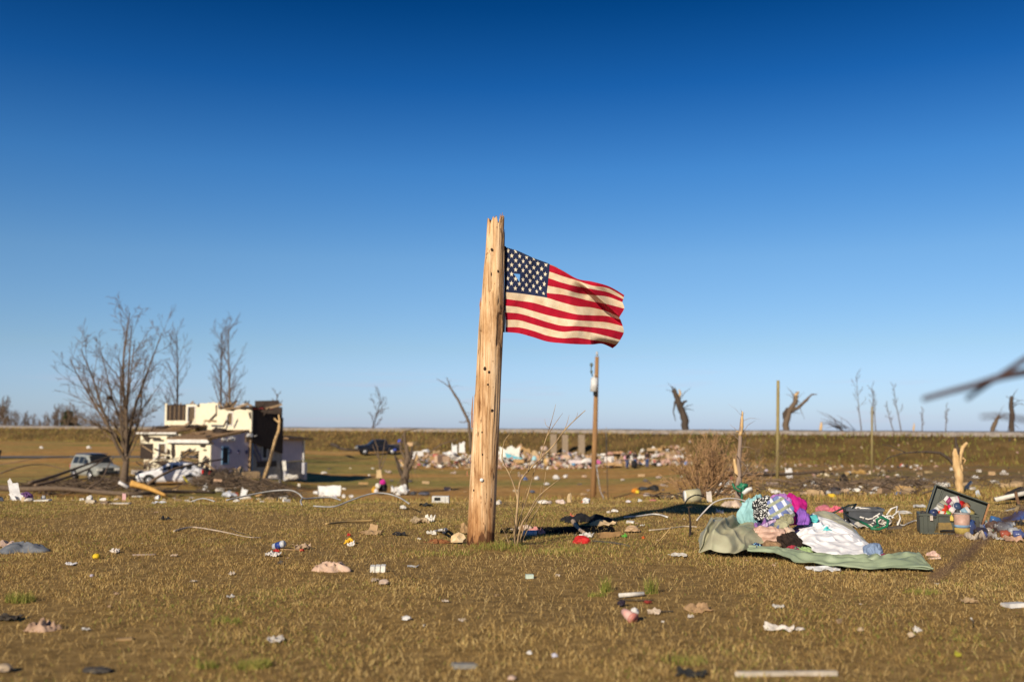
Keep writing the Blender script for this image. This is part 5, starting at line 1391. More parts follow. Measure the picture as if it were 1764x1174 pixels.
def can(name, label, p, r, L, axis, body, band=None, capc=(0.5, 0.5, 0.5), cat=None, group=None):
    root = thing(name, label, cat or name.split('_')[-1], p, 0, group)
    ax = Vector(axis).normalized(); c = Vector((0, 0, r + 0.004)) if abs(ax.z) < 0.6 else Vector((0, 0, L / 2))
    mb = MB(); mb.cyl(c, r, L, ax, 16); obj("body", mb, col(body, 0.4), root, world_coords=False)
    if band:
        mb = MB(); mb.cyl(c + ax * L * 0.05, r * 1.015, L * 0.5, ax, 16); obj("label_band", mb, col(band, 0.5), root, world_coords=False)
    mb = MB(); mb.cyl(c + ax * (L / 2 + 0.003), r * 0.93, 0.012, ax, 16); obj("lid", mb, col(capc, 0.35), root, world_coords=False)
    return root
def bottle(name, label, p, r, L, axis, body, capc, cat="bottle", group=None, lift=0.0):
    root = thing(name, label, cat, Vector(p) + Vector((0, 0, lift)), 0, group)
    ax = Vector(axis).normalized(); c = Vector((0, 0, r + 0.003)) if abs(ax.z) < 0.6 else Vector((0, 0, L / 2))
    a = c - ax * L / 2
    prof = [(0, 0.85), (0.03, 1), (0.30, 1.0), (0.42, 0.93), (0.6, 1.0), (0.72, 0.8), (0.82, 0.42), (0.92, 0.36)]
    mb = MB(); mb.tube([a + ax * L * t for t, _ in prof], [r * k for _, k in prof], 14); obj("body", mb, body if isinstance(body, bpy.types.Material) else col(body, 0.25), root, world_coords=False)
    mb = MB(); mb.cyl(a + ax * L * 0.955, r * 0.42, L * 0.08, ax, 10); obj("cap", mb, col(capc, 0.4), root, world_coords=False)
    return root

# --- on the lawn in front and around the pole
item('cloth', 42, 950, 98, 17, mat("washed_denim", (0.15, 0.16, 0.18), (0.08, 0.09, 0.11), scale=12), "jeans", "faded grey blue jeans lying crumpled at the left edge of the lawn", deep=0.34, yaw=-0.1)
item('sheet', 14, 941, 40, 8, (0.42, 0.30, 0.24), "cloth", "beige pink cloth scrap beside the faded jeans")
item('ball', 166, 963, 13, 10, YEL, "ball", "small yellow ball on the lawn at the left")
item('sheet', 198, 952, 15, 9, (0.7, 0.62, 0.55), "paper_scrap", "upright white paper scrap right of the yellow ball")
item('sheet', 122, 974, 15, 5, (0.65, 0.63, 0.64), "plastic_scrap", "pale plastic scrap left of the yellow ball")
item('ball', 158, 995, 7, 6, (0.5, 0.45, 0.55), "pebble", "small lilac pebble below the yellow ball", "pebble")
stick("short flat stick with a white end right of the yellow ball", [(228, 958), (268, 957)], 0.012, (0.35, 0.26, 0.2))
item('sheet', 300, 959, 11, 4, (0.5, 0.38, 0.28), "leaf", "small tan leaf right of the flat stick")
stick("long pale forked twig lying on the lawn left of the pole", [(300, 917), (330, 910), (370, 915), (395, 920), (425, 927), (450, 928)], 0.013, (0.45, 0.36, 0.28), "twig", r1=0.005, dz=0.015)
stick("dark side twig touching the long pale forked twig", [(398, 911), (408, 918), (430, 924)], 0.008, (0.12, 0.09, 0.06), "twig", r1=0.004, dz=0.015)
item('sheet', 285, 897, 17, 7, BLACK, "rag", "small black rag on the far lawn above the pale twig")
can("drink_can", "blue and white drink can lying tilted on the lawn", G(480, 946), 0.035, 0.12, (0.85, -0.35, 0.3), (0.55, 0.58, 0.66), (0.02, 0.05, 0.25), (0.6, 0.6, 0.6), "can")
item('sheet', 472, 958, 22, 9, (0.62, 0.58, 0.54), "wrapper", "white and red torn wrapper under the blue can")
item('sheet', 477, 951, 10, 5, RED, "wrapper", "small red wrapper piece next to the blue can")
item('sheet', 521, 946, 26, 9, (0.42, 0.30, 0.20), "paper_scrap", "tan crumpled paper right of the blue can")
item('chunk', 520, 950, 8, 5, RED, "plastic_bead", "small red bottle top in front of the tan crumpled paper", "plastic")
stick("thin brown stick between the blue can and the tan paper", [(483, 948), (520, 949)], 0.007, (0.4, 0.25, 0.12))
item('sheet', 603, 937, 16, 9, (0.72, 0.42, 0.02), "wrapper", "bright yellow wrapper on the lawn left of the pole")
item('sheet', 604, 941, 12, 6, (0.7, 0.66, 0.6), "plastic_scrap", "small white scrap under the yellow wrapper")
item('sheet', 601, 924, 6, 4, RED, "plastic_scrap", "tiny red scrap above the yellow wrapper")
stick("long thin tan lath on the lawn left of the pole", [(562, 906), (600, 902), (645, 900)], 0.014, (0.45, 0.30, 0.12), "lath", dz=0.03)
item('panel', 642, 916, 20, 15, (0.42, 0.27, 0.14), "cardboard", "bent piece of tan cardboard at the end of the long lath")
item('sheet', 640, 920, 34, 8, (0.38, 0.25, 0.13), "cardboard", "flat tan cardboard in front of the bent piece")
item('cloth', 571, 982, 66, 17, mat("beige_pink_cloth", (0.60, 0.42, 0.31), (0.42, 0.28, 0.20), scale=9), "cloth", "beige pink crumpled cloth on the lawn left of the pole", deep=0.30, yaw=-0.25)
bx = thing("box", "small white ribbed box lying on the lawn left of the pole", "box", G(651, 985))
mb = MB(); w = 27 * bx.location.y / FOC
for k in range(3): mb.box((-w / 3 + k * w / 3, 0, 0.028), (w / 3 - 0.008, 0.07, 0.055 + 0.004 * k), (0.1, 0.04, 0.05))
mb.box((0, 0.01, 0.026), (w - 0.01, 0.055, 0.045), (0.1, 0.04, 0.05)); obj("body", mb, col((0.78, 0.76, 0.70), 0.5), bx, world_coords=False)
item('chunk', 661, 1008, 17, 10, (0.52, 0.40, 0.32), "paper_scrap", "beige ball of paper below the white ribbed box")
item('sheet', 645, 1003, 12, 6, (0.42, 0.33, 0.25), "paper_scrap", "torn edge of paper left of the beige paper ball")
item('sheet', 722, 901, 30, 11, (0.48, 0.36, 0.22), "wood_scrap", "tan curled wood scrap left of the pole")
item('sheet', 741, 899, 16, 13, (0.7, 0.66, 0.58), "plastic_scrap", "white curled scrap at the end of the tan wood scrap")
stick("white bent plastic hook on the lawn beside the pole", [(747, 919), (757, 916), (764, 912, 10.9), (769, 915), (764, 920)], 0.018, (0.72, 0.68, 0.62), "hook", dz=0.02)
item('sheet', 743, 921, 14, 6, (0.66, 0.62, 0.55), "paper_scrap", "white crumpled scrap left of the plastic hook")
item('cloth', 752, 934, 44, 7, mat("rust_needles", (0.33, 0.13, 0.045), (0.16, 0.06, 0.025), scale=40, bump=0.9, bdist=0.03), "needle_clump", "rust brown clump of dead needles beside the pole", "needles")
item('chunk', 790, 937, 28, 18, mat("broken_plaster", (0.66, 0.54, 0.36), (0.50, 0.32, 0.15), scale=7), "plaster_chunk", "cream chunk of broken plaster at the pole's left foot", yaw=0.2)
item('chunk', 799, 921, 12, 18, (0.40, 0.25, 0.12), "wood_chunk", "brown wood chunk standing behind the cream plaster")
item('sheet', 687, 922, 20, 7, (0.03, 0.028, 0.03), "rag", "small dark rag left of the rust needles")
item('sheet', 712, 977, 16, 3, (0.30, 0.30, 0.31), "stick", "flat grey splinter right of the white ribbed box", "stick")
item('chunk', 700, 1070, 19, 8, (0.62, 0.60, 0.58), "plastic_disc", "dirty white round plastic disc low on the lawn", "plastic")
item('sheet', 397, 1030, 12, 5, (0.55, 0.52, 0.48), "plastic_scrap", "small pale scrap on the lawn below the beige cloth's left")
item('cloth', 73, 1086, 58, 22, mat("pinkish_rag", (0.42, 0.28, 0.20), (0.28, 0.18, 0.12), scale=9), "rag", "pinkish beige rag low on the lawn near the left edge")
item('sheet', 15, 1069, 40, 9, (0.05, 0.04, 0.03), "rag", "dark rag at the left edge beside the pinkish rag")
item('sheet', 475, 1107, 26, 8, (0.50, 0.46, 0.42), "plastic_scrap", "pale torn plastic low on the lawn left of centre")
item('board', 214, 1105, 26, 4, (0.34, 0.22, 0.10), "wood_scrap", "small tan wood splinter low on the left lawn", deep=0.03)
item('chunk', 168, 1160, 48, 9, (0.07, 0.06, 0.05), "stone", "dark flat stone at the bottom of the lawn on the left")
item('chunk', 5, 1158, 34, 13, (0.42, 0.32, 0.22), "stone", "pale stone at the bottom left corner")
item('board', 800, 1152, 40, 8, (0.26, 0.25, 0.23), "slate", "grey piece of slate at the bottom below the pole", "slate", deep=0.07, yaw=0.3)
item('chunk', 912, 1128, 9, 7, (0.7, 0.68, 0.66), "pebble", "small white pebble low on the lawn below the pole")
item('chunk', 956, 1133, 11, 8, (0.50, 0.50, 0.60), "pebble", "small bluish pebble right of the white pebble")
item('chunk', 882, 1172, 14, 10, (0.55, 0.40, 0.33), "pebble", "pinkish pebble at the bottom edge of the lawn")
bb = thing("stick", "long white square stick across the bottom right of the lawn", "stick", G(1355, 1166))
mb = MB(); a = G(1268, 1167) - bb.location; b = G(1441, 1164) - bb.location; mb.bar(a + Vector((0, 0, .014)), b + Vector((0, 0, .014)), 0.024, 0.022); obj("shaft", mb, col((0.62, 0.54, 0.44)), bb, world_coords=False)
stick("white plastic tube lying between the two green grass tufts", [(1066, 1030), (1109, 1028)], 0.017, (0.70, 0.66, 0.60), "tube", dz=0.02)
item('chunk', 1071, 1046, 14, 12, (0.03, 0.02, 0.035), "rag", "small dark purple rag under the white tube")
item('chunk', 1116, 1040, 14, 6, (0.25, 0.03, 0.02), "plastic_scrap", "small dark red scrap right of the white tube")
stick("thin dark twig lying under the white tube", [(1062, 1034), (1090, 1037), (1126, 1036)], 0.006, (0.07, 0.05, 0.03), "twig")
cupo = thing("cup", "crushed pink and white paper cup low on the lawn right of the pole", "cup", G(1084, 1072))
mb = MB(); mb.tube([Vector((0.02, -.02, 0.028)), Vector((-0.006, 0.0, 0.044)), Vector((-0.03, 0.04, 0.06))], [0.036, 0.031, 0.022], 14); obj("body", mb, mat("pink_paper", (0.62, 0.30, 0.26), (0.48, 0.34, 0.30), scale=25), cupo, world_coords=False)
mb = MB(); mb.tube([Vector((0.024, -.027, 0.025)), Vector((0.020, -.02, 0.028))], [0.040, 0.038], 14); obj("rim", mb, col((0.55, 0.2, 0.17)), cupo, world_coords=False)
mb = MB(); mb.lump((0.04, 0.04, 0.055), (0.025, 0.022, 0.028), seed=4, amp=0.5); obj("torn_paper", mb, col((0.66, 0.64, 0.62)), cupo, world_coords=False)
item('sheet', 1204, 1054, 42, 11, (0.40, 0.25, 0.13), "leaf", "large curled brown leaf on the lawn right of the pink cup")
item('sheet', 1126, 1058, 20, 8, (0.55, 0.44, 0.34), "paper_scrap", "beige scrap beside the pink cup")
stick("thin dark twig right of the pink cup", [(1124, 1058), (1142, 1057), (1160, 1055)], 0.006, (0.08, 0.06, 0.04), "twig")
item('sheet', 1340, 1086, 48, 9, (0.66, 0.60, 0.54), "plastic_scrap", "white torn plastic strip low on the right lawn", deep=0.08)
item('chunk', 1378, 1086, 16, 6, (0.60, 0.54, 0.48), "plastic_scrap", "little white scrap at the right end of the torn plastic strip")
item('sheet', 1340, 1048, 18, 5, (0.55, 0.53, 0.50), "plastic_scrap", "small pale scrap above the torn plastic strip")
item('board', 912, 996, 13, 7, (0.55, 0.65, 0.55), "carton", "tiny green and white carton on the lawn right of the pole", deep=0.04)
item('sheet', 1420, 984, 52, 7, (0.66, 0.66, 0.66), "plastic_scrap", "flat torn white plastic in front of the green tarp", deep=0.14, yaw=0.2)
item('sheet', 1169, 958, 28, 6, (0.6, 0.56, 0.5), "plastic_scrap", "white scrap left of the green tarp's fold")
item('sheet', 1190, 1066, 10, 5, (0.5, 0.45, 0.4), "leaf", "small pale leaf below the curled brown leaf")
item('cloth', 1608, 957, 24, 9, (0.60, 0.40, 0.33), "rag", "pale pink rag on the lawn below the footlocker")
item('board', 1748, 1046, 36, 7, (0.66, 0.64, 0.62), "plank_scrap", "white painted board end at the right edge of the lawn", "board", deep=0.10, yaw=0.2)
stick("thin white splinter standing in the grass near the right edge", [(1677, 1074), (1673, 1064, 6.25)], 0.005, (0.65, 0.62, 0.58), "splinter")
item('sheet', 1651, 1131, 10, 9, (0.35, 0.33, 0.03), "leaf", "yellow green leaf near the bottom right corner")
item('sheet', 1190, 1166, 46, 8, (0.03, 0.03, 0.028), "rag", "dark rag at the bottom of the lawn left of the long stick")
item('chunk', 1570, 1099, 12, 9, (0.55, 0.43, 0.30), "pebble", "tan pebble low on the right lawn")
item('chunk', 1483, 1087, 12, 7, (0.45, 0.34, 0.22), "pebble", "brown pebble left of the tan pebble")
item('sheet', 1670, 1040, 22, 8, (0.40, 0.28, 0.16), "leaf", "brown leaf on the right lawn under the dark twigs")
item('board', 1610, 963, 18, 3, (0.6, 0.44, 0.34), "wood_scrap", "thin pinkish wood scrap below the pale pink rag", deep=0.05)
# behind the pole
item('cloth', 1010, 897, 84, 14, mat("black_cloth", (0.016, 0.016, 0.018), (0.008, 0.008, 0.009), scale=9), "jacket", "black jacket lying flat on the grass right of the bare shrub", deep=0.55, yaw=-0.12)
item('cloth', 975, 897, 26, 9, (0.014, 0.014, 0.016), "sleeve", "black torn sleeve left of the black jacket", "cloth")
item('sheet', 989, 896, 11, 10, (0.62, 0.17, 0.10), "cloth", "coral red cloth scrap on the black jacket")
stick("twisted beige rag hanging from the black jacket", [(987, 901), (992, 909), (998, 916), (1006, 921)], 0.034, (0.42, 0.31, 0.22), "rag", r1=0.02, dz=0.03)
item('cloth', 1002, 936, 28, 13, RED, "plastic_bag", "bright red crumpled plastic on the grass right of the shrub")
item('board', 1001, 931, 6, 3, (0.7, 0.68, 0.66), "plastic_scrap", "tiny white scrap on the red plastic", lift=0.05)
item('sheet', 1012, 925, 18, 8, (0.55, 0.52, 0.48), "plastic_scrap", "pale scrap behind the red plastic")
item('panel', 1050, 926, 50, 12, (0.36, 0.21, 0.09), "cardboard", "torn brown cardboard sheet lying right of the red plastic", yaw=0.35)
item('sheet', 1040, 905, 44, 8, (0.52, 0.38, 0.22), "bark_strip", "tan strip of bark behind the brown cardboard", "bark")
item('chunk', 1090, 917, 26, 12, (0.50, 0.34, 0.20), "wood_chunk", "tan broken wood right of the brown cardboard")
stick("white thin pipe lying on the grass behind the brown cardboard", [(1075, 893), (1100, 891), (1130, 888), (1150, 893)], 0.013, (0.66, 0.64, 0.60), "pipe", dz=0.02)
item('board', 1086, 901, 13, 4, (0.7, 0.68, 0.66), "plastic_scrap", "white scrap below the white pipe", deep=0.06)
stick("thin dark wire on the grass right of the red plastic", [(1020, 933), (1060, 937), (1085, 942)], 0.012, (0.08, 0.07, 0.06), "wire")
item('chunk', 1059, 883, 12, 6, (0.72, 0.68, 0.62), "plastic_scrap", "small white lump behind the white pipe"); item('chunk', 1048, 884, 8, 5, (0.62, 0.55, 0.5), "plastic_scrap", "smaller pale lump beside the white lump")
item('sheet', 1076, 926, 8, 6, (0.10, 0.40, 0.05), "plastic_scrap", "bright green scrap right of the brown cardboard"); item('chunk', 1108, 929, 6, 6, (0.5, 0.08, 0.01), "plastic_scrap", "orange red scrap right of the green scrap")
stick("straw coloured stalk leaning in the grass left of the tarp", [(1128, 942), (1140, 926, 10.4), (1158, 905, 10.5)], 0.008, (0.52, 0.36, 0.16), "stalk", r1=0.005)
stick("dark broken stem standing upright left of the green tarp", [(1189, 925), (1189, 900, 12.0), (1186, 872, 12.0)], 0.016, (0.045, 0.03, 0.02), "stem", r1=0.008)
stick("pale twig lying on the grass left of the green tarp", [(1118, 916), (1150, 913), (1180, 909), (1200, 910)], 0.010, (0.5, 0.42, 0.32), "twig", dz=0.02)
can("spray_can", "blue white spray can lying behind the bare shrub's foot", G(913, 924), 0.034, 0.17, (1, -0.1, 0.04), (0.55, 0.62, 0.72), (0.30, 0.44, 0.62), (0.03, 0.03, 0.03), "can")
item('cloth', 922, 919, 34, 13, (0.62, 0.27, 0.24), "cloth", "pink cloth lying behind the blue white can"); item('cloth', 905, 914, 22, 10, (0.60, 0.46, 0.36), "cloth", "beige cloth beside the pink cloth behind the shrub")
item('panel', 898, 916, 8, 16, (0.30, 0.17, 0.08), "leaf", "brown dead leaf caught at the shrub's foot")

# --- heap of clothes on the tarp
def loft(name, rows, m, label, cat, nu=60, nv=30, bulge=0.0, wr=0.012, wf=7.0, seed=1, parent=None, thick=0.008, fold=0.0, ff=6, fang=0.6):
    """cloth through rows of (photo column, photo row, distance)"""
    nr = len(rows); nc = max(len(r) for r in rows)
    P = []
    for r in rows:
        q = [W(*p) for p in r]
        if len(q) != nc:
            t = np.linspace(0, len(q) - 1, nc); q = [q[min(int(a), len(q) - 2)].lerp(q[min(int(a), len(q) - 2) + 1], a - min(int(a), len(q) - 2)) for a in t]
        P.append([tuple(v) for v in q])
    A = np.array(P); vs = []
    def at(r, c):
        i = min(int(r), nr - 2); j = min(int(c), nc - 2); wr_, wc_ = cr(r - i), cr(c - j); o = np.zeros(3)
        for a in range(4):
            for b in range(4):
                o = o + wr_[a] * wc_[b] * A[min(max(i + a - 1, 0), nr - 1), min(max(j + b - 1, 0), nc - 1)]
        return o
    for a in range(nv + 1):
        for b in range(nu + 1):
            p = at(a / nv * (nr - 1) * 0.99999, b / nu * (nc - 1) * 0.99999); q = Vector(p)
            e = math.sin(PI * a / nv) * math.sin(PI * b / nu)
            n1 = abs(mnoise.noise(q * wf + Vector((seed, 0, 0)))); n2 = mnoise.noise(q * wf * 2.4 + Vector((0, seed, 0)))
            dz = bulge * e + wr * (1.1 - 3.2 * n1) * (0.35 + 0.65 * e) + wr * 0.4 * n2
            if fold:
                ph = mnoise.noise(q * 2.2 + Vector((seed, seed, 0))) * 2.5
                uu, vv = b / nu, a / nv; t_ = uu * math.cos(fang) + vv * math.sin(fang); s_ = -uu * math.sin(fang) + vv * math.cos(fang)
                dz += fold * (0.3 + 0.7 * e) * (0.9 - 3.4 * abs(mnoise.noise(Vector((t_ * ff * 1.5 + 0.35 * ph, s_ * ff * 0.55 + seed, seed * 1.7)))) + 0.5 * mnoise.noise(Vector((t_ * ff * 3.6, s_ * ff * 1.5, seed))))
            q = q + Vector((0.1, -0.75, 0.65)).normalized() * dz + Vector((mnoise.noise(q * 5 + Vector((9, seed, 0))), mnoise.noise(q * 4 + Vector((seed, 5, 0))), 0)) * wr * 1.4
            g_ = zt(q.x, q.y) + 0.008
            if q.z < g_: q.z = g_
            vs.append(q)
    fs = [(a * (nu + 1) + b, (a + 1) * (nu + 1) + b, (a + 1) * (nu + 1) + b + 1, a * (nu + 1) + b + 1) for a in range(nv) for b in range(nu)]
    mb = MB(); mb.add(vs, fs, 0, True)
    o = obj(name, mb, m, parent)
    s = o.modifiers.new("thickness", 'SOLIDIFY'); s.thickness = thick; s.offset = 0
    return tag(o, label, cat)
loft("black_strip", [[(862, 911, G(862, 911).y), (910, 909, G(910, 909).y), (960, 908, G(960, 908).y), (1010, 907, G(1010, 907).y), (1056, 907, G(1056, 907).y)], [(861, 919, G(861, 919).y), (908, 919, G(908, 919).y), (958, 920, G(958, 920).y), (1012, 919, G(1012, 919).y), (1059, 917, G(1059, 917).y)]], mat("near_black", (0.006, 0.006, 0.006), (0.003, 0.003, 0.003), scale=8, rough=1.0, spec=0.02), "long black strip on the grass behind the bare shrub", "film", 60, 12, wr=0.007, bulge=0.035, seed=4)  # near-black strip laid flat along the ground
TARP = mat("olive_tarp", (0.33, 0.33, 0.22), (0.24, 0.255, 0.165), scale=3.5, rough=0.55, bump=0.2, spec=0.4, c3=(0.30, 0.28, 0.19))
TARP2 = mat("green_tarp", (0.27, 0.32, 0.21), (0.20, 0.25, 0.165), scale=3, rough=0.55, bump=0.15, spec=0.4)
SHEETM = mat("white_bedsheet", (0.80, 0.79, 0.80), (0.70, 0.69, 0.70), scale=5, rough=0.9, bump=0.15)
tp = thing("tarp", "olive green plastic tarp under the clothes, bunched at its left and trailing right", "tarp", G(1330, 953))
loft("folded_end", [[(1222, 925, 11.1), (1238, 905, 11.4), (1265, 908, 11.4), (1292, 915, 11.3), (1314, 924, 10.9)],
                    [(1210, 915, 10.65), (1229, 893, 10.8), (1262, 896, 10.85), (1288, 906, 10.85), (1319, 922, 10.65)],
                    [(1205, 932, 10.3), (1222, 909, 10.35), (1258, 907, 10.4), (1288, 915, 10.5), (1321, 928, 10.5)],
                    [(1205, 944, 10.05), (1220, 930, 10.1), (1255, 928, 10.1), (1284, 930, 10.25), (1318, 932, 10.35)],
                    [(1206, 949, 9.98), (1224, 949, 9.98), (1254, 951, 9.95), (1278, 950, 10.0), (1308, 938, 10.2)]], TARP, None, None, 100, 64, bulge=0.04, wr=0.03, wf=4.2, seed=3, parent=tp, fold=0.075, ff=2.6, fang=0.35)
loft("trailing_sheet", [[(1283, 941, 10.25), (1330, 944, 10.1), (1380, 953, 9.8), (1440, 959, 9.55), (1500, 958, 9.55), (1545, 954, 9.55), (1574, 951, 9.5), (1600, 975, 9.0)],
                        [(1283, 944, 10.1), (1330, 948, 9.9), (1380, 959, 9.55), (1440, 967, 9.25), (1500, 969, 9.15), (1545, 966, 9.2), (1576, 964, 9.2), (1604, 978, 8.95)],
                        [(1283, 948, 10.0), (1330, 953, 9.75), (1380, 967, 9.25), (1440, 976, 8.97), (1500, 979, 8.85), (1545, 978, 8.9), (1580, 977, 8.9), (1607, 980, 8.85)]], TARP2, None, None, 110, 22, bulge=0.05, wr=0.03, wf=3.6, seed=8, parent=tp, fold=0.05, ff=4.0, fang=1.25)
loft("turned_corner", [[(1578, 953, 9.35), (1583, 951, 9.35), (1588, 956, 9.3)], [(1566, 968, 9.2), (1580, 966, 9.15), (1597, 970, 9.1)], [(1545, 978, 8.95), (1575, 979, 8.9), (1606, 980, 8.85)]], TARP2, None, None, 20, 16, wr=0.01, seed=2, parent=tp)
# what the heap rests on
item('cloth', 1352, 946, 100, 38, mat("heap_blanket", (0.20, 0.13, 0.09), (0.10, 0.065, 0.05), scale=8), "blanket", "brown blanket bundled under the heap of clothes", base=Vector((2.86, 11.0, zt(2.86, 11.0))), deep=0.7)
loft("bedsheet", [[(1364, 914, 11.0), (1383, 899, 11.2), (1397, 886, 11.3), (1412, 890, 11.4), (1442, 903, 11.3), (1472, 919, 11.1), (1496, 940, 10.7), (1512, 955, 10.2)],
                  [(1370, 920, 10.7), (1388, 911, 10.85), (1403, 906, 10.95), (1420, 908, 11.0), (1445, 918, 10.9), (1474, 932, 10.65), (1499, 948, 10.2), (1518, 958, 9.9)],
                  [(1378, 930, 10.4), (1392, 927, 10.4), (1408, 930, 10.4), (1426, 932, 10.4), (1448, 937, 10.3), (1475, 946, 10.1), (1500, 954, 9.85), (1520, 959, 9.7)],
                  [(1388, 938, 10.2), (1398, 945, 10.0), (1413, 954, 9.8), (1430, 959, 9.65), (1450, 962, 9.55), (1476, 963, 9.52), (1500, 962, 9.55), (1523, 961, 9.6)]], SHEETM, "large crumpled white bedsheet spread over the right of the clothes heap", "sheet", 130, 80, bulge=0.05, wr=0.034, wf=5.0, seed=5, fold=0.022, ff=6.5, fang=1.05)
loft("plastic_film", [[(1398, 884, 11.6), (1418, 880, 11.7), (1440, 886, 11.7), (1462, 902, 11.5), (1480, 920, 11.2), (1497, 938, 10.9)], [(1400, 892, 11.4), (1420, 892, 11.5), (1442, 900, 11.4), (1462, 913, 11.2), (1480, 928, 11.0), (1496, 942, 10.75)]], mat("murky_film", (0.42, 0.42, 0.30), (0.28, 0.24, 0.16), scale=6, rough=0.35), "murky greenish plastic film behind the white bedsheet", "film", 50, 16, wr=0.015, seed=9)
for k, (px, py, s) in enumerate(((1401, 897, 0.05), (1419, 913, 0.035), (1425, 921, 0.055))):
    mb = MB(); c = W(px, py, 10.98 - 0.08 * k - (0.06, 0.03, 0.0)[k]); mb.lump(c + Vector((0, -0.03, 0.03)), (s, 0.05, s * 0.8), seed=k, amp=0.4); tag(obj("cloth_scrap", mb, col((0.10, 0.50, 0.52))), ["turquoise scrap at the top corner of the white bedsheet", "small turquoise scrap in the middle of the bedsheet", "lower turquoise scrap on the white bedsheet"][k], "scrap")
def plaid(name, a, b, c):
    m = bpy.data.materials.new(name); m.use_nodes = True; n = m.node_tree.nodes; l = m.node_tree.links; bs = n["Principled BSDF"]; bs.inputs["Roughness"].default_value = 0.9
    tc = n.new("ShaderNodeTexCoord"); out = None
    mix = None
    for ax, rz_ in ((0, 0.5), (1, 0.5)):
        mp = n.new("ShaderNodeMapping"); mp.inputs["Rotation"].default_value = (0.3, 0.5, rz_); l.new(tc.outputs["Object"], mp.inputs[0])
        wv = n.new("ShaderNodeTexWave"); wv.bands_direction = 'X' if ax == 0 else 'Z'; wv.inputs["Scale"].default_value = 3.2; wv.inputs["Distortion"].default_value = 0.6; l.new(mp.outputs[0], wv.inputs["Vector"])
        r = n.new("ShaderNodeValToRGB"); r.color_ramp.elements[0].position = 0.72; r.color_ramp.elements[1].position = 0.8; l.new(wv.outputs["Fac"], r.inputs[0])
        x = n.new("ShaderNodeMix"); x.data_type = 'RGBA'; l.new(r.outputs[0], x.inputs[0])
        if mix is None: x.inputs[6].default_value = (*a, 1); x.inputs[7].default_value = (*b, 1)
        else: l.new(mix.outputs[2], x.inputs[6]); x.inputs[7].default_value = (*c, 1)
        mix = x
    l.new(mix.outputs[2], bs.inputs["Base Color"]); return m
def speck(name, a, b, sc=60, th=0.55):
    return mat(name, b, a, scale=sc, lo=th, hi=th + 0.03, bump=0.1, detail=1)
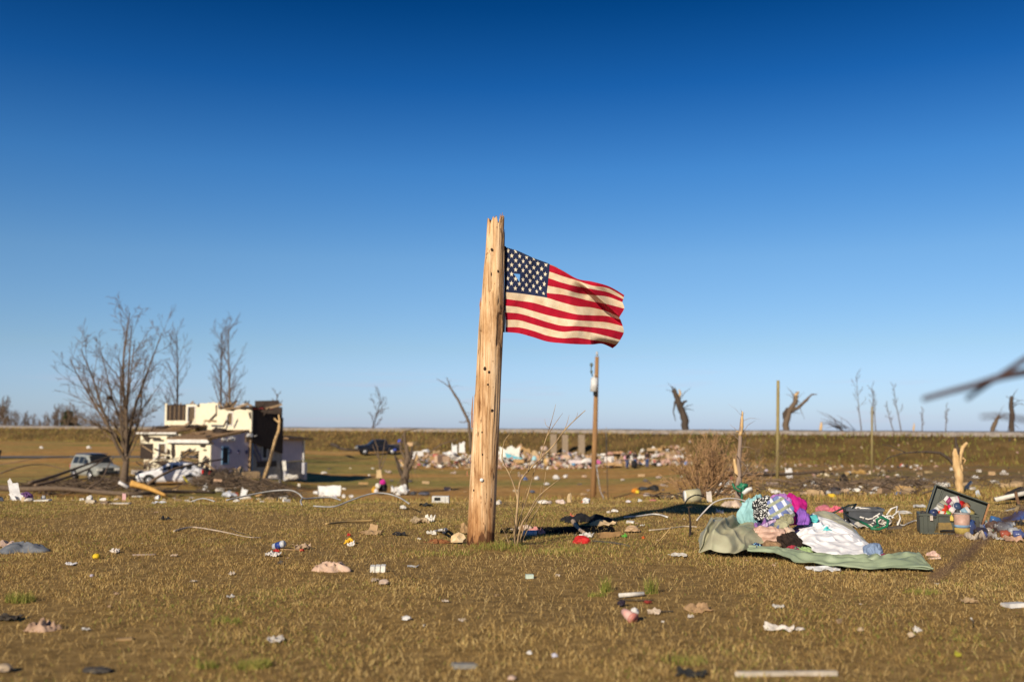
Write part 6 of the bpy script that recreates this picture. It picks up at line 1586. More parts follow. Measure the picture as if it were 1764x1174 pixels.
HEAP = [ # name, label, px, py(bottom), w, h, dist, material, deep, tilt
 ("shirt", "pale turquoise shirt draped at the left of the clothes heap", 1303, 912, 50, 50, 10.75, mat("turquoise_cotton", (0.30, 0.52, 0.54), (0.20, 0.38, 0.40), scale=6), 0.30),
 ("shirt", "black and white speckled shirt on top beside the turquoise one", 1319, 896, 36, 36, 10.62, speck("speckled_cotton", (0.012, 0.012, 0.014), (0.6, 0.6, 0.58)), 0.24),
 ("shirt", "blue plaid shirt with white lines on top of the clothes heap", 1344, 894, 42, 34, 10.58, plaid("blue_plaid", (0.14, 0.18, 0.38), (0.55, 0.56, 0.62), (0.26, 0.28, 0.20)), 0.24),
 ("shirt", "lilac shirt at the very top of the clothes heap", 1346, 874, 34, 20, 10.85, mat("lilac_cotton", (0.42, 0.20, 0.48), (0.28, 0.12, 0.36), scale=7), 0.30),
 ("sweater", "bright magenta sweater on the right of the clothes heap", 1370, 905, 44, 48, 10.85, mat("magenta_knit", (0.48, 0.008, 0.20), (0.30, 0.006, 0.13), scale=9), 0.34),
 ("shirt", "violet shirt between the magenta sweater and the white bedsheet", 1383, 904, 26, 24, 10.75, mat("violet_cotton", (0.26, 0.10, 0.46), (0.14, 0.06, 0.30), scale=9), 0.22),
 ("shirt", "purple plaid shirt under the blue plaid shirt", 1328, 911, 54, 22, 10.52, plaid("purple_plaid", (0.20, 0.09, 0.28), (0.03, 0.03, 0.09), (0.40, 0.30, 0.45)), 0.24),
 ("cap", "khaki cap in the middle of the clothes heap", 1357, 902, 22, 16, 10.48, mat("khaki_twill", (0.28, 0.27, 0.17), (0.18, 0.17, 0.10), scale=8), 0.20),
 ("cap", "olive grey cap below the khaki one", 1349, 910, 22, 15, 10.44, mat("olive_twill", (0.36, 0.35, 0.22), (0.22, 0.21, 0.14), scale=8), 0.20),
 ("trousers", "navy checked trousers below the caps", 1342, 918, 46, 17, 10.42, plaid("navy_plaid", (0.05, 0.07, 0.15), (0.16, 0.20, 0.30), (0.10, 0.12, 0.22)), 0.26),
 ("towel", "beige brown striped towel below the navy trousers", 1327, 934, 56, 24, 10.36, mat("striped_towel", (0.62, 0.44, 0.36), (0.30, 0.17, 0.12), scale=5, stretch=(1, 1, 6)), 0.30),
 ("towel", "beige towel corner at the left edge of the white bedsheet", 1358, 926, 22, 18, 10.40, mat("cream_towel", (0.62, 0.50, 0.40), (0.42, 0.30, 0.22), scale=7), 0.22),
 ("coat", "dark brown furry coat in the hollow left of the bedsheet", 1361, 945, 42, 25, 10.26, mat("dark_fur", (0.035, 0.02, 0.014), (0.012, 0.008, 0.006), scale=40, bump=0.8, bdist=0.02), 0.26),
 ("shirt", "navy dotted shirt on the trailing tarp", 1305, 944, 28, 9, 10.12, speck("dotted_cotton", (0.015, 0.03, 0.10), (0.25, 0.5, 0.6), 45, 0.6), 0.20),
 ("cloth", "tan brown cloth between the dotted shirt and the furry coat", 1331, 945, 28, 12, 10.18, mat("tan_cloth", (0.30, 0.19, 0.10), (0.16, 0.09, 0.05), scale=9), 0.22),
 ("cloth", "red patterned cloth under the furry coat", 1367, 946, 22, 7, 10.08, speck("red_print", (0.30, 0.03, 0.05), (0.04, 0.05, 0.08), 30, 0.5), 0.14),
 ("cloth", "light green cloth on the trailing tarp below the furry coat", 1385, 951, 38, 10, 9.98, mat("light_green_cloth", (0.30, 0.40, 0.18), (0.20, 0.30, 0.12), scale=9), 0.22),
 ("jeans", "light blue denim at the lower right corner of the bedsheet", 1508, 955, 30, 17, 9.75, mat("light_denim", (0.20, 0.27, 0.40), (0.13, 0.18, 0.28), scale=14), 0.20),
 ("cloth", "small maroon cloth right of the light blue denim", 1527, 959, 22, 6, 9.65, mat("maroon_cloth", (0.25, 0.03, 0.08), (0.14, 0.02, 0.05), scale=9), 0.12),
]
for k, (nm, lab, px, py, w, h, d, m, dp) in enumerate(HEAP):
    b = W(px, py, d)
    item('cloth', px, py, w * 1.05, h * 1.08, m, nm, lab, base=b + Vector((0, dp * 0.25, 0)), deep=dp, seed=50 + k * 3, yaw=(k % 5 - 2) * 0.12)
# --- black crate with rope and hose
cb = G(1487, 905); cr_ = thing("crate", "dark grey plastic crate half buried under white rope", "crate", cb, R(-8))
mb = MB()
for a in ((0, -0.17, 0.42, 0.02), (0, 0.17, 0.42, 0.02), (-0.21, 0, 0.02, 0.32), (0.21, 0, 0.02, 0.32)): mb.box((a[0], a[1], 0.10), (a[2], a[3], 0.20))
mb.box((0, 0, 0.012), (0.40, 0.32, 0.02)); obj("body", mb, col((0.06, 0.065, 0.075), 0.5), cr_, world_coords=False)
mb = MB()
for a in ((0, -0.18, 0.46, 0.03), (0, 0.18, 0.46, 0.03), (-0.225, 0, 0.03, 0.33), (0.225, 0, 0.03, 0.33)): mb.box((a[0], a[1], 0.215), (a[2], a[3], 0.03))
obj("rim", mb, col((0.09, 0.095, 0.105), 0.5), cr_, world_coords=False)
g = random.Random(77); mb = MB(); ROPE = mat("white_rope", (0.72, 0.70, 0.66), (0.5, 0.47, 0.43), scale=30)
def tangle(c, rad, n, L, r, g):
    out = []
    p = Vector(c); d = Vector((1, 0, 0)); 
    for i in range(n):
        d = (d + Vector((g.uniform(-1, 1), g.uniform(-1, 1), g.uniform(-1, 1))) * 0.9 + (Vector(c) - p) * 1.4 / max(rad[0], 0.01) * 0.5).normalized()
        p = p + Vector((d.x * rad[0], d.y * rad[1], d.z * rad[2])) * L
        out.append(p.copy())
    return out
for c, rad, n in ((W(1490, 885, cb.y - 0.05), (0.22, 0.16, 0.08), 130), (W(1515, 895, cb.y - 0.15), (0.16, 0.14, 0.09), 110), (W(1528, 900, cb.y - 0.2), (0.08, 0.1, 0.08), 60), (W(1475, 878, cb.y), (0.10, 0.1, 0.05), 50)):
    mb.tube(tangle(c, rad, n, 0.32, 0.01, g), 0.0105, 5)
mb.tube([W(1525, 890, cb.y), W(1535, 876, cb.y), W(1546, 872, cb.y), W(1543, 884, cb.y - .1), W(1532, 893, cb.y - .1), W(1548, 880, cb.y - .1), W(1551, 893, cb.y - .2), W(1546, 904, cb.y - .3)], 0.012, 5)
tag(obj("rope", mb, ROPE), "tangle of white rope spilling over the dark crate", "rope")
mb = MB(); P = [W(1430, 885, 13.2), W(1445, 878, 13.2), W(1462, 870, 13.2), W(1475, 868, 13.2), W(1468, 876, 13.1), W(1455, 884, 13.0), W(1462, 890, 12.8), W(1480, 897, 12.5)]; mb.tube(P, 0.014, 6); tag(obj("garden_hose", mb, mat("dark_hose", (0.02, 0.03, 0.025), (0.01, 0.015, 0.012), rough=0.4)), "dark hose looping left of the crate", "hose")
mb = MB(); P = [W(1482, 898, 12.2), W(1493, 903, 12.1), W(1502, 909, 12.0), W(1512, 905, 12.0), W(1510, 895, 12.1), W(1518, 890, 12.1), W(1530, 896, 12.0), W(1528, 906, 11.9), W(1514, 911, 11.9), W(1500, 910, 11.9)]; mb.tube(P, 0.017, 6); tag(obj("garden_hose", mb, HOSE), "green hose coiled in front of the dark crate", "hose")
item('sheet', 1478, 909, 44, 9, (0.55, 0.52, 0.45), "magazine", "pale bent magazine in front of the dark crate"); item('board', 1480, 907, 26, 3, (0.10, 0.12, 0.35), "book", "thin blue book on the pale magazine", deep=0.10, lift=0.03)
item('board', 1540, 911, 26, 4, (0.12, 0.10, 0.08), "board", "small dark board lying right of the rope", deep=0.06); item('chunk', 1490, 908, 8, 7, (0.75, 0.74, 0.72), "cup", "white cup end at the right of the magazine")
item('cloth', 1440, 882, 36, 12, (0.66, 0.14, 0.20), "cloth", "bright pink cloth on the grass behind the bedsheet"); item('cloth', 1419, 881, 26, 11, (0.50, 0.16, 0.20), "cloth", "dull red pink cloth left of the bright pink one")
stick("thin grey cord running from the rope to the footlocker", [(1545, 902), (1555, 907), (1566, 903), (1578, 899), (1590, 901)], 0.010, (0.5, 0.48, 0.45), "cord", dz=0.02)

# --- the green footlocker full of tins
fb = G(1636, 921); fw = 94 * fb.y / FOC; fh = 35 * fb.y / FOC; fdp = 0.38
PLAS = mat("olive_plastic", (0.055, 0.062, 0.048), (0.035, 0.040, 0.031), scale=6, rough=0.5, spec=0.4, bump=0.05)
fl = thing("footlocker", "dark olive plastic footlocker standing open and overfilled with tins", "footlocker", fb + Vector((0.06, fdp / 2, 0)), R(-17))
mb = MB(); t = 0.014
for cx, cy, sx, sy in ((0, -fdp / 2, fw, t), (0, fdp / 2, fw, t), (-fw / 2 + t / 2, 0, t, fdp - t), (fw / 2 - t / 2, 0, t, fdp - t)): mb.box((cx, cy, fh / 2), (sx, sy, fh))
mb.box((0, 0, 0.012), (fw - 2 * t, fdp - t, 0.02)); obj("body", mb, PLAS, fl, world_coords=False, bevel=0.006)
for f in (-0.40, -0.22, 0.11, 0.40): 
    mb = MB(); mb.box((f * fw, -fdp / 2 - 0.014, fh * 0.47), (0.05, 0.016, fh * 0.93)); obj("rib", mb, PLAS, fl, world_coords=False, bevel=0.004)
mb = MB(); mb.box((0, -fdp / 2 - 0.012, fh - 0.012), (fw + 0.02, 0.02, 0.026)); obj("rim", mb, PLAS, fl, world_coords=False)
BRASS = mat("yellow_brass", (0.62, 0.48, 0.12), (0.4, 0.28, 0.06), rough=0.4, metal=0.3)
for f, m_ in ((-0.30, col((0.50, 0.42, 0.36))), (0.035, BRASS), (0.34, col((0.10, 0.08, 0.06)))):
    mb = MB(); mb.box((f * fw, -fdp / 2 - 0.026, fh - 0.05), (0.034, 0.014, 0.06)); obj("latch", mb, m_, fl, world_coords=False, bevel=0.003)
mb = MB(); mb.tube([(0.035 * fw - 0.012, -fdp / 2 - 0.034, fh - 0.03), (0.035 * fw, -fdp / 2 - 0.034, fh - 0.008), (0.035 * fw + 0.012, -fdp / 2 - 0.034, fh - 0.03)], 0.004, 6); mb.box((0.035 * fw, -fdp / 2 - 0.040, fh - 0.052), (0.036, 0.016, 0.044)); obj("padlock", mb, BRASS, fl, world_coords=False)
mb = MB(); 
pts_ = [(-0.26, 0.10), (-0.24, 0.26), (-0.22, 0.48), (-0.20, 0.58), (0.02, 0.60), (0.03, 0.50), (0.05, 0.30), (0.055, 0.12), (-0.1, 0.10)]
mb.add([Vector((x * fw, -fdp / 2 - 0.022, z * fh)) for x, z in pts_], [tuple(range(len(pts_)))]); mb.add([Vector((x * fw, -fdp / 2 - 0.008, z * fh)) for x, z in pts_], [tuple(reversed(range(len(pts_))))]); o = obj("mud_patch", mb, mat("dried_mud", (0.26, 0.17, 0.05), (0.12, 0.085, 0.04), scale=14, bump=0.5), fl, world_coords=False); o["label"] = "brown torn label patch on the front"
mb = MB(); mb.tube([(-0.16 * fw, -fdp / 2 - 0.03, 0.17 * fh), (-0.12 * fw, -fdp / 2 - 0.05, 0.22 * fh), (0.05 * fw, -fdp / 2 - 0.05, 0.23 * fh), (0.08 * fw, -fdp / 2 - 0.03, 0.17 * fh)], 0.012, 6); obj("handle", mb, TYRE, fl, world_coords=False)
# lid: a shallow tray standing askew in the box
lw, lh, ld = fw * 0.97, 0.42, 0.09
LA = R(-20.5)
M = Matrix.Rotation(-LA, 3, 'Y') @ Matrix.Rotation(R(-14), 3, 'X')
bl = Matrix.Rotation(R(17), 3, "Z") @ (W(1593, 889, fb.y + 0.24) - fl.location)
mb = MB()
def lb(c, s, mm=0): mb.box(bl + M @ Vector(c), s, M, mm)
lb((lw / 2, 0.06, lh / 2), (lw, 0.014, lh)); lb((lw / 2, 0.015, lh - 0.008), (lw, ld, 0.016)); lb((lw / 2, 0.015, 0.008), (lw, ld, 0.016)); lb((0.008, 0.015, lh / 2), (0.016, ld, lh)); lb((lw - 0.008, 0.015, lh / 2), (0.016, ld, lh))
obj("lid", mb, PLAS, fl, world_coords=False, bevel=0.005)
mb = MB()
for f in (0.14, 0.17, 0.46): mb.box(bl + M @ Vector((lw * f, 0.046, lh / 2)), (0.012, 0.016, lh - 0.04), M)
obj("lid_rib", mb, PLAS, fl, world_coords=False)
mb = MB(); mb.box(bl + M @ Vector((lw - 0.012, -0.036, lh / 2)), (0.020, 0.012, lh - 0.02), M); obj("lid_edge", mb, mat("orange_brown_edge", (0.34, 0.17, 0.07), (0.18, 0.09, 0.04), scale=20), fl, world_coords=False)  # orange-brown strip along the lid's right edge
# tins and jars heaped in it
TINS = [ # px, py centre, r px, length px, tilt axis, body, band, cap, label
 (1608, 883, 6, 9, (0.3, -.9, .3), (0.04, 0.06, 0.16), None, (0.03, 0.04, 0.1), "dark blue tin at the footlocker's left corner"),
 (1619, 873, 6, 10, (.4, -.3, .9), (0.25, 0.24, 0.20), (0.5, 0.48, 0.42), (0.3, 0.3, 0.3), "grey tin at the left of the footlocker heap"),
 (1622, 884, 5, 13, (.8, -.5, -.3), (0.62, 0.08, 0.03), (0.7, 0.6, 0.5), (0.5, .5, .5), "red orange carton tube at the footlocker's front left"),
 (1626, 876, 7, 6, (.1, -.95, .2), (0.03, 0.03, 0.03), None, (0.62, 0.05, 0.02), "black tin with a red lid facing the camera"),
 (1624, 869, 7, 12, (.7, -.3, .6), (0.36, 0.36, 0.27), None, (0.2, .2, .15), "olive grey can near the top of the footlocker heap"),
 (1633, 862, 6.5, 14, (.6, -.2, -.5), (0.70, 0.66, 0.64), (0.30, 0.05, 0.14), (0.5, .5, .5), "white can with a maroon band at the top left of the heap"),
 (1642, 862, 7, 16, (.9, -.2, .2), (0.72, 0.68, 0.66), (0.70, 0.66, 0.62), (0.4, .02, .12), "white can at the very top of the footlocker heap"),
 (1641, 871, 6.5, 15, (.85, -.4, .15), (0.66, 0.64, 0.60), (0.62, 0.62, 0.58), (0.10, .35, .22), "pale can with a green cap in the middle of the heap"),
 (1639, 878, 5.5, 18, (.65, -.4, -.65), (0.55, 0.03, 0.10), (0.72, 0.66, 0.64), (0.5, .02, .1), "crimson and white can lying slanted at the heap's front"),
 (1648, 872, 6.5, 7, (.1, -.9, .4), (0.05, 0.07, 0.14), (0.5, 0.5, 0.55), (0.05, .08, .16), "navy jar with a shiny lid right of the middle"),
 (1655, 871, 8, 9, (.3, -.8, .4), (0.60, 0.03, 0.02), None, (0.5, .02, .02), "big red tin at the right of the heap"),
 (1661, 882, 7, 17, (.8, -.3, .55), (0.68, 0.64, 0.60), (0.25, 0.40, 0.5), (0.5, .5, .5), "white and blue can at the footlocker's front right"),
 (1632, 886, 4.5, 10, (.3, -.5, .8), (0.20, 0.50, 0.04), None, (0.2, .4, .05), "bright green bottle end at the heap's front"),
 (1636, 886, 4.5, 12, (.6, -.5, -.6), (0.75, 0.24, 0.02), None, (0.6, .2, .02), "orange tube next to the bright green bottle end"),
 (1670, 884, 7, 10, (.2, -.5, .8), (0.24, 0.22, 0.10), (0.3, .24, .1), (0.4, .3, .1), "olive tin at the footlocker's right corner"),
 (1647, 884, 6, 10, (.5, -.6, .4), (0.03, 0.025, 0.03), None, (0.1, .1, .1), "black tin in the footlocker's front middle"),
 (1664, 872, 5, 9, (.4, -.6, .6), (0.40, 0.12, 0.06), None, (0.4, .2, .1), "rust brown tin at the heap's right side"),
 (1613, 878, 5, 8, (.5, -.5, .6), (0.5, 0.5, 0.5), None, (0.6, .6, .6), "small silver tin behind the dark blue tin"),
]
for k, (px, py, r, L, ax, body, band, cap, lab) in enumerate(TINS):
    dd = fb.y + 0.10 + (0.10 if py < 872 else 0.0) - (0.03 if py > 880 else 0)
    c = W(px, py, dd); rr = r * dd / FOC
    root = can("tin", lab, c - Vector((0, 0, rr + 0.004 if abs(Vector(ax).normalized().z) < 0.6 else L * dd / FOC / 2)), rr, L * dd / FOC, ax, body, band, cap, "tin", "tins in the footlocker")
mb = MB()
g = random.Random(12)
for k in range(60):
    c = fl.location + Vector((g.uniform(-.44, .44) * fw, g.uniform(-.38, .38) * fdp, fh * g.uniform(.75, .98))); mb.lump(c, (0.03, 0.03, 0.025), seed=k, amp=0.3, sub=1, smooth=False)
tag(obj("rubbish_fill", mb, col((0.05, 0.045, 0.04))), "dark loose rubbish filling the footlocker under the tins", "rubbish", kind="stuff")
# bucket and bottles spilled in front
bk = thing("bucket", "dented pinkish tin bucket with a blue and yellow label before the footlocker", "bucket", G(1658, 922))
rb_ = 12 * bk.location.y / FOC; hb = 36 * bk.location.y / FOC
mb = MB(); mb.tube([(0, 0, 0), (0, 0, hb)], [rb_, rb_ * 1.06], 18); obj("body", mb, mat("pink_tin", (0.45, 0.28, 0.22), (0.32, 0.2, 0.15), scale=12, rough=0.5), bk, world_coords=False)
mb = MB(); mb.tube([(0, 0, hb * 0.08), (0, 0, hb * 0.36)], [rb_ * 1.02, rb_ * 1.03], 18); obj("label_band", mb, col((0.60, 0.44, 0.10)), bk, world_coords=False)
mb = MB(); mb.tube([(0, 0, hb * 0.365), (0, 0, hb * 0.5)], [rb_ * 1.03, rb_ * 1.04], 18); obj("label_band", mb, col((0.22, 0.36, 0.52)), bk, world_coords=False)
mb = MB(); mb.tube([(0, 0, hb), (0, 0, hb + 0.012)], [rb_ * 1.10, rb_ * 1.10], 18); obj("rim", mb, col((0.4, 0.36, 0.34), 0.4), bk, world_coords=False)
CLEAR = mat("clear_plastic", (0.35, 0.38, 0.42), (0.20, 0.22, 0.26), scale=8, rough=0.12, spec=0.7, bump=0.2)
BOT = [(1672, 921, 9, 26, (.3, -.2, .9), (0.04, 0.09, 0.26), (0.02, 0.05, .2), "upright blue bottle right of the bucket"), (1684, 918, 9, 24, (.9, -.3, .2), CLEAR, (0.03, 0.1, .4), "clear bottle with a blue cap right of the blue bottle"),
       (1688, 924, 8, 24, (-.8, -.4, .1), (0.03, 0.035, 0.06), (0.02, .02, .02), "dark bottle lying in front of the clear one"), (1697, 914, 6, 18, (.7, -.3, .6), (0.62, 0.6, 0.56), (0.4, 0.1, .06), "white bottle leaning up in the spilled pile"),
       (1703, 921, 6, 17, (.8, -.5, .2), (0.58, 0.50, 0.42), (0.1, 0.3, .12), "cream bottle with a green cap in the spilled pile"), (1713, 915, 9, 24, (.8, .2, .3), (0.20, 0.13, 0.10), (0.2, .1, .08), "brown bottle in the middle of the spilled pile"),
       (1726, 918, 9, 28, (-.9, -.2, .2), CLEAR, (0.5, .5, .5), "clear bottle right of the brown bottle"), (1718, 905, 7, 22, (.9, -.2, -.2), (0.05, 0.20, 0.50), (0.03, .1, .3), "bright blue wrapper bottle on top of the pile"),
       (1738, 914, 8, 22, (.5, -.6, .3), CLEAR, (0.6, .6, .6), "clear crushed bottle at the right of the pile"), (1748, 922, 7, 20, (.9, -.3, .1), (0.35, 0.36, 0.38), (0.05, .1, .4), "grey bottle near the right edge"),
       (1757, 930, 8, 20, (.8, -.4, .1), (0.08, 0.10, 0.24), (0.05, .1, .4), "navy bottle at the right edge"), (1733, 927, 7, 18, (.9, -.3, .1), (0.40, 0.10, 0.06), (0.6, .5, .4), "rust red bottle in front of the clear ones"),
       (1697, 928, 6, 12, (.6, -.5, .1), (0.06, 0.12, 0.40), (0.5, .5, .5), "small blue bottle in front of the pile")]
for k, (px, py, r, L, ax, body, cap, lab) in enumerate(BOT):
    p = G(px, py); bottle("bottle", lab, p, r * p.y / FOC, L * p.y / FOC, ax, body, cap, group="bottles spilled beside the footlocker")
for px, py, w, h, c, lab in ((1680, 930, 28, 14, (0.50, 0.42, 0.34), "beige crushed carton in front of the bottles"), (1706, 925, 20, 9, (0.6, 0.58, 0.55), "white paper scrap among the bottles"), (1745, 933, 26, 11, (0.45, 0.28, 0.2), "reddish carton before the rust red bottle"), (1722, 930, 18, 6, (0.55, 0.54, 0.52), "pale scrap before the clear bottle"),
                             (1700, 903, 18, 6, (0.20, 0.42, 0.46), "teal scrap behind the white bottle"), (1709, 902, 12, 8, (0.66, 0.52, 0.36), "peach scrap behind the blue wrapper bottle"), (1758, 905, 14, 10, (0.03, 0.03, 0.03), "black scrap at the right edge behind the bottles"), (1690, 908, 14, 8, (0.5, 0.52, 0.54), "grey film behind the white bottle")):
    item('sheet', px, py, w, h, c, "rubbish_scrap", lab, "scrap")
# pieces behind the footlocker
item('cloth', 1750, 897, 56, 16, (0.035, 0.10, 0.36), "plastic_bag", "bright blue plastic bag lying near the right edge", base=gp(1752, 13.6))
stick("white painted lath propped up near the right edge", [(1714, 860, 18.5), (1790, 843, 18.5)], 0.05, (0.66, 0.62, 0.55), "lath", n=4); stick("weathered white lath lying low near the right edge", [(1708, 889, 16.2), (1752, 876, 16.4)], 0.04, (0.60, 0.54, 0.44), "lath", n=4)
stick("pale wood stake crossing the low white lath", [(1749, 884, 16.2), (1755, 870, 16.4)], 0.035, (0.48, 0.36, 0.18), "stake", n=4); stick("brown stake holding up the white lath", [(1763, 892, 17.5), (1752, 858, 18.0), (1750, 848, 18.2)], 0.03, (0.22, 0.12, 0.06), "stake")
item('chunk', 1752, 892, 60, 26, (0.035, 0.028, 0.022), "brush_heap", "dark brush heap under the propped white lath", "brush", base=gp(1752, 18.8), deep=0.5)
item('board', 1733, 852, 22, 8, (0.36, 0.22, 0.07), "board", "small ochre board behind the propped white lath", base=gp(1738, 24))
stick("white lath lying flat behind the footlocker", [(1662, 841, 29), (1680, 841, 29)], 0.06, (0.68, 0.64, 0.58), "lath", n=4); stick("white lath slanting up behind the footlocker", [(1664, 839, 29), (1674, 829, 29)], 0.05, (0.68, 0.64, 0.58), "lath", n=4)
item('panel', 1686, 855, 9, 12, (0.50, 0.54, 0.60), "jug", "pale blue plastic jug behind the footlocker", "jug")
stick("white pole arching up from the grass behind the tarp", [(1200, 896, 12.2), (1212, 882, 12.3), (1230, 865, 12.4), (1252, 858, 12.5), (1275, 860, 12.6), (1298, 868, 12.6), (1312, 880, 12.4)], 0.010, (0.60, 0.56, 0.52), "tent_pole", cat="pole")
item('cloth', 1255, 872, 42, 14, (0.55, 0.42, 0.33), "rag", "beige rag at the foot of the slim snapped trunk", base=gp(1257, 16.4)); item('sheet', 1240, 884, 12, 8, (0.66, 0.62, 0.58), "paper_scrap", "white paper scrap under the arching white pole")
bkt = thing("bucket", "white and cream bucket lying on its side under the twiggy shrub", "bucket", gp(1188, 17.5), R(-20)); 
mb = MB(); mb.tube([(-0.10, -0.04, .11), (0.13, 0.07, .13)], [0.11, 0.125], 16); obj("body", mb, col((0.50, 0.46, 0.30), 0.5), bkt, world_coords=False); mb = MB(); mb.cyl((-0.108, -0.043, .11), 0.107, 0.02, (-1, -0.45, 0), 16); obj("lid", mb, col((0.74, 0.73, 0.70), 0.5), bkt, world_coords=False)
stick("black wire bent over the white and cream bucket", [(1178, 870, 17), (1186, 858, 17), (1200, 852, 17), (1215, 856, 17)], 0.012, BLACK, "wire")
item('panel', 1218, 862, 10, 22, (0.60, 0.54, 0.48), "plastic_scrap", "white torn strip standing under the twiggy shrub", base=gp(1219, 18))

# --- left foreground edge
pan = thing("broken_board", "broken white board standing upright at the left edge of the lawn", "board", gp(28, 18.6))
mb = MB(); dd = 18.6
for pts in ([(13, 828), (17, 823), (21, 830), (22, 851), (17, 851)], [(20, 832), (31, 831), (35, 850), (42, 868), (33, 869), (25, 868), (22, 850)], [(34, 851), (40, 853), (42, 869), (34, 869)], [(15, 850), (24, 852), (32, 868), (26, 869)]):
    k = len(pts); off = 0.04 * len(mb.f) / 6
    vs = [W(a, b, dd - off) - pan.location for a, b in pts] + [W(a, b, dd + 0.04 - off) - pan.location for a, b in pts]
    mb.add(vs, [tuple(reversed(range(k))), tuple(range(k, 2 * k))] + [(i, (i + 1) % k, k + (i + 1) % k, k + i) for i in range(k)])
obj("board", mb, col((0.66, 0.65, 0.66)), pan, world_coords=False)
L_ITEMS = [('sheet', 36, 838, 18, 14, STEEL, "plastic_scrap", "grey plastic behind the broken white board"), ('cloth', 52, 847, 22, 14, PURPLE, "cloth", "dark purple cloth right of the broken white board"), ('chunk', 38, 848, 12, 14, (0.58, 0.50, 0.42), "paper_scrap", "cream paper scrap behind the broken white board"),
           ('chunk', 6, 869, 20, 10, (0.07, 0.08, 0.11), "rag", "dark grey rag at the left edge below the broken board"), ('panel', 47, 858, 6, 11, (0.55, 0.42, 0.26), "wood_scrap", "tan wood scrap right of the broken white board"), ('chunk', 58, 858, 14, 7, (0.58, 0.52, 0.46), "plaster_chunk", "pale plaster lump right of the tan wood scrap"),
           ('board', 82, 858, 30, 3, (0.62, 0.60, 0.56), "lath", "white lath lying right of the plaster lump"), ('chunk', 83, 856, 8, 8, (0.55, 0.55, 0.55), "plastic_scrap", "little white lump standing on the white lath"), ('chunk', 162, 849, 10, 12, (0.66, 0.64, 0.62), "cup", "white cup resting by the fallen log"),
           ('panel', 184, 855, 14, 7, (0.70, 0.68, 0.66), "paper_scrap", "white tent shaped paper before the fallen log"), ('board', 164, 864, 18, 6, (0.46, 0.40, 0.32), "block", "pale concrete block on the lawn before the fallen log"), ('board', 186, 864, 26, 4, (0.16, 0.11, 0.08), "board", "dark board right of the pale concrete block"),
           ('board', 208, 869, 46, 2, (0.62, 0.56, 0.48), "lath", "thin white lath on the lawn below the dark board"), ('panel', 220, 853, 7, 18, (0.62, 0.36, 0.36), "cloth", "pink striped cloth hanging before the big bare tree"), ('chunk', 277, 846, 10, 9, (0.72, 0.70, 0.68), "paper_scrap", "white scrap resting on the orange split plank"),
           ('sheet', 281, 861, 22, 4, (0.45, 0.46, 0.48), "plastic_scrap", "grey flat scrap below the orange split plank")]
for k, px, py, w, h, c, nm, lab in L_ITEMS:
    item(k, px, py, w, h, c, nm, lab, base=gp(px, 19.2 if py < 858 else 17.4), yaw=0.1 if k == 'panel' else None)
stick("long fallen log lying in front of the cars", [(-30, 838, 50), (40, 842, 50), (100, 841, 50), (160, 846, 50), (230, 850, 49), (300, 846, 52), (370, 848, 54)], 0.15, BARK, "log", r1=0.07, n=10)
stick("orange split plank trunk lying before the big tree", [(226, 832, 44), (255, 840, 44), (286, 853, 44)], 0.17, mat("orange_split_wood", (0.62, 0.36, 0.10), (0.42, 0.22, 0.06), scale=5, stretch=(2, 2, 0.3)), "plank", r1=0.07, n=5)
stick("bare limb leaning across the white sedan onto the house", [(254, 834, 58), (275, 820, 58.5), (305, 806, 60), (340, 798, 62), (385, 790, 66)], 0.095, TWIG, "limb", r1=0.05)
for lab, pts, r in (("thick fallen limb reaching from the left up to the silver car", [(50, 832, 52), (95, 819, 54), (140, 803, 58), (190, 785, 61)], 0.10), ("second fallen limb under the thick one by the silver car", [(60, 836, 52), (105, 825, 54), (150, 808, 58), (178, 792, 60)], 0.085), ("third fallen limb lowest of the ones left of the silver car", [(20, 838, 52), (80, 832, 54), (130, 818, 57)], 0.08),
                    ("thin fallen branch arching left of the silver car", [(0, 815, 56), (40, 802, 57), (80, 800, 58), (120, 812, 58)], 0.045), ("long thin branch above the fallen limbs at the left", [(0, 800, 60), (60, 790, 60), (120, 785, 62)], 0.03), ("short branch standing crossways before the silver car", [(150, 842, 50), (175, 825, 51), (185, 805, 53), (195, 788, 55)], 0.05)):
    stick(lab, pts, r, TWIG if r < 0.1 else BARK, "fallen_limb", r1=r * 0.45, cat="branch")
# brush around cars and house: sticks past counting
def brush(name, label, spec, m, seed, rr=(0.015, 0.05)):
    g = random.Random(seed); mb = MB()
    for (x0, x1, d0, d1, h, n) in spec:
        for i in range(n):
            px = g.uniform(x0, x1); d = g.uniform(d0, d1); p = gp(px, d)
            a = g.uniform(0, 2 * PI); L = g.uniform(0.5, 1.9) * (d / 60)
            q = p + Vector((math.cos(a) * L, math.sin(a) * L, 0)); z0 = g.uniform(0, h * 0.7) ; z1 = g.uniform(0, h)
            p.z += z0; q.z = zt(q.x, q.y) + z1
            r = g.uniform(*rr)
            mid = (p + q) / 2 + Vector((g.uniform(-.2, .2), g.uniform(-.2, .2), g.uniform(-.1, .25))) * L * 0.5
            mb.tube([p, mid, q], [r, r * 0.8, r * 0.4], 3, caps=False)
    return tag(obj(name, mb, m), label, "brush", kind="stuff")
brush("brush", "tangled broken branches heaped before the house and cars", [(60, 190, 52, 62, 0.8, 230), (180, 240, 60, 68, 0.6, 110), (340, 510, 54, 66, 0.8, 420), (250, 330, 70, 71.5, 1.6, 120), (160, 250, 54, 60, 0.4, 90), (350, 400, 60, 66, 1.2, 110)], BARK, 3, (0.012, 0.035))
brush("brush", "pale broken sticks scattered through the branch heap", [(60, 200, 50, 60, 0.6, 80), (320, 510, 54, 64, 0.7, 120), (200, 320, 50, 58, 0.25, 50)], TWIG, 4)
